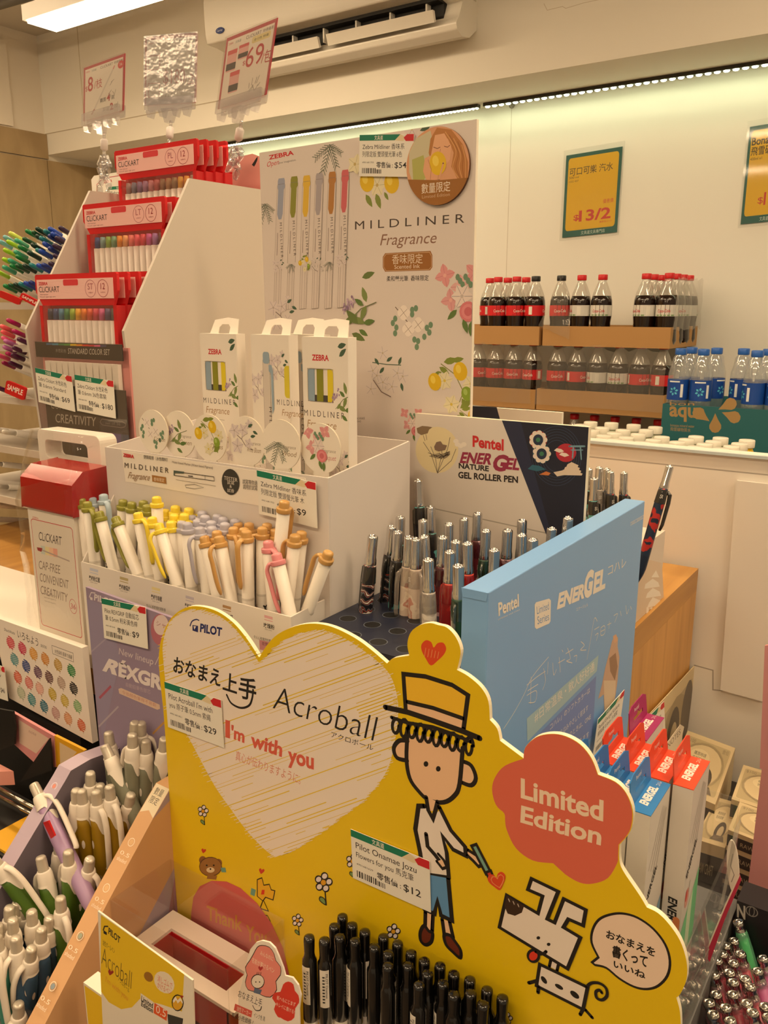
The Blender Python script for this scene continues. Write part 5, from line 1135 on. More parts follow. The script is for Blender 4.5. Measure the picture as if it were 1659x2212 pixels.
def gel_pen(pm, clip_c='2a2826', gripc=None):
    t = local('gel_pen', 'pen', 'patterned gel pens'); r = .0058
    g = MB(); g.lathe([(.001, 0), (.0022, .006), (.0045, .014), (r, .022), (r, .104), (r*.92, .112), (.0050, .116)], pm, 14); g.build('barrel', t)
    g = MB(); g.lathe([(.0049, .113), (.0052, .116), (.0050, .119), (.0045, .1215), (.0045, .139), (.0041, .1405), (.0030, .1408), (.0029, .1392), (.0016, .139), (.0014, .1412), (.0008, .142)], mat('d6d4d2', .12, 1), 14); g.build('push_button', t)
    g = MB(); m = film(clip_c, .35, .12, .06) if clip_c != '2a2826' else mat('2a2826', .12, coat=.6)
    g.lathe([(r+.0003, .098), (r+.0004, .0985), (r*.98, .110), (.0053, .1135), (.0051, .114)], m, 14, cap=False); g.tube([(r*.8, 0, .112), (r*1.45, 0, .109), (r*1.6, 0, .10), (r*1.6, 0, .075), (r*1.4, 0, .068)], [.0022, .0024, .0022, .0019, .0014], m, 8, flat=.6, ref=(0, 1, 0)); g.cyl_text('05', r+.0004, .108, .003, 'e8e4dc', -1.6, wd=.0042, down=True); g.build('clip', t)
    return t
pm = {'black': pattern_mat(['15131a', '8a9098', '18161c', 'b8402c', '101014', 'd8d0c4'], 40), 'navy': pattern_mat(['16263f', '1c2e48', 'b02a28', '16263f', '7aa8b8'], 45, 'noise'), 'dark': pattern_mat(['1c1a20', '24222a', '5aa0a0', '1c1a20', 'c86a38'], 50, 'noise'), 'cream': pattern_mat(['cbb8a6', 'd8c8b4', 'c08a78', 'cbb8a6', 'a02c34'], 70, 'noise'), 'white': pattern_mat(['c9bfb2', 'b8aea4', 'd8d0c4', '9a8c80'], 60, 'noise'), 'maroon': pattern_mat(['4a161c', '5c1c22', 'b8949a', '4a161c', 'd8b8a8'], 50, 'noise'), 'red': pattern_mat(['8a1418', 'a01c1c', 'd84a38', '6a4a70'], 50, 'noise'), 'green': pattern_mat(['16301f', '1f4630', 'b8b0a0', '16301f', '4a7a78'], 50, 'noise')}
gc = {'black': '2a2826', 'navy': '2a2826', 'dark': '2a2826', 'cream': 'b8aca0', 'white': '8a8480', 'maroon': '5a1a20', 'red': 'b02020', 'green': '1f3a2a'}
GP = {k: gel_pen(v, gc[k]) for k, v in pm.items()}
G_ = [('dark', 903, 1036, 910, 1180, 'tallest at the left'), ('navy', 812, 1096, 815, 1290, 'second from the left in the back'), ('dark', 930, 1093, 932, 1240, 'right of the tall one'), ('dark', 865, 1115, 860, 1290, 'rear left'), ('black', 847, 1136, 830, 1325, 'with waves, second at the front left'), ('dark', 860, 1147, 852, 1310, 'between the front left ones'), ('black', 806, 1156, 786, 1360, 'with white waves, leftmost in front'), ('navy', 914, 1122, 915, 1270, 'behind the cream pair'),
      ('cream', 884, 1158, 876, 1340, 'left of the cream pair'), ('cream', 899, 1162, 895, 1390, 'right of the cream pair, in front'), ('white', 916, 1156, 925, 1340, 'behind the cream pair'), ('white', 925, 1206, 928, 1385, 'pale with a grey clip, frontmost middle'), ('dark', 970, 1130, 968, 1260, 'middle back'), ('maroon', 1003, 1119, 1000, 1260, 'middle rear'), ('maroon', 1032, 1107, 1027, 1260, 'tallest of the maroon ones'), ('maroon', 957, 1158, 950, 1330, 'left of the red ones'), ('maroon', 985, 1167, 985, 1340, 'between the red ones'), ('red', 1010, 1171, 1010, 1330, 'right of two'), ('red', 972, 1189, 968, 1370, 'left of two'), ('green', 990, 1219, 990, 1390, 'in front beside the blue box'), ('green', 1050, 1144, 1043, 1290, 'upper left of the green ones'), ('green', 1068, 1185, 1063, 1320, 'close to the blue box edge'), ('maroon', 1097, 1143, 1090, 1280, 'rightmost of the maroon ones'), ('green', 1128, 1122, 1125, 1260, 'rearmost of the green ones'), ('green', 1127, 1153, 1125, 1280, 'right, before the rearmost green one'), ('navy', 1151, 1163, 1148, 1300, 'low beside the blue box'), ('dark', 1193, 1139, 1180, 1280, 'half behind the blue box'), ('dark', 1228, 1116, 1215, 1260, 'rightmost before the header board')]
CN = {'black': 'black', 'navy': 'navy', 'dark': 'charcoal', 'cream': 'cream and pink', 'white': 'pale', 'maroon': 'maroon', 'red': 'red', 'green': 'dark green'}
for k_, x, y, fx, fy_, l in G_:
    h = at(x, y-2, Z=1.417); Y = min(max(h.y, .497), .670)
    h = at(x, y-2, Y=Y); k2 = at(fx, fy_, Y=Y)
    put(GP[k_], h, h-(h-k2).normalized(), '%s patterned gel pen in the stand, %s' % (CN[k_], l), .142, random.choice((-1.4, -.4, -2.2, 2.8)), 'patterned gel pens')
# pens of the stand facing the other way
rs = empty('rear_pen_stand', (-.36, .95, ZS), 'pale stand behind the header board with gel pens facing away', 'pen stand')
g = MB(); g.box((-.45, .88, zf0), (-.275, 1.02, 1.335), mat('d8ccbe', .5)); g.build('stand_body', rs)
for k_, x, y, Y, fx, fy_, l in (('dark', 1273, 1010, .95, 1266, 1150, 'leftmost'), ('dark', 1283, 1031, .92, 1279, 1150, 'second from the left'), ('white', 1295, 1007, .93, 1285, 1150, 'pale one'), ('navy', 1311, 1010, .95, 1307, 1150, 'left of two navy ones'), ('navy', 1319, 1016, .93, 1316, 1150, 'right of two navy ones'), ('navy', 1348, 1018, .95, 1345, 1150, 'navy with a blue cap, at the right')):
    h = at(x, y, Y=Y); put(GP[k_], h, h-(h-at(fx, fy_, Y=Y)).normalized(), '%s gel pen in the rear stand, %s' % (CN[k_], l), .142, 1, 'patterned gel pens')
h = at(1448, 1004, Y=.93); put(GP['navy'], h, h-(h-at(1395, 1190, Y=.91)).normalized(), 'navy and red gel pen leaning alone above the blue box', .142, .3, 'patterned gel pens')
t = empty('pagoda_flap', (-.2745, .93, ZS), 'pale printed side flap with white pagoda beside the blue box on the oak shelf', 'display flap')
g = MB(); f = FX(-.2745); q = [f.px(*p) for p in ((1340, 1240), (1385, 1205), (1430, 1216), (1431, 1322), (1378, 1338), (1340, 1350))]
q = [(y, max(z, zf0)) for y, z in q]; g.prism(f, q, .002, mat('d8c2a8', .5))
for i in range(3): g.pfill(f, [(1394+4*i, 1262+20*i), (1410, 1250+20*i), (1428-(2-i)*3, 1258+20*i), (1431-(2-i)*3, 1267+20*i), (1392+3*i, 1272+20*i)], 'ece2d2')
g.pfill(f, [(1407, 1247), (1417, 1232), (1424, 1247)], 'ece2d2')
for i in range(4): g.pfill(f, [(1396+9*i, 1312), (1401+9*i, 1312), (1401+9*i, 1326), (1396+9*i, 1328)], 'ece2d2')
g.build('flap', t)
# ================================================================== blue gel pen display box
XB = -.2327
rs_ = MB(); rs_.box((-.262, .462, ZB), (-.099, .70, 1.094), mat('6a6a68', .5)); tag(rs_.build('grey_riser', None, (-.1, .66, ZB)), 'grey riser under the blue display box and the small hanging boxes', 'riser')
ZR = 1.0945
bs = MB(); bs.box((XB-.0195, .701, ZB+.0005), (XB-.001, .783, ZR-.0003), mat('4a4a4a', .5)); tag(bs.build('support_block', None, (XB-.01, .74, ZB)), 'narrow grey block under the back end of the blue display box', 'block')
bb = empty('display_box', (XB-.01, .62, ZR), 'tall light blue display box with white lettering, in front of the oak shelf', 'display box')
zt_ = 1.4225; bl = mat('7cabe0', .4); g = MB(); g.box((XB-.0195, .46, ZR), (XB, .7834, zt_), bl); g.build('box_body', bb, bevel=.0008)
f = FX(XB+.0001); g = MB(); wt = 'e6e0d6'
g.textpx(f, 'Pentel', (1077, 1330), (1121, 1309), (1076, 1303), wt, weight=.03); g.textpx(f, 'EXPRESSING YOUR WORLD', (1076, 1340), (1123, 1318), (1076, 1337), wt)
g.pfill(f, [(1158, 1301), (1186, 1293), (1190, 1297), (1189, 1342), (1186, 1347), (1159, 1359), (1155, 1355), (1155, 1306)], wt)
g.textpx(f, 'Limited', (1160, 1327), (1186, 1316), (1159, 1310), '6f9ac8'); g.textpx(f, 'Series', (1161, 1349), (1186, 1339), (1160, 1332), '6f9ac8')
g.textpx(f, 'ENER', (1203, 1315), (1262, 1290), (1206, 1283), wt, weight=.05, shear=.1); g.textpx(f, 'G', (1259, 1291), (1278, 1283), (1263, 1239), wt, weight=.06, shear=.1); g.textpx(f, 'EL', (1281, 1281), (1307, 1268), (1283, 1240), wt, weight=.05, shear=.1)
g.textpx(f, 'コハレ', (1313, 1243), (1352, 1222), (1314, 1222), wt); g.textpx(f, 'エナージェル', (1245, 1320), (1270, 1309), (1245, 1313), wt)
cal = [[(1088, 1574), (1110, 1540), (1132, 1500), (1150, 1462), (1185, 1419)], [(1138, 1480), (1160, 1462), (1178, 1450)], [(1140, 1492), (1162, 1478)], [(1147, 1462), (1146, 1520)], [(1138, 1502), (1158, 1492), (1156, 1515), (1142, 1518)],
       [(1174, 1444), (1178, 1470), (1172, 1490)], [(1184, 1430), (1182, 1456)], [(1194, 1432), (1196, 1458), (1202, 1446)], [(1208, 1420), (1210, 1452)], [(1206, 1432), (1220, 1424)], [(1214, 1404), (1216, 1408)],
       [(1226, 1400), (1232, 1422), (1224, 1428), (1236, 1432)], [(1222, 1412), (1238, 1402)], [(1240, 1418), (1246, 1416), (1244, 1430)], [(1255, 1386), (1262, 1394), (1254, 1404), (1266, 1404)], [(1268, 1424), (1276, 1380), (1284, 1336), (1290, 1342)],
       [(1284, 1360), (1294, 1354)], [(1286, 1372), (1292, 1368), (1288, 1384)], [(1298, 1356), (1298, 1372), (1306, 1368), (1306, 1352), (1298, 1356)], [(1298, 1364), (1306, 1360)], [(1312, 1350), (1320, 1346)], [(1316, 1342), (1315, 1358)], [(1326, 1330), (1334, 1326), (1328, 1344)], [(1340, 1320), (1342, 1330)], [(1352, 1308), (1354, 1326), (1358, 1316)], [(1362, 1310), (1364, 1316)]]
for c in cal: g.pline(f, c, 1.5, wt, curve=4)
g.pfill(f, [(1138, 1552), (1293, 1415), (1289, 1450), (1139, 1602)], 'a4c2cc'); g.textpx(f, '#日常温泉・飲人好好通', (1155, 1560), (1284, 1446), (1154, 1541), wt)
g.pfill(f, [(1150, 1600), (1288, 1460), (1280, 1590), (1140, 1720)], '7890cc')
for s_, L, R_, h in (('コハレ」のソフトカラーは', (1188, 1577), (1274, 1495), 12), ('紙をはみやさしく前ます', (1203, 1596), (1270, 1533), 12), ('そんなあなたのときは、ONE', (1186, 1632), (1276, 1552), 12), ('おわたしのするます', (1202, 1650), (1272, 1590), 12)): g.textpx(f, s_, L, R_, (L[0], L[1]-h), wt)
g.pfill(f, [(1322, 1385), (1329, 1370), (1335, 1378), (1334, 1396), (1338, 1420), (1334, 1470), (1330, 1500), (1318, 1560), (1306, 1545), (1304, 1500), (1292, 1510), (1300, 1480), (1308, 1440), (1316, 1410)], 'c8a890')
g.pfill(f, [(1316, 1422), (1330, 1410), (1334, 1440), (1328, 1470), (1318, 1450)], '9a7a60'); g.pfill(f, [(1304, 1470), (1330, 1470), (1328, 1510), (1316, 1556), (1306, 1540)], 'd8c4a8'); g.pfill(f, [(1324, 1374), (1331, 1370), (1334, 1384), (1327, 1390)], 'd8ac88')
k = f.k(1385, 1130); g.line(f, [f.px(*p) for p in ((1362, 1135), (1390, 1119), (1390, 1113), (1362, 1129))], k*.8, wt, True); g.textpx(f, '0001 SERIES', (1364, 1133), (1388, 1119), (1364, 1129), wt)
g.build('front_print', bb)
g = MB(); f2 = FY(.4599); g.prism(f2, [(XB-.0195, 1.4225), (XB, 1.4225), (XB-.001, 1.4165), (XB-.0185, 1.4165)], .0006, bl, z=.0007); g.build('lid_flap', bb)
price_tag(FX(XB+.0035), (1289, 1553), (1346, 1489), (1278, 1634), 'Pentel Energel Kohare', '鋼珠筆 0.5mm 沙漠藍', '$58', 'price ticket reading $58 standing against the blue display box')
# ------------------------------------------------------------------ small hanging boxes
def hang_box(top, nm, win):
    t = local('refill_box', 'pen box', 'small hanging gel pen boxes'); w_, d, h = .0142, .046, .17; wb = mat('ded6cc', .4)
    g = MB(); g.box((0, 0, 0), (w_, d, h), wb); fs = Fr((w_+.0001, 0, 0), (0, 1, 0), (0, 0, 1)); ff = Fr((0, -.0001, 0), (1, 0, 0), (0, 0, 1))
    for i in range(4): g.line(fs, [(.006+.006*i, h-.045-.004*i), (.030+.003*i, h-.008-.002*i)], .0009, 'b0a8a0')
    g.text(fs, 'ENERGEL', .006, h-.075, .006, INK, wd=.030, rot=.75, weight=.02); g.fill(fs, ell(.012, h-.095, .006, .008), 'd8a090'); g.fill(fs, ell(.010, h-.092, .003, .005), 'cc5048')
    g.line(fs, [(.016, h-.092), (.018, h-.084)], .0008, '4a4038')
    g.fill(fs, [(.001, .02), (.045, .02), (.045, h-.088), (.022, h-.105), (.001, h-.12)], win[0]); g.fill(fs, [(.018, .02), (.03, .02), (.03, h-.099), (.018, h-.107)], win[1])
    g.text(ff, 'ENERGEL', .0042, h-.09, .0062, INK, wd=.034, rot=-PI/2+.02, weight=.03, shear=.15); g.text(ff, 'コハレ', .0045, h-.128, .004, '8a8078', wd=.012, rot=-PI/2); g.fill(ff, rrect(.005, .045, .0024, .0085, .02), win[2]); g.build('box_body', t)
    g = MB(); tp = mat(top, .45); g.box((-.0001, -.0001, h), (w_+.0001, d+.0001, h+.0006), tp); ft = FZ(h+.0007)
    f5 = Fr((0, 0, h+.0007), (0, 1, 0), (-1, 0, 0)); g.text(f5, 'ENERGEL', .010, -.0085, .0055, 'ece4da', wd=.026, weight=.05, shear=.2); g.text(f5, 'コハレ', .039, -.0085, .003, 'ece4da', wd=.006); g.build('coloured_top', t)
    g = MB(); fx = Fr((0, 0, h), (0, 1, 0), (-.12, 0, 1)); outer = [(0.001, 0), (d-.001, 0), (d-.002, .018), (d*.80, .021), (d*.2, .021), (.002, .018)]
    inner = [(d*.25, .007), (d*.75, .007), (d*.75, .0105), (d*.58, .0105), (d*.5, .0135), (d*.42, .0105), (d*.25, .0105)]
    g.prism_hole(fx, outer, inner, .0008, tp, z=.0008); g.text(fx, 'Pentel', d*.3, .0145, .003, 'ece4da', wd=.011, z=.0009); g.build('hang_tab', t)
    return t
BXB = hang_box('2a7cc0', 'blue', ('7aa0b8', '8fb4c8', '8fb4c8')); BXR = hang_box('e04824', 'red', ('7ac890', 'cfe0c0', 'e08850')); BXM = hang_box('a01c60', 'magenta', ('b080b8', 'd8c0d8', 'b890c0'))
def put_box(p, x, y, z, label):
    r = p if p.name not in USED else copy_tree(p); USED.add(p.name); r.location = (x, y, z); r['label'] = label; r['group'] = 'small hanging gel pen boxes'
zt0 = ZR+.008+.17
b0 = at(1360, 1749, Z=zt0); r0 = at(1448, 1703, Z=zt0); m0 = at(1352, 1598, Z=zt0)
for i in range(4): put_box(BXB, b0.x-.0152*i, b0.y, ZR+.008, 'small white hanging box with blue top, '+('nearest the front right corner of the blue row' if i == 0 else '%s from the right in the blue row' % ORD[i]))
for i in range(4): put_box(BXR, r0.x-.0172*i, max(r0.y, b0.y+.048), ZR+.008, 'small white hanging box with orange-red top, %s from the right in the red row' % ORD[i])
put_box(BXM, m0.x, max(m0.y, b0.y+.098), ZR+.008, 'small hanging box with magenta top behind the orange-red ones')
# clear acrylic bin round them
cb = empty('acrylic_bin', (-.15, b0.y+.05, ZR), 'clear acrylic bin holding the small hanging boxes', 'acrylic bin')
ac = film('dfe2e0', .96, .05, .04); x0, x1, y0, y1 = XB+.003, r0.x+.030, b0.y-.006, b0.y+.155
for nm, a, b in (('base', (x0, y0, ZR+.0005), (x1, y1, ZR+.0035)), ('front_wall', (x0, y0, ZR+.004), (x1, y0+.002, ZR+.075)), ('side_wall', (x1-.002, y0+.0021, ZR+.004), (x1, y1, ZR+.09)), ('back_wall', (x0, y1-.002, ZR+.004), (x1-.0021, y1, ZR+.12))):
    g = MB(); g.box(a, b, ac); g.build(nm, cb)
# ------------------------------------------------------------------ banknote pattern boxes
NB, ND, NM = 'cdbb93', '4c463e', '8a7c64'
def note_print(g, f, s=1):
    g.fill(f, rrect(.9, .84, .04, .05, .08), 'b4a47e'); g.fill(f, ell(.5, .5, .40, .36), NB); g.fill(f, ell(.42, .62, .20, .14), 'd8c8a0')
    for i, t_ in enumerate(('購買時請', '告訴我喔')): g.text(f, t_, .42, .64-.09*i, .06, ND, wd=.24, align='c')
    g.fill(f, ell(.62, .30, .17, .20), ND); g.fill(f, ell(.64, .28, .09, .13), 'b8a888'); g.fill(f, [(.42, .09), (.88, .09), (.80, .2), (.5, .2)], '6a6054'); g.text(f, '$100', .08, .82, .07, NM, wd=.16); g.text(f, '壹佰', .80, .82, .07, NM, wd=.12)
    for k in range(4): g.line(f, ell(.5, .5, .43-.012*k, .39-.012*k), .004, NM, True)
def note_box(px4, z, th, label, sidec=NB, band='423c38', ref=None):
    """flat box with its top corners (left-near, left-far, right-far, right-near) seen at these photo pixels"""
    A, B, C_, D = [at(*p, Z=ref or z) for p in px4]
    for p in (A, B, C_, D): p.z = z
    f = Fr(A, D-A, B-A); C_ = f.p(1, 1); t = empty('note_box', (A+C_)/2-Vector((0, 0, th)), label, 'box', 'banknote-patterned boxes')
    f0 = Fr((0, 0, z), (1, 0, 0), (0, 1, 0)); g = MB(); g.prism(f0, [(p.x, p.y) for p in (A, D, C_, B)], th, NB, sidec)
    note_print(g, f)
    g.build('box_body', t); fs = Fr(A-Vector((0, 0, th)), D-A, Vector((0, 0, th))); g = MB(); fs = fs.up(.0004); g.sheet(fs, 0, 0, 1, .72, mat(band, .5), .0003); g.text(fs, 'RAW CRAFT', .2, .22, .26, 'b8a888', wd=.5); g.build('printed_band', t)
pA = [(1432, 1690), (1486, 1578), (1612, 1620), (1545, 1738)]
note_box(pA, .998, .033, 'banknote-patterned flat box farthest back, against the oak shelf')
def below(px4, z, z2): return [at(*p, Z=z) for p in px4], z2
note_box(pA, .9645, .034, 'banknote-patterned flat box under the farthest one', ref=.998)
pE = [(1500, 1812), (1548, 1722), (1604, 1742), (1566, 1832)]
note_box(pE, .985, .054, 'banknote-patterned box between the farthest one and the right stack')
pC = [(1580, 1726), (1606, 1652), (1740, 1690), (1725, 1772)]; pD = [(1573, 1792), (1598, 1732), (1740, 1776), (1722, 1850)]
note_box(pC, 1.012, .024, 'banknote-patterned flat box in the middle at the right edge')
note_box(pC, .9878, .057, 'dark-banded flat box under the middle one at the right edge', ref=1.012)
note_box(pD, 1.016, .020, 'banknote-patterned flat box nearest the front at the right edge, topmost')
note_box(pD, .9957, .022, 'dark-banded flat box second from the top in the front right stack', ref=1.016)
note_box(pD, .9735, .022, 'dark-banded flat box third from the top in the front right stack', ref=1.016)
note_box(pD, .9512, .0205, 'dark-banded flat box at the bottom of the front right stack', ref=1.016)
bpl = empty('black_box', (-.02, .70, ZB), 'black box with a white letter N and ball mark beside the crystal pens', 'box')
bpl.location = at(1640, 2010, Y=.672); bpl.location.z = ZB
bpl_y = .672; a = at(1592, 1945, Y=bpl_y); b = at(1760, 2110, Y=bpl_y); g = MB(); 
g.box((a.x, bpl_y, ZB), (b.x, bpl_y+.03, a.z), mat('15131a', .4)); f = FY(bpl_y)
g.textpx(f, 'N', (1592, 1980), (1610, 1986), (1592, 1952), 'b8b2a8', weight=.03); g.line(f, ell(*f.px(1624, 1969), .0045, .0045, 16), .0008, '8a8580', True); g.line(f, ell(*f.px(1624, 1969), .002, .0045, 12), .0006, '8a8580', True); g.build('box_body', bpl)
# banknote poster leaning on the oak side
f = FX(-.2655); g = MB(); q = [f.px(*p) for p in ((1402, 1700), (1388, 1560), (1503, 1436), (1478, 1625))]
q = [(q[0][0], ZB+.001), q[1], q[2], (q[3][0], ZB+.001)]; g.prism(f, q, .0012, NB); f4 = f.sub((1390, 1562), (1502, 1438), (1398, 1680)); g.clip = q
for p, c in (([(.05, .1), (.95, .1), (.95, .9), (.05, .9)], 'b0a080'), (ell(.62, .5, .28, .42), 'a09070'), (ell(.60, .55, .13, .28), '5a5248'), (ell(.61, .48, .08, .2), 'b8a888'), (ell(.88, .62, .12, .3), '6a6054')): g.fill(f, [(f.px(1390, 1562)[0]+a*(f.px(1502, 1438)[0]-f.px(1390, 1562)[0]), q[0][1]+b*(q[2][1]-q[0][1])) for a, b in p], c)
tag(g.build('note_poster', None, (-.2655, q[0][0], ZB)), 'banknote-printed card leaning on the oak shelf side behind the small boxes', 'card')
price_tag(FX(-.2595), (1381, 1565), (1432, 1515), (1386, 1640), 'Pentel 鋼珠筆 0.5mm', '替芯 黑色', '$12', 'price ticket in front of the banknote-printed card')
f = FX(-.252); g = MB(); q = [f.px(*p) for p in ((1436, 1612), (1470, 1565), (1478, 1570), (1466, 1625), (1440, 1650))]; g.prism(f, q, .0006, 'e0d4c0'); g.prism(f, [(q[2][0]-.008, ZB+.001), (q[2][0]-.002, ZB+.001), (q[2][0]-.002, q[2][1]-.01), (q[2][0]-.008, q[2][1]-.01)], .0006, 'e0d4c0', z=-.0007); g.textpx(f, 'NOTES', (1442, 1618), (1470, 1585), (1442, 1606), '7a7064'); tag(g.build('paper_card', None, (-.252, q[0][0], ZR)), 'small white card standing behind the orange-red box tops', 'card')
f = FY(.86); g = MB(); q = [f.px(*p) for p in ((1641, 1660), (1652, 1395), (1960, 1335), (1960, 1750))]; q = [(a, b) for a, b in q]; g.prism(f, q, .003, mat('e09a96', .5)); g.prism(f, [(q[0][0]+.002, ZB+.001), (q[2][0], ZB+.001), (q[2][0], q[0][1]), (q[0][0]+.002, q[0][1])], .003, mat('e09a96', .5), z=-.0001); tag(g.build('pink_card', None, (q[0][0], .86, ZR)), 'pink header card cut off by the right edge of the photo', 'card')
# ------------------------------------------------------------------ crystal pens bottom right
def crystal_pen(c, nm):
    t = local('crystal_pen', 'pen', 'clear pens at the lower right'); r = .0062
    g = MB(); g.lathe([(.002, 0), (.005, .012), (r, .03), (r, .100), (r*.96, .118), (.0052, .130), (.0046, .133)], film({'b8304a': 'e2b4bc', '5fcf90': '8ae0b0', 'c05a98': 'e4b8d4'}[c], .70, .08, .05), 12); g.build('barrel', t)
    g = MB(); g.lathe([(.0032, .01), (.0042, .02), (.0042, .126)], mat(c, .3, coat=.4), 8); g.build('ink_tube', t)
    g = MB(); g.lathe([(.0044, .130), (.0046, .1325), (.0041, .1335), (.0040, .137), (.0045, .1375), (.0046, .1395), (.0043, .1412), (.0036, .1418), (.0034, .1406), (.0022, .1402), (.0019, .1416), (.0006, .142)], mat('c9c4bc', .14, 1), 14); g.build('push_button', t); return t
CPR, CPG, CPP = crystal_pen('b8304a', 'dark red'), crystal_pen('5fcf90', 'green'), crystal_pen('c05a98', 'pink')
CP_ = [(1594, 1988, 'g'), (1584, 2028, 'r'), (1566, 2038, 'r'), (1559, 2056, 'r'), (1598, 2056, 'r'), (1547, 2071, 'r'), (1583, 2076, 'r'), (1647, 2066, 'p'), (1635, 2093, 'p'), (1574, 2096, 'r'), (1541, 2102, 'r'), (1608, 2110, 'r'), (1582, 2117, 'r'), (1619, 2127, 'r'), (1545, 2143, 'r'), (1581, 2143, 'r'), (1530, 2161, 'r'), (1611, 2162, 'r'), (1566, 2172, 'r'), (1651, 2169, 'p'), (1624, 2182, 'r'), (1539, 2186, 'r'), (1576, 2200, 'r'), (1658, 2192, 'p')]
zc_ = 1.088
for i, (x, y, k_) in enumerate(CP_):
    h = at(x, y, Z=zc_+(.012 if i == 0 else 0)); d = Vector((-.40, .12, 1)).normalized()
    put({'r': CPR, 'g': CPG, 'p': CPP}[k_], h, h-d, {'g': 'green clear pen with silver button, at the top of the lower right cluster', 'p': 'pink clear pen with silver button, %s down the right side of the cluster' % ['first', 'second', 'third', 'fourth'][min(3, sum(1 for q in CP_[:i] if q[2] == 'p'))], 'r': 'dark red clear pen with silver button in the lower right cluster, %s from the top' % (ORD+['sixteenth', 'seventeenth', 'eighteenth', 'nineteenth', 'twentieth'])[sum(1 for q in CP_[:i] if q[2] == 'r')]}[k_], .142, i*1.3, 'clear pens at the lower right')
ct = empty('pen_cup', (-.02, .52, ZB), 'clear bluish pen bin at the lower right holding the silver-topped pens', 'pen bin')
bm = mat('5d6a80', .4); cx0, cx1, cy0, cy1, cz = -.097, .06, .46, .66, 1.035
for nm, a, b in (('base', (cx0, cy0, ZB+.0005), (cx1, cy1, ZB+.0035)), ('left_wall', (cx0, cy0, ZB+.004), (cx0+.002, cy1, cz)), ('back_wall', (cx0+.0021, cy1-.002, ZB+.004), (cx1, cy1, cz)), ('right_wall', (cx1-.002, cy0, ZB+.004), (cx1, cy1-.0021, cz)), ('front_wall', (cx0+.0021, cy0, ZB+.004), (cx1-.0021, cy0+.002, cz))):
    g = MB(); g.box(a, b, bm); g.build(nm, ct)
f = FY(.60); t = empty('pen_sign', f.p(*f.px(1560, 1990)), 'narrow red and white sign card with a round tag seen edge-on above the clear pens', 'sign')
g = MB(); f = FX(-.108); 
def slantcard(g, px_, th, m, Yn, Yf):
    pass
f = FY(.585); g.prism(f, [f.px(*p) for p in ((1597, 1888), (1601, 1902), (1566, 1985), (1533, 2078), (1529, 2072), (1532, 2040), (1566, 1955))], .001, mat('b82a48', .4)); g.pline(f, [(1597, 1890), (1566, 1958), (1530, 2045)], 2.5, 'e6d8c8'); g.pline(f, [(1531, 2050), (1492, 2128)], 2, 'c8c4bc'); g.build('sign_card', t)
f = FY(.588); g = MB(); g.prism(f, [f.px(1583+13*math.cos(a)+.18*(-58*math.sin(a))*-.35, 1873+58*math.sin(a)) for a in [-i*PI/14 for i in range(28)]], .0015, mat('ddd2c4', .4)); g.pline(f, [(1583, 1845), (1578, 1870), (1586, 1890), (1580, 1905)], 1.5, '8a8078'); g.build('round_tag', t)
f = FY(.587); g = MB(); g.prism(f, [f.px(*p) for p in ((1586, 1792), (1598, 1770), (1600, 1776), (1562, 1955), (1556, 1952))], .001, film('e4e0d8', .6, .1, .1)); g.build('clear_strip', t)
# ================================================================== heart board
HY = .42; f = FY(HY); HB = empty('heart_board', (-.32, HY, ZB), 'big yellow cut-out board with white heart, boy in hat and dog at the front', 'display board')
OUT = [(415, 2330), (402, 2150), (390, 2040), (378, 1900), (368, 1750), (355, 1560), (346, 1470), (343, 1420), (350, 1375), (370, 1335), (400, 1313), (432, 1310), (470, 1321), (505, 1346), (535, 1382), (560, 1421), (575, 1396), (600, 1370), (640, 1352), (680, 1347), (720, 1355), (765, 1377), (800, 1402), (836, 1433), (850, 1422), (884, 1416), (880, 1390), (888, 1365), (908, 1350), (930, 1346), (946, 1350), (966, 1356), (985, 1377), (995, 1405), (991, 1432), (987, 1447), (1012, 1461), (1040, 1486), (1055, 1515), (1058, 1555), (1074, 1574), (1080, 1600), (1131, 1638), (1135, 1614), (1159, 1592), (1191, 1585), (1222, 1590), (1254, 1608), (1278, 1638), (1292, 1673), (1330, 1689), (1353, 1713), (1367, 1749), (1365, 1785), (1355, 1806), (1338, 1825), (1338, 1857), (1346, 1881), (1381, 1933), (1397, 1960), (1421, 1972), (1445, 1996), (1469, 2032), (1483, 2076), (1483, 2115), (1470, 2146), (1461, 2155), (1469, 2187), (1471, 2240), (1474, 2330)]
def soft(P, cusps, n=4):
    """round an outline between its sharp corners"""
    k = [i for i, p in enumerate(P) if p in cusps]; P2 = P[k[0]:]+P[:k[0]]; out = []; seg = [P2[0]]
    for p in P2[1:]+[P2[0]]:
        seg.append(p)
        if p in cusps:
            out += spline(seg, n, False)[:-1] if len(seg) > 2 else [seg[0]]
            seg = [p]
    return out
OUT = soft(OUT, {(415, 2330), (560, 1421), (836, 1433), (884, 1416), (987, 1447), (1058, 1555), (1080, 1600), (1131, 1638), (1292, 1673), (1338, 1825), (1397, 1960), (1461, 2155), (1474, 2330)})
YEL = mat('e8c414', .32, coat=.15); g = MB()
low = ZB+.0005; q = [f.px(*p) for p in OUT]; q = [(a, low) if p in ((415, 2330), (1474, 2330)) else (a, b) for p, (a, b) in zip([tuple(p) for p in OUT], q)]
g.prism(f, q, .0035, YEL, mat('eee4c8', .5)); g.build('board', HB)
g = MB(); CR = 'ecdfd2'
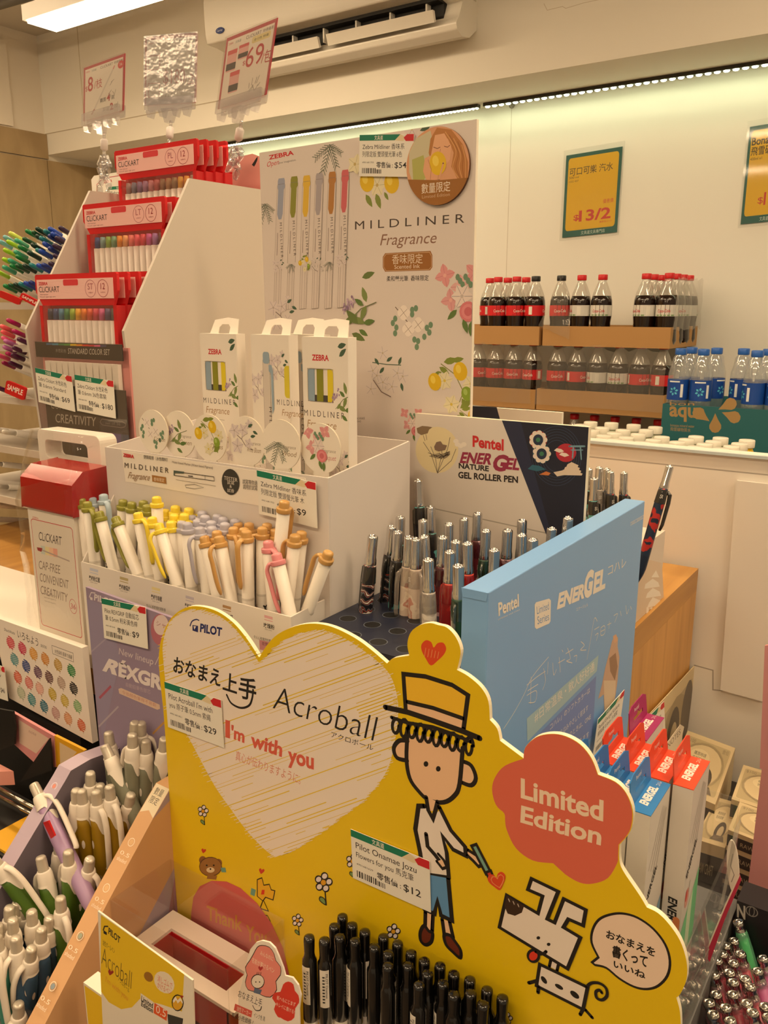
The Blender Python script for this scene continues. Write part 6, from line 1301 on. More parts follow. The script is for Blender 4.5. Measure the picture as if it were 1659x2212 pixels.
HEART = [(560, 1432), (537, 1396), (509, 1360), (473, 1330), (432, 1318), (395, 1322), (366, 1345), (352, 1390), (353, 1428), (357, 1470), (363, 1530), (386, 1566), (400, 1580), (432, 1639), (464, 1698), (496, 1744), (537, 1799), (580, 1842), (597, 1850), (624, 1842), (683, 1807), (752, 1755), (780, 1735), (821, 1689), (844, 1643), (857, 1575), (860, 1520), (848, 1469), (825, 1437), (775, 1398), (729, 1371), (688, 1361), (642, 1370), (601, 1393), (575, 1420)]
HEART = soft(HEART, {(560, 1432), (597, 1850)}, 3)
g.pfill(f, HEART, CR)
def inside(x, y, P):
    c = False
    for i in range(len(P)):
        (x1, y1), (x2, y2) = P[i-1], P[i]
        if (y1 > y) != (y2 > y) and x < (x2-x1)*(y-y1)/(y2-y1)+x1: c = not c
    return c
R = random.Random(11); z = g.up(f, [f.px(350, 1320), f.px(860, 1850), f.px(350, 1850), f.px(860, 1320)]); kk = f.k(600, 1600)
for i in range(72):
    y0_ = 1345+i*7.6; xs_ = [x for x in range(350, 865, 4) if inside(x, y0_-.36*(x-600)+0, HEART)]
    if len(xs_) < 4: continue
    a, b = xs_[0], xs_[-1]
    L_ = (b-a)*R.choice((.12, .2, .35, .6, 1)); s0 = R.choice((a, b-L_, b-L_, a+(b-a-L_)*R.random()))
    g.line(f, [f.px(s0, y0_-.36*(s0-600)), f.px(s0+L_, y0_-.36*(s0+L_-600))], kk*R.choice((.8, 1.2, 1.8)), YEL, z=z)
for i in range(len(HEART)):   # rough brushed edge
    (x1, y1), (x2, y2) = HEART[i-1], HEART[i]; n = max(1, int(math.hypot(x2-x1, y2-y1)/6))
    for k in range(n):
        x, y = x1+(x2-x1)*k/n, y1+(y2-y1)*k/n; e = R.uniform(3, 11); g.line(f, [f.px(x-e, y+.36*e), f.px(x+e*.8, y-.29*e)], kk*1.1, YEL if R.random() < .55 else mat(CR), z=z+(.00002 if R.random() < .5 else 0))
nvy = '1f2a68'
g.textpx(f, 'PILOT', (432, 1364), (479, 1374), (433, 1347), nvy, weight=.04); g.pfill(f, [(416, 1350), (428, 1352), (428, 1366), (416, 1362)], nvy); g.pfill(f, [(418, 1352), (424, 1353), (420, 1360)], CR); g.pline(f, [(411, 1352), (415, 1342), (424, 1338), (430, 1340)], 2.4, nvy, curve=4)
g.textpx(f, 'おなまえ', (374, 1449), (476, 1481), (376, 1418), INK, weight=.02); g.textpx(f, '上', (481, 1487), (512, 1497), (483, 1452), INK, weight=.02); g.textpx(f, '手', (515, 1502), (553, 1512), (517, 1462), INK, weight=.02); g.pline(f, [(490, 1501), (500, 1519), (520, 1529), (538, 1524), (545, 1508), (547, 1490)], 4.5, INK, curve=5)
g.textpx(f, 'Acroball', (589, 1530), (806, 1601), (597, 1480), INK, weight=-.014); g.textpx(f, 'アクロボール', (715, 1591), (806, 1621), (716, 1580), INK)
rd = 'd8604c'; g.textpx(f, 'I', (487, 1590), (497, 1593), (487, 1556), rd, weight=.05); g.textpx(f, "'m", (499, 1593), (528, 1604), (500, 1567), rd, weight=.035); g.textpx(f, 'with', (541, 1611), (609, 1634), (543, 1582), rd, weight=.035); g.textpx(f, 'you', (622, 1645), (678, 1661), (622, 1612), rd, weight=.035)
g.textpx(f, '真心が伝わりますように。', (509, 1640), (649, 1693), (510, 1622), 'd88870')
# red heart and hat figure
def heart(cx, cy, s, rot=.15): return [(cx+(x*math.cos(rot)-y*math.sin(rot))*s, cy+(x*math.sin(rot)+y*math.cos(rot))*s) for x, y in [(0, -.45), (.25, -.85), (.7, -.95), (1, -.55), (.9, -.05), (.5, .5), (0, 1), (-.5, .5), (-.9, -.05), (-1, -.55), (-.7, -.95), (-.25, -.85)]]
g.pfill(f, heart(935, 1411, 27), 'dc4a22', curve=3)
for i in range(5): g.pline(f, [(920+7*i, 1400+2*i), (917+7*i, 1418+i)], 1.3, 'e8a060')
W6 = dict(off=(340, 1300), sc=.4581); SK = 'eec49c'; BK = '1d1712'
g.pfill(f, [(1180, 620), (1175, 740), (1190, 830), (1230, 890), (1280, 935), (1350, 945), (1400, 915), (1425, 860), (1440, 690), (1300, 640)], SK, **W6)
g.pfill(f, [(1185, 655), (1140, 655), (1115, 690), (1130, 730), (1180, 745)], SK, curve=3, **W6); g.pfill(f, [(1440, 750), (1480, 770), (1500, 830), (1480, 865), (1435, 850)], SK, curve=3, **W6)
for P_ in ([(1180, 655), (1140, 655), (1115, 690), (1130, 735), (1178, 748)], [(1440, 752), (1480, 772), (1502, 830), (1480, 865), (1432, 850)], [(1180, 620), (1175, 740), (1190, 830), (1230, 890), (1280, 935), (1350, 945), (1400, 915), (1425, 860), (1440, 690)]): g.pline(f, P_, 9, BK, curve=4, **W6)
for x, y in ((1267, 764), (1325, 787)): g.pfill(f, [(x+11*math.cos(a), y+13*math.sin(a)) for a in [-i*PI/8 for i in range(16)]], BK, **W6)
g.pfill(f, [(1160, 340), (1265, 352), (1390, 392), (1465, 440), (1448, 550), (1172, 468)], 'f0c030', **W6); g.pfill(f, [(1172, 475), (1448, 552), (1444, 598), (1172, 525)], SK, **W6)
g.pline(f, [(1172, 520), (1160, 340), (1265, 352), (1390, 392), (1465, 440), (1444, 600)], 10, BK, **W6); g.pline(f, [(1172, 470), (1300, 500), (1448, 552)], 9, BK, **W6)
for i in range(10):
    t_ = i/9; cx, cy = 1122+345*t_, 585+95*t_; rx_, ry_ = 17, 34+7*(i % 2)
    g.pline(f, [(cx+rx_*math.cos(a)+6*a/6, cy+ry_*math.sin(a)) for a in [j*PI/7 for j in range(15)]], 7, BK, **W6)
g.pline(f, [(1105, 545), (1180, 570), (1300, 590), (1400, 625), (1480, 660)], 8, BK, **W6)
g.pline(f, [(1075, 497), (1180, 520), (1300, 560), (1440, 610), (1520, 643)], 12, BK, **W6)
W7 = dict(off=(340, 1750), sc=.4581)
g.pfill(f, [(1272, 920-982), (1318, 940-982), (1318, 985-982), (1285, 985-982)], SK, **W7)
g.pfill(f, [(1232, -20), (1218, 90), (1245, 210), (1252, 300), (1370, 318), (1362, 130), (1395, 185), (1452, 215), (1462, 170), (1385, 95), (1335, 0), (1300, 20), (1270, -15)], 'ece0d4', **W7)
g.pline(f, [(1268, -62), (1278, 0), (1300, 40), (1312, 0), (1322, -40)], 9, BK, **W7); g.pline(f, [(1260, -20), (1232, -20), (1217, 90), (1240, 200), (1252, 300)], 10, BK, **W7); g.pline(f, [(1330, -15), (1385, 95), (1452, 172), (1455, 215), (1395, 185), (1345, 120), (1365, 200), (1375, 318)], 9, BK, **W7)
g.pline(f, [(1268, 112), (1275, 170), (1310, 210), (1340, 250)], 9, BK, **W7); g.pfill(f, [(1318, 240), (1345, 232), (1368, 262), (1352, 278)], SK, **W7); g.pline(f, [(1318, 240), (1345, 275), (1366, 268), (1352, 235), (1325, 205)], 6, BK, **W7); g.pline(f, [(1250, 300), (1375, 318)], 9, BK, **W7)
g.pfill(f, [(1462, 185), (1500, 215), (1530, 240), (1540, 262), (1515, 262), (1490, 235), (1458, 205)], SK, **W7); g.pline(f, [(1462, 185), (1505, 212)], 7, BK, **W7); g.pline(f, [(1458, 208), (1490, 238), (1515, 265), (1535, 258)], 7, BK, **W7)
g.pfill(f, [(1482, 168), (1505, 160), (1572, 290), (1550, 300)], '7aa898', **W7); g.pline(f, [(1482, 168), (1505, 160), (1572, 290), (1550, 300)], 6, BK, closed=True, **W7); g.pfill(f, [(1550, 292), (1574, 284), (1584, 312), (1562, 318)], 'c83a28', **W7); g.pline(f, [(1550, 292), (1574, 284), (1584, 312), (1562, 318)], 5, BK, closed=True, **W7)
hp = heart(1605, 335, 42, -.25); g.pfill(f, hp, 'dc4a22', curve=3, **W7); g.pline(f, heart(1608, 335, 30, -.25), 1.5, 'e8a060', closed=True, **W7)
g.pfill(f, [(1262, 300), (1372, 320), (1390, 520), (1338, 495), (1322, 425), (1308, 485), (1262, 470)], '5f93c4', **W7); g.pline(f, [(1372, 318), (1390, 520), (1338, 495), (1322, 425), (1308, 488), (1258, 465)], 9, BK, **W7)
g.pfill(f, [(1268, 480), (1296, 490), (1292, 575), (1268, 570)], SK, **W7); g.pfill(f, [(1345, 515), (1375, 525), (1390, 600), (1360, 600)], SK, **W7)
g.pline(f, [(1264, 480), (1262, 560)], 8, BK, **W7); g.pline(f, [(1300, 490), (1296, 570)], 8, BK, **W7); g.pline(f, [(1343, 515), (1355, 600)], 8, BK, **W7); g.pline(f, [(1378, 525), (1395, 600)], 8, BK, **W7)
for P_ in ([(1258, 545), (1240, 575), (1242, 615), (1265, 635), (1292, 620), (1298, 580), (1280, 570)], [(1352, 590), (1362, 635), (1395, 670), (1428, 696), (1430, 660), (1405, 620), (1380, 590)]): g.pfill(f, P_, '6a2a14', curve=4, **W7); g.pline(f, P_, 7, BK, curve=4, closed=True, **W7)
# dog, bubble, flower badge
W9 = dict(off=(1000, 1750), sc=.3972)
DG = [(240, 460), (410, 560), (435, 465), (355, 430), (375, 370), (520, 440), (460, 590), (500, 610), (550, 480), (670, 540), (655, 625), (575, 590), (548, 635), (640, 690), (570, 860), (200, 635)]
g.pfill(f, [(478, 810), (520, 835), (512, 872), (470, 850)], CR, **W9); g.pline(f, [(478, 815), (470, 850)], 6, BK, **W9); g.pline(f, [(520, 838), (512, 872)], 6, BK, **W9)
g.pfill(f, DG, CR, **W9); g.pline(f, DG, 7.5, BK, closed=True, **W9); g.pfill(f, [(240, 462), (335, 518), (322, 555), (285, 572), (245, 560), (228, 520)], '3a2616', **W9)
for i in range(3): g.pline(f, [(250+25*i, 480+14*i), (256+25*i, 495+14*i)], 2, 'd8c8b8', **W9)
for x, y in ((412, 692), (468, 727)): g.pfill(f, [(x+10*math.cos(a), y+9*math.sin(a)) for a in [-i*PI/7 for i in range(14)]], BK, **W9)
g.pfill(f, [(385+28*math.cos(a), 790+30*math.sin(a)) for a in [-i*PI/9 for i in range(18)]], 'dc3a22', **W9); g.pline(f, [(385+30*math.cos(a), 790+32*math.sin(a)) for a in [-i*PI/9 for i in range(18)]], 5, BK, closed=True, **W9); g.pline(f, [(395, 765), (420, 780), (445, 775), (455, 765)], 6, BK, **W9)
g.pfill(f, [(420, 835), (680, 960), (655, 1080), (402, 952)], CR, **W9); g.pline(f, [(420, 835), (680, 960), (655, 1080), (402, 952)], 7, BK, closed=True, **W9)
for x, y, rx, ry in ((443, 920, 16, 20), (525, 957, 22, 14), (610, 1000, 24, 20)): g.pfill(f, [(x+rx*math.cos(a)+.3*ry*math.sin(a), y+ry*math.sin(a)+.4*rx*math.cos(a)) for a in [-i*PI/9 for i in range(18)]], BK, **W9)
for a, b in (((358, 940), (402, 928)), ((410, 988), (414, 955)), ((638, 1112), (655, 1080)), ((703, 1128), (665, 1085))): g.pline(f, [a, b], 7, BK, **W9)
g.pline(f, [(672, 960), (700, 937), (745, 938), (780, 965), (785, 1005), (760, 1028), (730, 1018), (725, 985), (745, 975), (757, 990)], 6, BK, curve=4, **W9)
BUB = [(702, 828), (737, 800), (700, 720), (706, 650), (740, 595), (800, 568), (870, 562), (950, 585), (1035, 645), (1100, 730), (1126, 820), (1112, 900), (1062, 955), (1000, 973), (930, 960), (850, 915), (780, 858), (718, 842)]
BUB = soft(BUB, {(702, 828), (737, 800), (718, 842)})
g.pfill(f, BUB, 'eed4bc', **W9); g.pline(f, BUB, 5, BK, closed=True, **W9)
for s_, L, R_, T_ in (('おなまえを', (778, 690), (1045, 795), (781, 650)), ('書くって', (812, 790), (1002, 852), (815, 735)), ('いいね', (818, 850), (992, 917), (821, 815))):
    S9 = lambda p: (1000+p[0]*.3972, 1750+p[1]*.3972); g.textpx(f, s_, S9(L), S9(R_), S9(T_), BK, weight=.025)
FL = [(1131, 1638), (1135, 1614), (1159, 1592), (1191, 1585), (1222, 1590), (1254, 1608), (1278, 1638), (1292, 1673), (1330, 1689), (1353, 1713), (1366, 1749), (1364, 1785), (1354, 1806), (1337, 1825), (1336, 1850), (1334, 1865), (1314, 1897), (1282, 1909), (1254, 1907), (1222, 1889), (1195, 1865), (1151, 1859), (1115, 1833), (1095, 1794), (1091, 1770), (1089, 1757), (1071, 1737), (1063, 1705), (1070, 1677), (1091, 1653)]
FL = soft(FL, {(1131, 1638), (1292, 1673), (1337, 1825), (1195, 1865), (1091, 1770)})
g.pfill(f, [(x+(-.9 if x > 1215 else 0), y+(.9 if y < 1750 else -.3)) for x, y in FL], 'dc6a54')
for s_, L, R_, T_ in (('Limited', (1125, 1722), (1303, 1773), (1125, 1681)), ('Edition', (1124, 1775), (1298, 1825), (1126, 1740))): g.textpx(f, s_, L, R_, T_, 'f0d8bc', weight=.028)
# little printed drawings
def daisy(cx, cy, s, stem=True):
    for k in range(5):
        a = k*1.2566-PI/2+.2; x, y = cx+s*.52*math.cos(a), cy+s*.6*math.sin(a); P_ = [(x+s*.3*math.cos(b), y+s*.32*math.sin(b)) for b in [-i*PI/7 for i in range(14)]]
        g.pfill(f, P_, 'eadfe0'); g.pline(f, P_, s*.12, BK, closed=True)
    g.pfill(f, [(cx+s*.24*math.cos(b), cy+s*.26*math.sin(b)) for b in [-i*PI/6 for i in range(12)]], 'e0a020')
    if stem:
        g.pline(f, [(cx+s*.15, cy+s*.9), (cx+s*.25, cy+s*2.1)], s*.14, BK); P_ = [(cx+s*.2, cy+s*2.1), (cx-s*.35, cy+s*1.7), (cx-s*.3, cy+s*1.35), (cx+s*.1, cy+s*1.55)]; g.pfill(f, P_, '7a9a5a', curve=3); g.pline(f, P_, s*.1, BK, curve=3, closed=True)
daisy(699, 1906, 23); daisy(439, 1752, 14); daisy(643, 1988, 15); daisy(850, 2012, 18, False); daisy(762, 1860, 17); daisy(1096, 2200, 14)
for cx, cy, r in ((455, 1872, 24),):
    for dx, dy in ((-17, -14), (17, -8)): g.pfill(f, [(cx+dx+8*math.cos(b), cy+dy+9*math.sin(b)) for b in [-i*PI/6 for i in range(12)]], '8a5a2c')
    P_ = [(cx+r*math.cos(b), cy+.85*r*math.sin(b)) for b in [-i*PI/9 for i in range(18)]]; g.pfill(f, P_, '9a6a34'); g.pline(f, P_, 1.6, '5a3a1c', closed=True); g.pfill(f, [(cx+9*math.cos(b), cy+7+6*math.sin(b)) for b in [-i*PI/6 for i in range(12)]], 'e0c8a0')
    for dx in (-8, 7): g.pfill(f, [(cx+dx+2*math.cos(b), cy-3+2*math.sin(b)) for b in [-i*PI/4 for i in range(8)]], BK)
    g.pfill(f, [(cx+2*math.cos(b), cy+5+2*math.sin(b)) for b in [-i*PI/4 for i in range(8)]], BK); g.pfill(f, [(cx-6, cy+16), (cx+14, cy+20), (cx+12, cy+28), (cx-8, cy+26)], '9a6a34'); g.pfill(f, [(cx+22, cy+2), (cx+32, cy+2), (cx+34, cy+12), (cx+24, cy+12)], '6a9a8a')
for x, y, s in ((440, 1838, 5), (565, 1882, 6)): g.pfill(f, heart(x, y, s, .2), 'c83a28', curve=2)
P_ = [(556, 1900), (566, 1896), (570, 1912), (582, 1910), (586, 1922), (594, 1924), (590, 1944), (574, 1938), (568, 1946), (556, 1936)]; g.pfill(f, P_, 'e6b020'); g.pline(f, P_, 2, BK, closed=True); g.pline(f, [(568, 1946), (562, 1962), (580, 1968), (570, 1946)], 2, BK); g.pfill(f, [(566, 1922), (572, 1922), (571, 1932), (564, 1932)], 'dc3a22'); g.pfill(f, [(543, 1918), (553, 1922), (550, 1936), (541, 1932)], '6a9a8a'); g.pline(f, [(562, 1975), (578, 1978), (584, 1990)], 2, BK)
g.pfill(f, [(413, 1975), (418, 1938), (432, 1914), (458, 1902), (490, 1904), (520, 1918), (555, 1950), (588, 1996), (612, 2048), (626, 2110), (630, 2212), (640, 2300), (420, 2300)], 'd0605c'); g.textpx(f, 'Thank', (447, 1985), (524, 2012), (447, 1955), 'd0902c', weight=.02); g.textpx(f, 'You', (532, 2030), (576, 2042), (532, 1997), 'd0902c', weight=.02)
g.build('print', HB)
price_tag(FY(HY), (358, 1471), (480, 1511), (366, 1569), "Pilot Acroball I'm with", 'you 原子筆 0.5mm 索繩', '$29', 'price ticket reading $29 on the left of the yellow heart board')
price_tag(FY(HY), (760, 1789), (930, 1858), (765, 1894), 'Pilot Onamae Jozu', 'Flowers for you 馬克筆', '$12', 'price ticket reading $12 over the printed boy on the yellow heart board')
# ------------------------------------------------------------------ black markers before the board
def marker():
    t = local('black_marker', 'marker', 'wrapped black markers'); r = .0051; L = .14; bk = mat('0d0c0c', .18, coat=.7)
    g = MB(); g.lathe([(.004, 0), (r, .004), (r, .072)], mat('e4dace', .35), 14); g.cyl_text('PILOT', r, .06, .003, INK, -1.5, .01); g.build('barrel', t)
    g = MB(); g.lathe([(r+.0003, .072), (r+.0005, .0725), (r+.0004, .08), (r+.0002, L-.019), (r*.8, L-.0165), (r*.72, L-.013), (r*.78, L-.003), (r*.7, L-.0005), (r*.4, L)], bk, 14); g.build('cap', t)
    g = MB(); g.cyl_patch(r+.0005, L-.052, L-.021, -2.1, -.9, 'e0d8cc', 8)
    for k in range(9): g.cyl_patch(r+.0006, L-.048+.0026*k, L-.0468+.0026*k, -1.75, -1.45, INK, 3)
    g.cyl_text('PILOT Onamae', r+.0006, L-.024, .0016, INK, -1.2, wd=.02); g.build('barcode_sticker', t)
    return t
MK = marker()
M_ = [(671, 2023, 0), (709, 2025, .5), (739, 1979, 2), (725, 2001, 2), (763, 1997, 2), (784, 2010, 1.2), (765, 2027, -.7), (724, 2021, 2), (828, 2022, 2), (811, 2043, 2), (857, 2038, 2.5), (839, 2058, 2), (838, 2079, 2.2), (888, 2058, 2), (882, 2081, 2), (921, 2077, 2), (946, 2089, 2), (924, 2102, 2), (912, 2116, -.5), (959, 2122, -.9), (982, 2102, 2), (1007, 2113, 2), (983, 2144, .1), (1018, 2141, 2), (1051, 2138, 2), (1042, 2165, 2), (1083, 2152, -.2)]
zm = at(739, 1979, Y=.407).z; pos = []
for x, y, sp in M_:
    h = at(x, y, Z=zm); Y = min(max(h.y, .358), .409); h = at(x, y, Y=Y); pos.append([h.x, h.y, h.z])
for it in range(40):
    for i in range(len(pos)):
        for k in range(i):
            dx, dy = pos[i][0]-pos[k][0], pos[i][1]-pos[k][1]; dd = math.hypot(dx, dy)
            if dd < .0110: e = (.0112-dd)/2/max(dd, 1e-6); pos[i][0] += dx*e; pos[i][1] = min(.409, pos[i][1]+dy*e); pos[k][0] -= dx*e; pos[k][1] = min(.409, pos[k][1]-dy*e)
for i, ((x, y, sp), p) in enumerate(sorted(zip(M_, pos), key=lambda t: t[0][0])):
    put(MK, p, Vector(p)-Vector((0, 0, 1)), 'wrapped black marker before the yellow board, %s from the left' % (ORD+['sixteenth', 'seventeenth', 'eighteenth', 'nineteenth', 'twentieth', 'twenty-first', 'twenty-second', 'twenty-third', 'twenty-fourth', 'twenty-fifth', 'twenty-sixth', 'twenty-seventh'])[i], .14, sp, 'wrapped black markers')
mh = empty('marker_holder', (-.26, .38, ZB), 'white holder for the black markers below the yellow board', 'holder'); zz = zm-.141
g = MB(); g.box((-.37, .335, ZB+.0005), (-.14, .4155, min(zz-.03, 1.0)), mat('e2d8cc', .5)); g.build('holder_base', mh)
# ------------------------------------------------------------------ clear bin, red tray, yellow packet at the lower left
cbn = empty('clear_bin', (-.49, .40, ZB), 'clear plastic bin in front of the board with the red tray inside', 'plastic bin')
Bq = at(365, 1855, Y=.4145); Fq = at(237, 1947, X=Bq.x); cz = (Bq.z+Fq.z)/2; cx0, cy0, cx1 = Bq.x, Fq.y, -.378
ac2 = film('e2dcd8', .97, .03, .04)
for nm, a, b in (('side_wall', (cx0, cy0, ZB+.001), (cx0+.0012, .4158, cz)), ('front_wall', (cx0+.0013, cy0, ZB+.001), (cx1, cy0+.0012, cz)), ('back_wall', (cx0+.0013, .4145, ZB+.001), (cx1, .4157, cz)), ('side_wall', (cx1-.0012, cy0+.0013, ZB+.001), (cx1, .4143, cz))):
    g = MB(); g.box(a, b, ac2); g.build(nm, cbn)
rt_ = empty('red_tray', (-.48, .41, ZB), 'red plastic tray with white rim standing in the clear bin', 'tray')
zr = at(386, 1974, Y=.412).z; ry0, ry1 = cy0+.010, .4125; rx0, rx1 = cx0+.003, -.383
f = FZ(zr); g = MB(); g.prism_hole(f, [(rx0, ry0), (rx1, ry0), (rx1, ry1), (rx0, ry1)], [(rx0+.016, ry0+.012), (rx1-.02, ry0+.012), (rx1-.02, ry1-.016), (rx0+.016, ry1-.016)], .003, mat('e2d4c8', .4)); g.build('rim', rt_)
g = MB(); rm = mat('b01e22', .3, coat=.3); X0, X1, Y0_, Y1_ = rx0+.0155, rx1-.0195, ry0+.0115, ry1-.0155; zb_ = zr-.05
g.box((X0, Y0_, zb_), (X1, Y1_, zb_+.002), rm); g.box((X0, Y0_, zb_), (X0+.001, Y1_, zr-.0031), rm); g.box((X1-.001, Y0_, zb_), (X1, Y1_, zr-.0031), rm); g.box((X0, Y0_, zb_), (X1, Y0_+.001, zr-.0031), rm); g.box((X0, Y1_-.001, zb_), (X1, Y1_, zr-.0031), rm); g.build('well', rt_)
g = MB(); g.box((X0+.005, Y0_+.005, ZB+.0012), (X1-.005, Y1_-.005, zb_-.0003), mat('8a1a1e', .5)); g.build('foot', rt_)
yp = empty('sample_packet', (-.45, .299, ZB), 'yellow Acroball packet with white border at the lower left'.replace('Acroball ', 'ballpoint '), 'packet')
f = FY(.299); g = MB(); q = [f.px(*p) for p in ((211, 1968), (416, 2118), (404, 2300), (211, 2300))]; q = [q[0], q[1], (q[2][0], ZB+.001), (q[3][0], ZB+.001)]
g.prism(f, list(reversed(q)), .0012, 'e6dccb'); g.clip = list(reversed(q)); y2 = 'e6c020'
g.pfill(f, [(218, 1976), (398, 2104), (393, 2185), (350, 2170), (302, 2158), (285, 2176), (262, 2180), (235, 2165), (217, 2140)], y2, curve=0); g.textpx(f, 'PILOT', (234, 2016), (259, 2038), (235, 2003), INK, weight=.03); g.pline(f, [(223, 2010), (226, 2001), (234, 2001)], 2.5, INK); g.pfill(f, [(224, 2009), (231, 2014), (231, 2020), (224, 2016)], INK)
g.textpx(f, '油性ボールペン', (222, 2040), (248, 2060), (222, 2029), '6a5a20'); g.textpx(f, 'Acroball', (219, 2081), (283, 2137), (221, 2043), '6a5a20', weight=-.014); g.textpx(f, 'アクロボール', (255, 2117), (279, 2145), (256, 2108), '6a5a20')
g.pfill(f, heart(239, 2101, 6, .3), '9a2a20', curve=2); g.textpx(f, "I'm with you", (228, 2120), (276, 2162), (229, 2108), 'e09a30')
for (cx, cy, r, c) in ((321, 2110, 10, '9a6a20'), (355, 2122, 22, 'eadcc4')): g.pfill(f, [(cx+r*math.cos(b), cy+r*1.05*math.sin(b)+.5*r*math.cos(b)*.6) for b in [-i*PI/8 for i in range(16)]], c)
g.textpx(f, '消しゴムで', (340, 2118), (372, 2136), (341, 2106), 'd86a50'); g.textpx(f, 'かけるペン', (340, 2132), (370, 2149), (341, 2121), 'd86a50'); g.pfill(f, [(304, 2145), (331, 2164), (329, 2186), (303, 2168)], 'eadfce'); g.textpx(f, 'Limited', (305, 2161), (330, 2178), (306, 2150), INK, weight=.02); g.textpx(f, 'Edition', (305, 2172), (330, 2188), (306, 2162), INK, weight=.02)
g.pfill(f, [(334, 2166), (362, 2184), (360, 2205), (332, 2188)], 'e05a28'); g.textpx(f, '0.5', (337, 2186), (358, 2198), (338, 2170), 'f0e0cc')
g.pfill(f, [(384+11*math.cos(b), 2168+14*math.sin(b)) for b in [-i*PI/8 for i in range(16)]], 'e0a828'); g.pline(f, [(374, 2164), (380, 2156), (384, 2164), (390, 2158), (396, 2168)], 4, 'eee4d4'); g.pline(f, [(384+12*math.cos(b), 2166+17*math.sin(b)) for b in [-i*PI/8 for i in range(16)]], 2, BK, closed=True); g.pfill(f, heart(393, 2153, 3.5, .2), 'a02a20')
g.pfill(f, [(362, 2190), (396, 2200), (390, 2240), (366, 2240)], '3a3834'); g.build('packet_card', yp)
# cut-out tag card
tcard = empty('tag_card', (-.355, .353, ZB), 'white cut-out card with pink and red flowers before the left markers', 'card'); f = FY(.353)
OUT2 = [(498, 2240), (515, 2155), (528, 2100), (535, 2068), (541, 2050), (553, 2036), (566, 2032), (582, 2036), (594, 2048), (602, 2066), (612, 2092), (616, 2108), (632, 2112), (644, 2128), (650, 2150), (646, 2180), (648, 2240)]
g = MB(); q = [f.px(*p) for p in OUT2]; q[0] = (q[0][0], ZB+.001); q[-1] = (q[-1][0], ZB+.001); g.prism(f, list(reversed(q)), .0012, 'ece2d6')
P_ = [(566, 2042), (582, 2046), (592, 2060), (596, 2075), (606, 2088), (606, 2106), (596, 2120), (598, 2138), (584, 2154), (566, 2150), (552, 2142), (536, 2138), (530, 2122), (534, 2106), (530, 2090), (540, 2074), (548, 2060), (556, 2046)]
g.pfill(f, P_, 'e68a80', curve=2); g.pline(f, P_, 1.4, BK, curve=2, closed=True); g.textpx(f, 'みんなのに', (562, 2062), (590, 2076), (563, 2053), 'f0dcc8'); g.textpx(f, '名前が書けるペン', (544, 2078), (592, 2102), (545, 2068), 'f0dcc8')
P_ = [(557+14*math.cos(b), 2120+15*math.sin(b)) for b in [-i*PI/9 for i in range(18)]]; g.pfill(f, P_, 'eee4d6'); g.pline(f, P_, 1.5, BK, closed=True)
for x in (553, 561): g.pfill(f, [(x+1.4*math.cos(b), 2121+1.6*math.sin(b)) for b in [-i*PI/4 for i in range(8)]], BK)
for i in range(3): g.pline(f, [(555+4*i, 2106), (556+4*i, 2100)], 1, BK)
g.pfill(f, heart(563, 2092, 5, .1), 'b02a30', curve=2); g.pfill(f, [(550, 2134), (566, 2138), (562, 2148), (548, 2144)], '5a6a8a')
P_ = [(623, 2120), (634, 2126), (637, 2140), (645, 2150), (646, 2166), (638, 2178), (636, 2198), (622, 2206), (606, 2198), (600, 2196), (592, 2180), (596, 2168), (588, 2156), (594, 2144), (606, 2142), (612, 2126)]
g.pfill(f, P_, 'd83a2a', curve=2); g.textpx(f, '紙へもにじまず', (598, 2158), (638, 2174), (599, 2150), 'f0dcc8'); g.textpx(f, 'キレイに書ける!', (596, 2172), (636, 2190), (597, 2164), 'f0dcc8')
g.textpx(f, 'おなまえ上手', (514, 2152), (565, 2174), (516, 2138), INK); g.pline(f, [(546, 2172), (552, 2182), (562, 2182), (565, 2174)], 1.8, INK, curve=3); g.pfill(f, [(508, 2168), (545, 2184), (543, 2198), (505, 2182)], 'd85a50'); g.textpx(f, '油性マーカー', (511, 2182), (541, 2194), (512, 2173), 'f0dcc8'); g.textpx(f, 'インク色 黒', (548, 2196), (572, 2206), (549, 2187), INK); g.textpx(f, '希望小売価格 ?', (500, 2196), (546, 2214), (502, 2186), INK)
g.build('card', tcard)
# small yellow carton
ycx = empty('yellow_carton', (-.545, .30, ZB), 'small white and yellow carton left of the yellow packet', 'carton'); a = at(180, 2122, Y=.303); b = at(222, 2150, Y=.303); 
g = MB(); g.box((a.x, .303, ZB+.0005), (b.x, .316, a.z), mat('e6dccb', .5)); f = FY(.303); g.fill(f, [(a.x+.001, ZB+.001), (b.x-.001, ZB+.001), (b.x-.001, a.z-.002), (a.x+.001, a.z-.002)], 'e6bc1c'); g.build('carton', ycx)
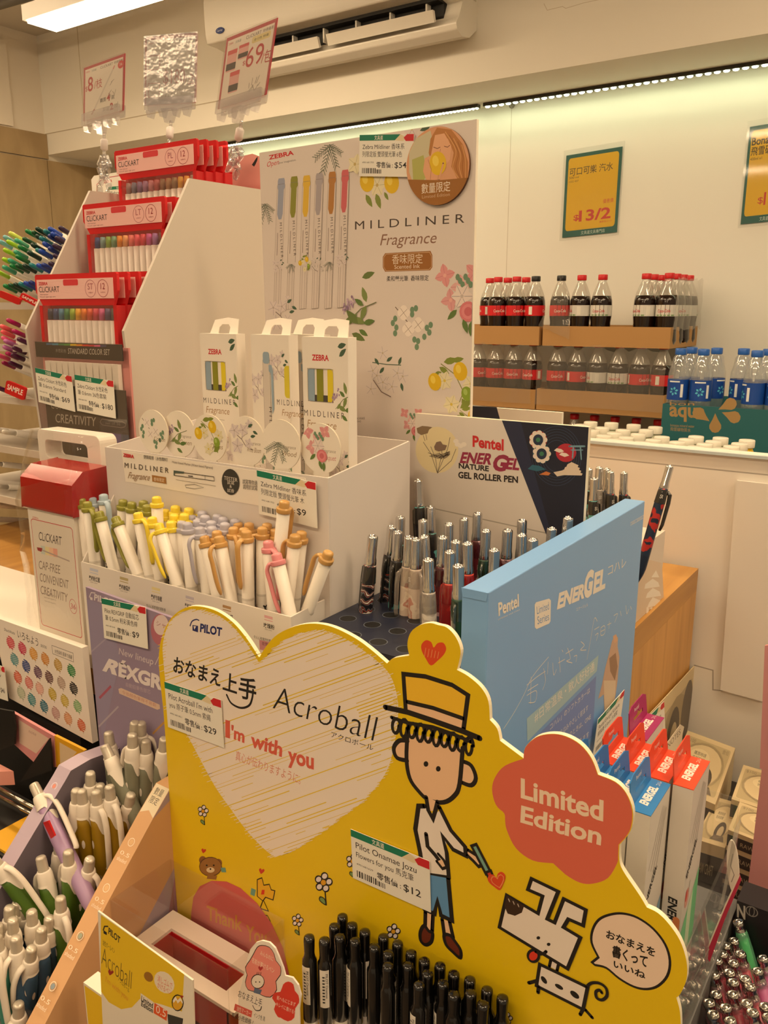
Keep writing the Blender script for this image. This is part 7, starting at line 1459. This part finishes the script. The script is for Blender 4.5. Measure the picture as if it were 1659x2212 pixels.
# ================================================================== grip pen display at the lower left
GD = empty('grip_pen_display', (-.6, .42, ZB), 'lilac and peach stepped display bin full of grip pencils at lower left', 'display bin')
LI = mat('a595a8', .5); PE = mat('cfa274', .5); LD = mat('6e6470', .6)
XR = -.509; f = FX(XR); strip = [(367, 1705), (329, 1771), (235, 1945), (99, 2209)]; sp_ = [at(*p, X=XR) for p in strip]
d_ = (sp_[3]-sp_[1]); e_ = sp_[3]+d_*.35
side = [(.443, ZB+.0005), (.443, sp_[0].z), (sp_[0].y, sp_[0].z)]+[(p.y, p.z) for p in sp_[1:]]+[(e_.y, e_.z), (e_.y, ZB+.0005)]
g = MB(); g.prism(FX(XR), list(reversed(side)), .0175, LD, PE)
fz = FX(XR); g.fill(fz, list(reversed(side)), LI); g.fill(fz, [(p.y, p.z) for p in sp_[1:]]+[(e_.y, e_.z), (e_.y+.03, e_.z-.04), (sp_[1].y+.028, sp_[1].z-.05), (sp_[0].y, sp_[0].z-.01)], PE); g.fill(fz, [(.4428, 1.13), (.43, 1.15), (.405, 1.07), (.4428, 1.02)], 'a07088')
# strip marks on the slanted edge
dd = (sp_[2]-sp_[1]).normalized(); fs = Fr(sp_[1]-Vector((.0175, 0, 0)), (1, 0, 0), -dd)
def strip_marks(g, fs, L, col, cols):
    for i in range(4):
        v = -L*(.14+.24*i); g.line(fs, ell(.0088, v, .0032, .0032, 14), .0006, col, True); g.fill(fs, ell(.0088, v, .0022, .0022, 12), cols[i])
        for k in range(2): g.text(fs, ('0.5', 'shaded')[k], .0088, v-.0115-.005*k, .003, col, wd=.011, align='c')
L_ = (sp_[3]-sp_[1]).length; strip_marks(g, fs, L_, 'ecdcc4', ('d8b080', 'd8b080', '9aa08c', '8a98a0'))
ft = Fr(sp_[0]-Vector((.0175, 0, 0)), (1, 0, 0), (sp_[0]-sp_[1]).normalized()); ln = (sp_[0]-sp_[1]).length
g.fill(ft, [(.0005, 0), (.017, 0), (.017, -ln*.95), (.0088, -ln*.8), (.0005, -ln*.95)], 'e0d2b4'); g.text(ft, '數量', .0035, -ln*.3, .0055, '4a4034', wd=.010); g.text(ft, '限定', .0035, -ln*.58, .0055, '4a4034', wd=.010)
g.build('side_wall', GD)
XLo, XLi = -.620, -.6025; lp = [(211, 1616), (169, 1628), (127, 1652), (114, 1675), (49, 1781), (6, 1852)]; lq = [at(*p, X=XLo) for p in lp]; le = lq[-1]+(lq[-1]-lq[-3])*1.6
sl = [(.443, ZB+.0005), (.443, lq[0].z)]+[(min(p.y, .4425), p.z) for p in lq[1:]]+[(le.y, le.z), (le.y, ZB+.0005)]
g = MB(); g.prism(FX(XLi), list(reversed(sl)), XLi-XLo, LD, mat('b3a2b4', .5)); d2 = (lq[5]-lq[3]).normalized(); fs = Fr(lq[3], (1, 0, 0), -d2)
for i, (t_, c) in enumerate(((.02, 'd88a78'), (.3, 'b8a8b8'), (.58, 'b8a8b8'))): v = -t_*.16-.004; g.line(fs, ell(.0088, v, .0032, .0032, 14), .0006, 'dccfd8', True); g.fill(fs, ell(.0088, v, .002, .002, 12), c); g.text(fs, '0.5', .0088, v-.0125, .003, 'dccfd8', wd=.01, align='c')
g.build('side_wall', GD)
f = FY(.4435); bp = at(187, 1270, Y=.4435); g = MB(); q = [f.px(185, 1268), f.px(232, 1290), (XR+.01, f.px(300, 1320)[1]), (XR+.03, ZB+.0005), (f.px(232, 1620)[0], ZB+.0005)]
zl_ = f.px(185, 1268); q = [(zl_[0], zl_[1]), (XR+.0, f.px(385, 1340)[1]), (XR+.0, ZB+.0005), (zl_[0], ZB+.0005)]; g.prism(f, list(reversed(q)), .003, mat('93839c', .45)); g.clip = list(reversed(q))
g.textpx(f, 'PILOT', (203, 1296), (245, 1309), (204, 1283), 'd8d0d4', weight=.03); g.pline(f, [(193, 1290), (197, 1280), (206, 1281)], 2, 'd8d0d4'); g.pfill(f, [(194, 1289), (200, 1291), (200, 1297), (195, 1295)], 'd8d0d4')
g.pfill(f, [(180, 1290), (230, 1310), (260, 1420), (222, 1600), (195, 1420)], '948aa6'); g.textpx(f, 'New lineup', (257, 1413), (331, 1436), (258, 1399), 'd4c8cc'); g.pline(f, [(335, 1436), (345, 1415)], 1.5, 'd4c8cc')
g.textpx(f, 'R', (222, 1447), (254, 1458), (230, 1422), 'e0d6d6', weight=.05, shear=.15); g.textpx(f, 'ÉXGRIP', (256, 1459), (378, 1499), (257, 1432), 'e0d6d6', weight=.05); g.textpx(f, '自動鉛筆色替芯', (272, 1482), (325, 1499), (272, 1474), 'b8a4b0'); g.pfill(f, [(256, 1488), (262, 1486), (345, 1522), (346, 1531), (340, 1533), (258, 1498)], 'd8bca8'); g.textpx(f, '令換顏色筆桿不易斷', (264, 1498), (338, 1527), (264, 1491), 'c08878')
for a, b, c, w_ in (((215, 1508), (240, 1482), 'a8586c', 5), ((213, 1570), (256, 1526), 'b0a4b0', 3.5), ((330, 1585), (355, 1560), 'b88a4a', 4), ((195, 1410), (240, 1370), 'a69ab0', 3), ((330, 1370), (356, 1345), 'b4a8b4', 2.5)): g.pline(f, [a, b], w_, c)
P_ = [(346+20*math.cos(b), 1360+34*math.sin(b)) for b in [-i*PI/10 for i in range(20)]]; g.pfill(f, P_, 'b06a78'); g.pfill(f, [(348+16*math.cos(b), 1350+22*math.sin(b)) for b in [-i*PI/10 for i in range(20)]], 'dccac8'); g.textpx(f, 'シャ', (338, 1350), (358, 1357), (338, 1340), '9a5a68'); g.build('header_board', GD)
price_tag(FY(.4425), (222, 1291), (317, 1311), (228, 1377), 'Pilot REXGRIP 自動鉛芯', '筆 0.5mm 粉彩黃色桿', '$9', 'price ticket reading $9 on the lilac header board')
def grip_pen(c, nm):
    t = local('grip_pencil', 'pencil', 'grip pencils in the lilac display'); r = .0068; wm = mat('e8ded0', .32); L = .142
    g = MB(); g.lathe([(.0014, 0), (.0022, .006), (.0052, .018), (r*1.0, .028), (r*1.06, .06), (r*1.08, .09), (r*1.02, .110), (r*.98, .1175)], mat(c, .35), 14)
    g.build('grip', t)
    g = MB(); g.lathe([(r*1.0, .1165), (r*1.01, .117), (r*.97, .1255), (r*.86, .1285), (r*.80, .1295)], wm, 14)
    n = 28; V = []; F = []
    for i in range(n+1):   # white collar with a pointed tongue on each side
        a = 2*PI*i/n; lo = .1165-.0145*max(0, math.cos(2*a))**1.2; V += [((r*1.085)*math.cos(a), (r*1.085)*math.sin(a), lo), ((r*1.02)*math.cos(a), (r*1.02)*math.sin(a), .1185)]
    F = [(2*i, 2*i+2, 2*i+3, 2*i+1) for i in range(n)]; g.add(V, F, wm, True)
    g.build('collar', t); g = MB(); g.lathe([(.0048, .1285), (.0046, .1292), (.0045, .138), (.0042, .1395), (.0044, .1402), (.0036, .1418), (.0012, .142)], mat('c9bfae', .3, .35), 12); g.build('push_button', t)
    g = MB(); g.tube(spline([(r*.8, 0, .126), (r*1.5, 0, .122), (r*1.95, 0, .11), (r*1.9, 0, .09), (r*1.75, 0, .074), (r*1.55, 0, .071)], 4, False), .0019, wm, 8, flat=1.5, ref=(0, 1, 0)); g.build('clip', t)
    g = MB()
    for a0 in (-1.5, 1.65): g.add([((r*1.09+.0002)*math.cos(a0+u*.2), (r*1.09+.0002)*math.sin(a0+u*.2), .093+v*.0042) for u, v in ell(0, 0, 1, 1, 12)], [tuple(range(12))], wm)
    g.build('dot', t); return t
GC = {'olive grey': '7f7f6c', 'mustard': '9c7a14', 'green': '4a6a20', 'blue': '3c5a78', 'red brown': '8a3624', 'lilac': 'a88ab0', 'teal': '3f8a78'}
GPs = {k: grip_pen(v, k) for k, v in GC.items()}
Q_ = [('olive grey', 234, 1584, 248, 1690, 0.425, -0.2, 'upper left'),
      ('olive grey', 225, 1612, 275, 1722, 0.415, 2.6, 'leaning at the left'),
      ('olive grey', 291, 1562, 292, 1690, 0.43, 2, 'rearmost'),
      ('olive grey', 305, 1563, 306, 1690, 0.434, 1, 'right of the rearmost'),
      ('olive grey', 286, 1588, 288, 1720, 0.422, 3.14159265, 'middle in front'),
      ('olive grey', 315, 1601, 318, 1735, 0.43, 3.14159265, 'right in front'),
      ('olive grey', 355, 1597, 345, 1730, 0.436, 2.6, 'rightmost beside the yellow board'),
      ('mustard', 195, 1671, 197, 1790, 0.402, 2, 'rearmost'),
      ('mustard', 164, 1708, 172, 1850, 0.384, 2, 'leftmost'),
      ('mustard', 176, 1709, 190, 1850, 0.386, -2.6, 'left of two in front'),
      ('mustard', 207, 1711, 222, 1860, 0.392, -0.15, 'right of two in front'),
      ('mustard', 216, 1697, 224, 1830, 0.405, 2, 'behind the front two'),
      ('mustard', 236, 1700, 250, 1820, 0.4, -0.2, 'fourth in front'),
      ('mustard', 283, 1718, 258, 1850, 0.412, 3.14159265, 'rightmost leaning left'),
      ('green', 127, 1818, 130, 1940, 0.364, 2, 'rear left'),
      ('green', 87, 1853, 120, 1990, 0.344, -2.9, 'left, leaning right'),
      ('green', 147, 1841, 156, 1980, 0.356, 3.14159265, 'middle'),
      ('green', 194, 1857, 180, 1980, 0.366, 0.3, 'right'),
      ('green', 130, 1941, 140, 2050, 0.338, -0.2, 'lowest, beside the peach edge'),
      ('green', -22, 1845, 60, 1960, 0.305, 0.3, 'cut by the left edge'),
      ('blue', 20, 1962, 24, 2090, 0.312, 2, 'second from the left at the back'),
      ('blue', 37, 1951, 38, 2090, 0.322, 1, 'rearmost'),
      ('blue', 52, 1957, 53, 2090, 0.326, 1, 'right of the rearmost'),
      ('blue', 68, 1970, 78, 2090, 0.32, 2.3, 'middle'),
      ('blue', 27, 1988, 34, 2110, 0.306, -0.3, 'front left'),
      ('blue', 106, 1984, 110, 2110, 0.33, -1.4, 'rightmost, turned to show its clip'),
      ('blue', 89, 2008, 91, 2140, 0.318, -1.6, 'second from the right in front'),
      ('blue', 33, 2027, 48, 2170, 0.3, -1.6, 'left of two lowest'),
      ('blue', 68, 2050, 57, 2180, 0.305, -1.6, 'right of two lowest'),
      ('red brown', 23, 2142, 20, 2260, 0.296, -2, 'upper'),
      ('red brown', 40, 2170, 42, 2290, 0.29, -1.6, 'lower'),
      ('teal', -5, 2000, 5, 2120, 0.3, -0.3, 'at the left edge'),
      ('teal', -8, 2025, 14, 2150, 0.292, -0.6, 'lowest at the left edge')]
fl = {}
for k_, x, y, fx, fy_, Y, sp, l in Q_:
    h = at(x, y-3, Y=Y); k2 = at(fx, fy_, Y=Y)
    if x == -22: h, k2 = at(x, y, X=-.612), at(66, 1962, X=-.586)
    r = put(GPs[k_], h, h-(h-k2).normalized(), '%s grip pencil in the lilac display, %s' % (k_, l), .142, sp, 'grip pencils in the lilac display'); fl.setdefault(k_, []).append((r.location.z, Y))
h = at(72, 1693, X=-.630); put(GPs['lilac'], h, h-(h-at(126, 1806, X=-.590)).normalized(), 'lilac grip pencil with a red label lying over the left wall', .142, .4, 'grip pencils in the lilac display')
f = FY(at(105, 1790, X=-.594).y-.010); g = MB(); g.prism(f, [f.px(*p) for p in ((93, 1777), (104, 1773), (118, 1806), (110, 1812))], .0015, mat('c8141c', .3)); tag(g.build('sample_label', None, f.p(*f.px(105, 1790))), 'red sample label on the lilac grip pencil', 'label', 'red sample labels')
ed = [(.4425, .4105), (.4105, .3725), (.3725, .3335), (.3335, .2965), (.2965, .27)]
for (ya, yb), k_ in zip(ed, ('olive grey', 'mustard', 'green', 'blue', 'red brown')):
    z = max(ZB+.004, min(a for a, b in fl[k_])-.002); g = MB(); g.box((XLi+.0002, yb+.0015, ZB+.0005), (XR-.0178, ya, z), LD); g.build('step', GD)
    g = MB(); zt2 = z+.085; g.box((XLi+.0003, yb, ZB+.001), (XR-.018, yb+.0012, zt2), film('cfc6c8', .93, .05, .05)); g.build('clear_divider', GD)
# ------------------------------------------------------------------ dark shelf at the far left with memo pads
sb = MB(); sb.box((-1.0, .475, ZB+.0005), (-.66, .60, 1.150), mat('100e0d', .7)); tag(sb.build('black_step', None, (-.8, .54, ZB)), 'black step unit under the oak shelf at the left', 'step')
ib = empty('colour_chart', (-.75, .462, 1.15), 'white board of coloured scribble samples below the white slab at left', 'chart board'); f = FY(.464); g = MB()
q = [f.px(*p) for p in ((-18, 1331), (177, 1400), (200, 1606), (20, 1508))]; g.prism(f, list(reversed(q)), .007, mat('ece2d6', .4)); 
C4 = dict(off=(0, 1330), sc=.2411); cols = ['d8505c', 'd0385c', 'e0a040', 'd8903c', 'c8a048', '2f8a4a', '5a9aa0', '2f4a8c', '6a4a64', '6a4444', 'b8a090', '1c1a1a', 'e06a4c', 'e08078', 'e8b0a0', 'c8ac30', 'ccb440', '8ab880', 'bcc4a8', '4f9aa0', '2f7a90', 'c8a09a', 'e0a070', 'd86a40']
PT = [(95, 240), (200, 290), (300, 340), (405, 385), (520, 440), (640, 490), (130, 390), (235, 450), (340, 505), (440, 550), (550, 600), (660, 650), (160, 550), (260, 600), (355, 650), (470, 700), (580, 760), (695, 810), (190, 690), (285, 750), (395, 810), (500, 870), (610, 920), (730, 980)]
for (x, y), c in zip(PT, cols):
    for k in range(7): e = 34*math.sqrt(max(.12, 1-((k-3)/3.3)**2)); g.pline(f, [(x-e+2*k-6, y-52+16*k-4), (x+e+2*k-6, y-46+16*k+8)], 2.9, c, **C4)
    g.pline(f, [(x-26, y-40), (x-10, y+50)], 2.0, c, **C4); g.pline(f, [(x+14, y+62), (x+20, y+78)], .9, '6a605a', **C4)
g.textpx(f, 'いろもよう', (38, 1376), (83, 1396), (37, 1360), '3a332e'); g.textpx(f, 'Shachihata', (9, 1362), (32, 1371), (9, 1356), '3a332e'); g.textpx(f, 'SENSYOKU', (88, 1397), (101, 1402), (88, 1391), '3a332e')
k = f.k(130, 1410); g.line(f, [f.px(*p) for p in ((112, 1394), (158, 1411), (159, 1430), (114, 1412))], k, '6a605a', True); g.textpx(f, '水性染料 簡単で綺麗', (118, 1410), (156, 1424), (118, 1402), '5a504a'); g.build('board', ib)
g = MB(); g.box((q[3][0]+.02, .4641, ZB+.0005), (q[2][0]-.02, .4735, min(q[3][1], q[2][1])-.0005), mat('100e0d', .7)); g.build('foot', ib)
price_tag(FY(.458), (-28, 1428), (12, 1440), (-20, 1500), 'Tombow', '水性筆', '$46', 'price ticket reading $46 at the left edge beside the colour chart')
C2 = dict(off=(0, 1540), sc=.1627)
pads = empty('memo_pad_rack', (-.73, .43, ZB), 'black rack of pink and yellow memo pads at the left edge', 'memo pad rack'); f = FY(.440)
def prism_px(px_, Y, th, m, name, par, prt=None):
    f = FY(Y); g = MB(); q = [f.px(x*.1627, 1540+y*.1627) for x, y in px_]; g.prism(f, list(reversed(q)), th, m)
    if prt: prt(g, f)
    return g.build(name, par)
prism_px([(160, -10), (720, 310), (740, 720), (500, 700), (190, 420)], .440, .003, mat('d08a8c', .5), 'pink_card', pads, lambda g, f: (g.pfill(f, [(245, 85), (650, 340), (480, 540), (260, 400)], 'dcc0ae', **C2), g.textpx(f, 'note', (62, 1582), (78, 1590), (63, 1575), 'b08a80')))
prism_px([(722, 300), (1120, 500), (1010, 700), (745, 720)], .4405, .003, mat('d8a018', .5), 'yellow_card', pads, lambda g, f: g.pfill(f, [(790, 390), (1020, 520), (930, 620), (800, 680)], 'd4bc98', **C2))
prism_px([(655, 340), (690, 760), (260, 920)], .4345, .002, mat('0c0b0a', .6), 'partition', pads)
prism_px([(-60, -60), (170, -20), (200, 190), (190, 420), (-60, 520)], .4335, .002, mat('0c0b0a', .6), 'partition', pads)
g = MB(); A = [at(*p, Z=1.128) for p in ((-30, 1632), (47, 1612), (80, 1630), (58, 1652), (-30, 1668))]; g.prism(Fr((0, 0, 1.128), (1, 0, 0), (0, 1, 0)), [(p.x, min(p.y, .431)) for p in reversed(A)], .016, mat('e09a8c', .5)); g.build('pink_pad', pads)
g = MB(); g.box((-.86, .375, ZB+.0005), (-.662, .4465, 1.085), mat('0e0c0b', .6)); g.build('rack_body', pads)
g = MB(); a, b = at(-20, 1694, Y=.410), at(80, 1748, Y=.410); g.tube([a, b], .0022, mat('b8b0a4', .15, 1), 10); g.tube([a-Vector((0, 0, .01)), b-Vector((0, 0, .008))], .0022, mat('b8b0a4', .15, 1), 10); g.build('chrome_rail', pads)
g = MB(); a = at(45, 1700, Z=1.0855); g.box((-.74, .378, 1.0855), (-.665, .425, 1.0885), mat('e0a818', .5)); g.build('yellow_pad', pads)
yb2 = empty('blue_yellow_box', (-.78, .40, ZB), 'yellow and blue box at the left edge below the chrome rail', 'box'); f = FY(.425); g = MB(); q = [f.px(*p) for p in ((-40, 1768), (0, 1768), (46, 1792), (40, 1800), (10, 1850), (-40, 1850))]
g.prism(f, list(reversed([q[0], q[1], q[2], (q[2][0], ZB+.0005), (q[0][0], ZB+.0005)])), .012, mat('1f5f94', .5)); g.pfill(f, [(-40, 1770), (0, 1769), (44, 1790), (20, 1792), (0, 1782), (-40, 1782)], 'e0a818'); g.pfill(f, [(5, 1800), (32, 1812), (12, 1850), (5, 1850)], 'c8bcb4'); g.build('box_body', yb2)

for o in S.objects:
    if '_local' in o: del o['_local']
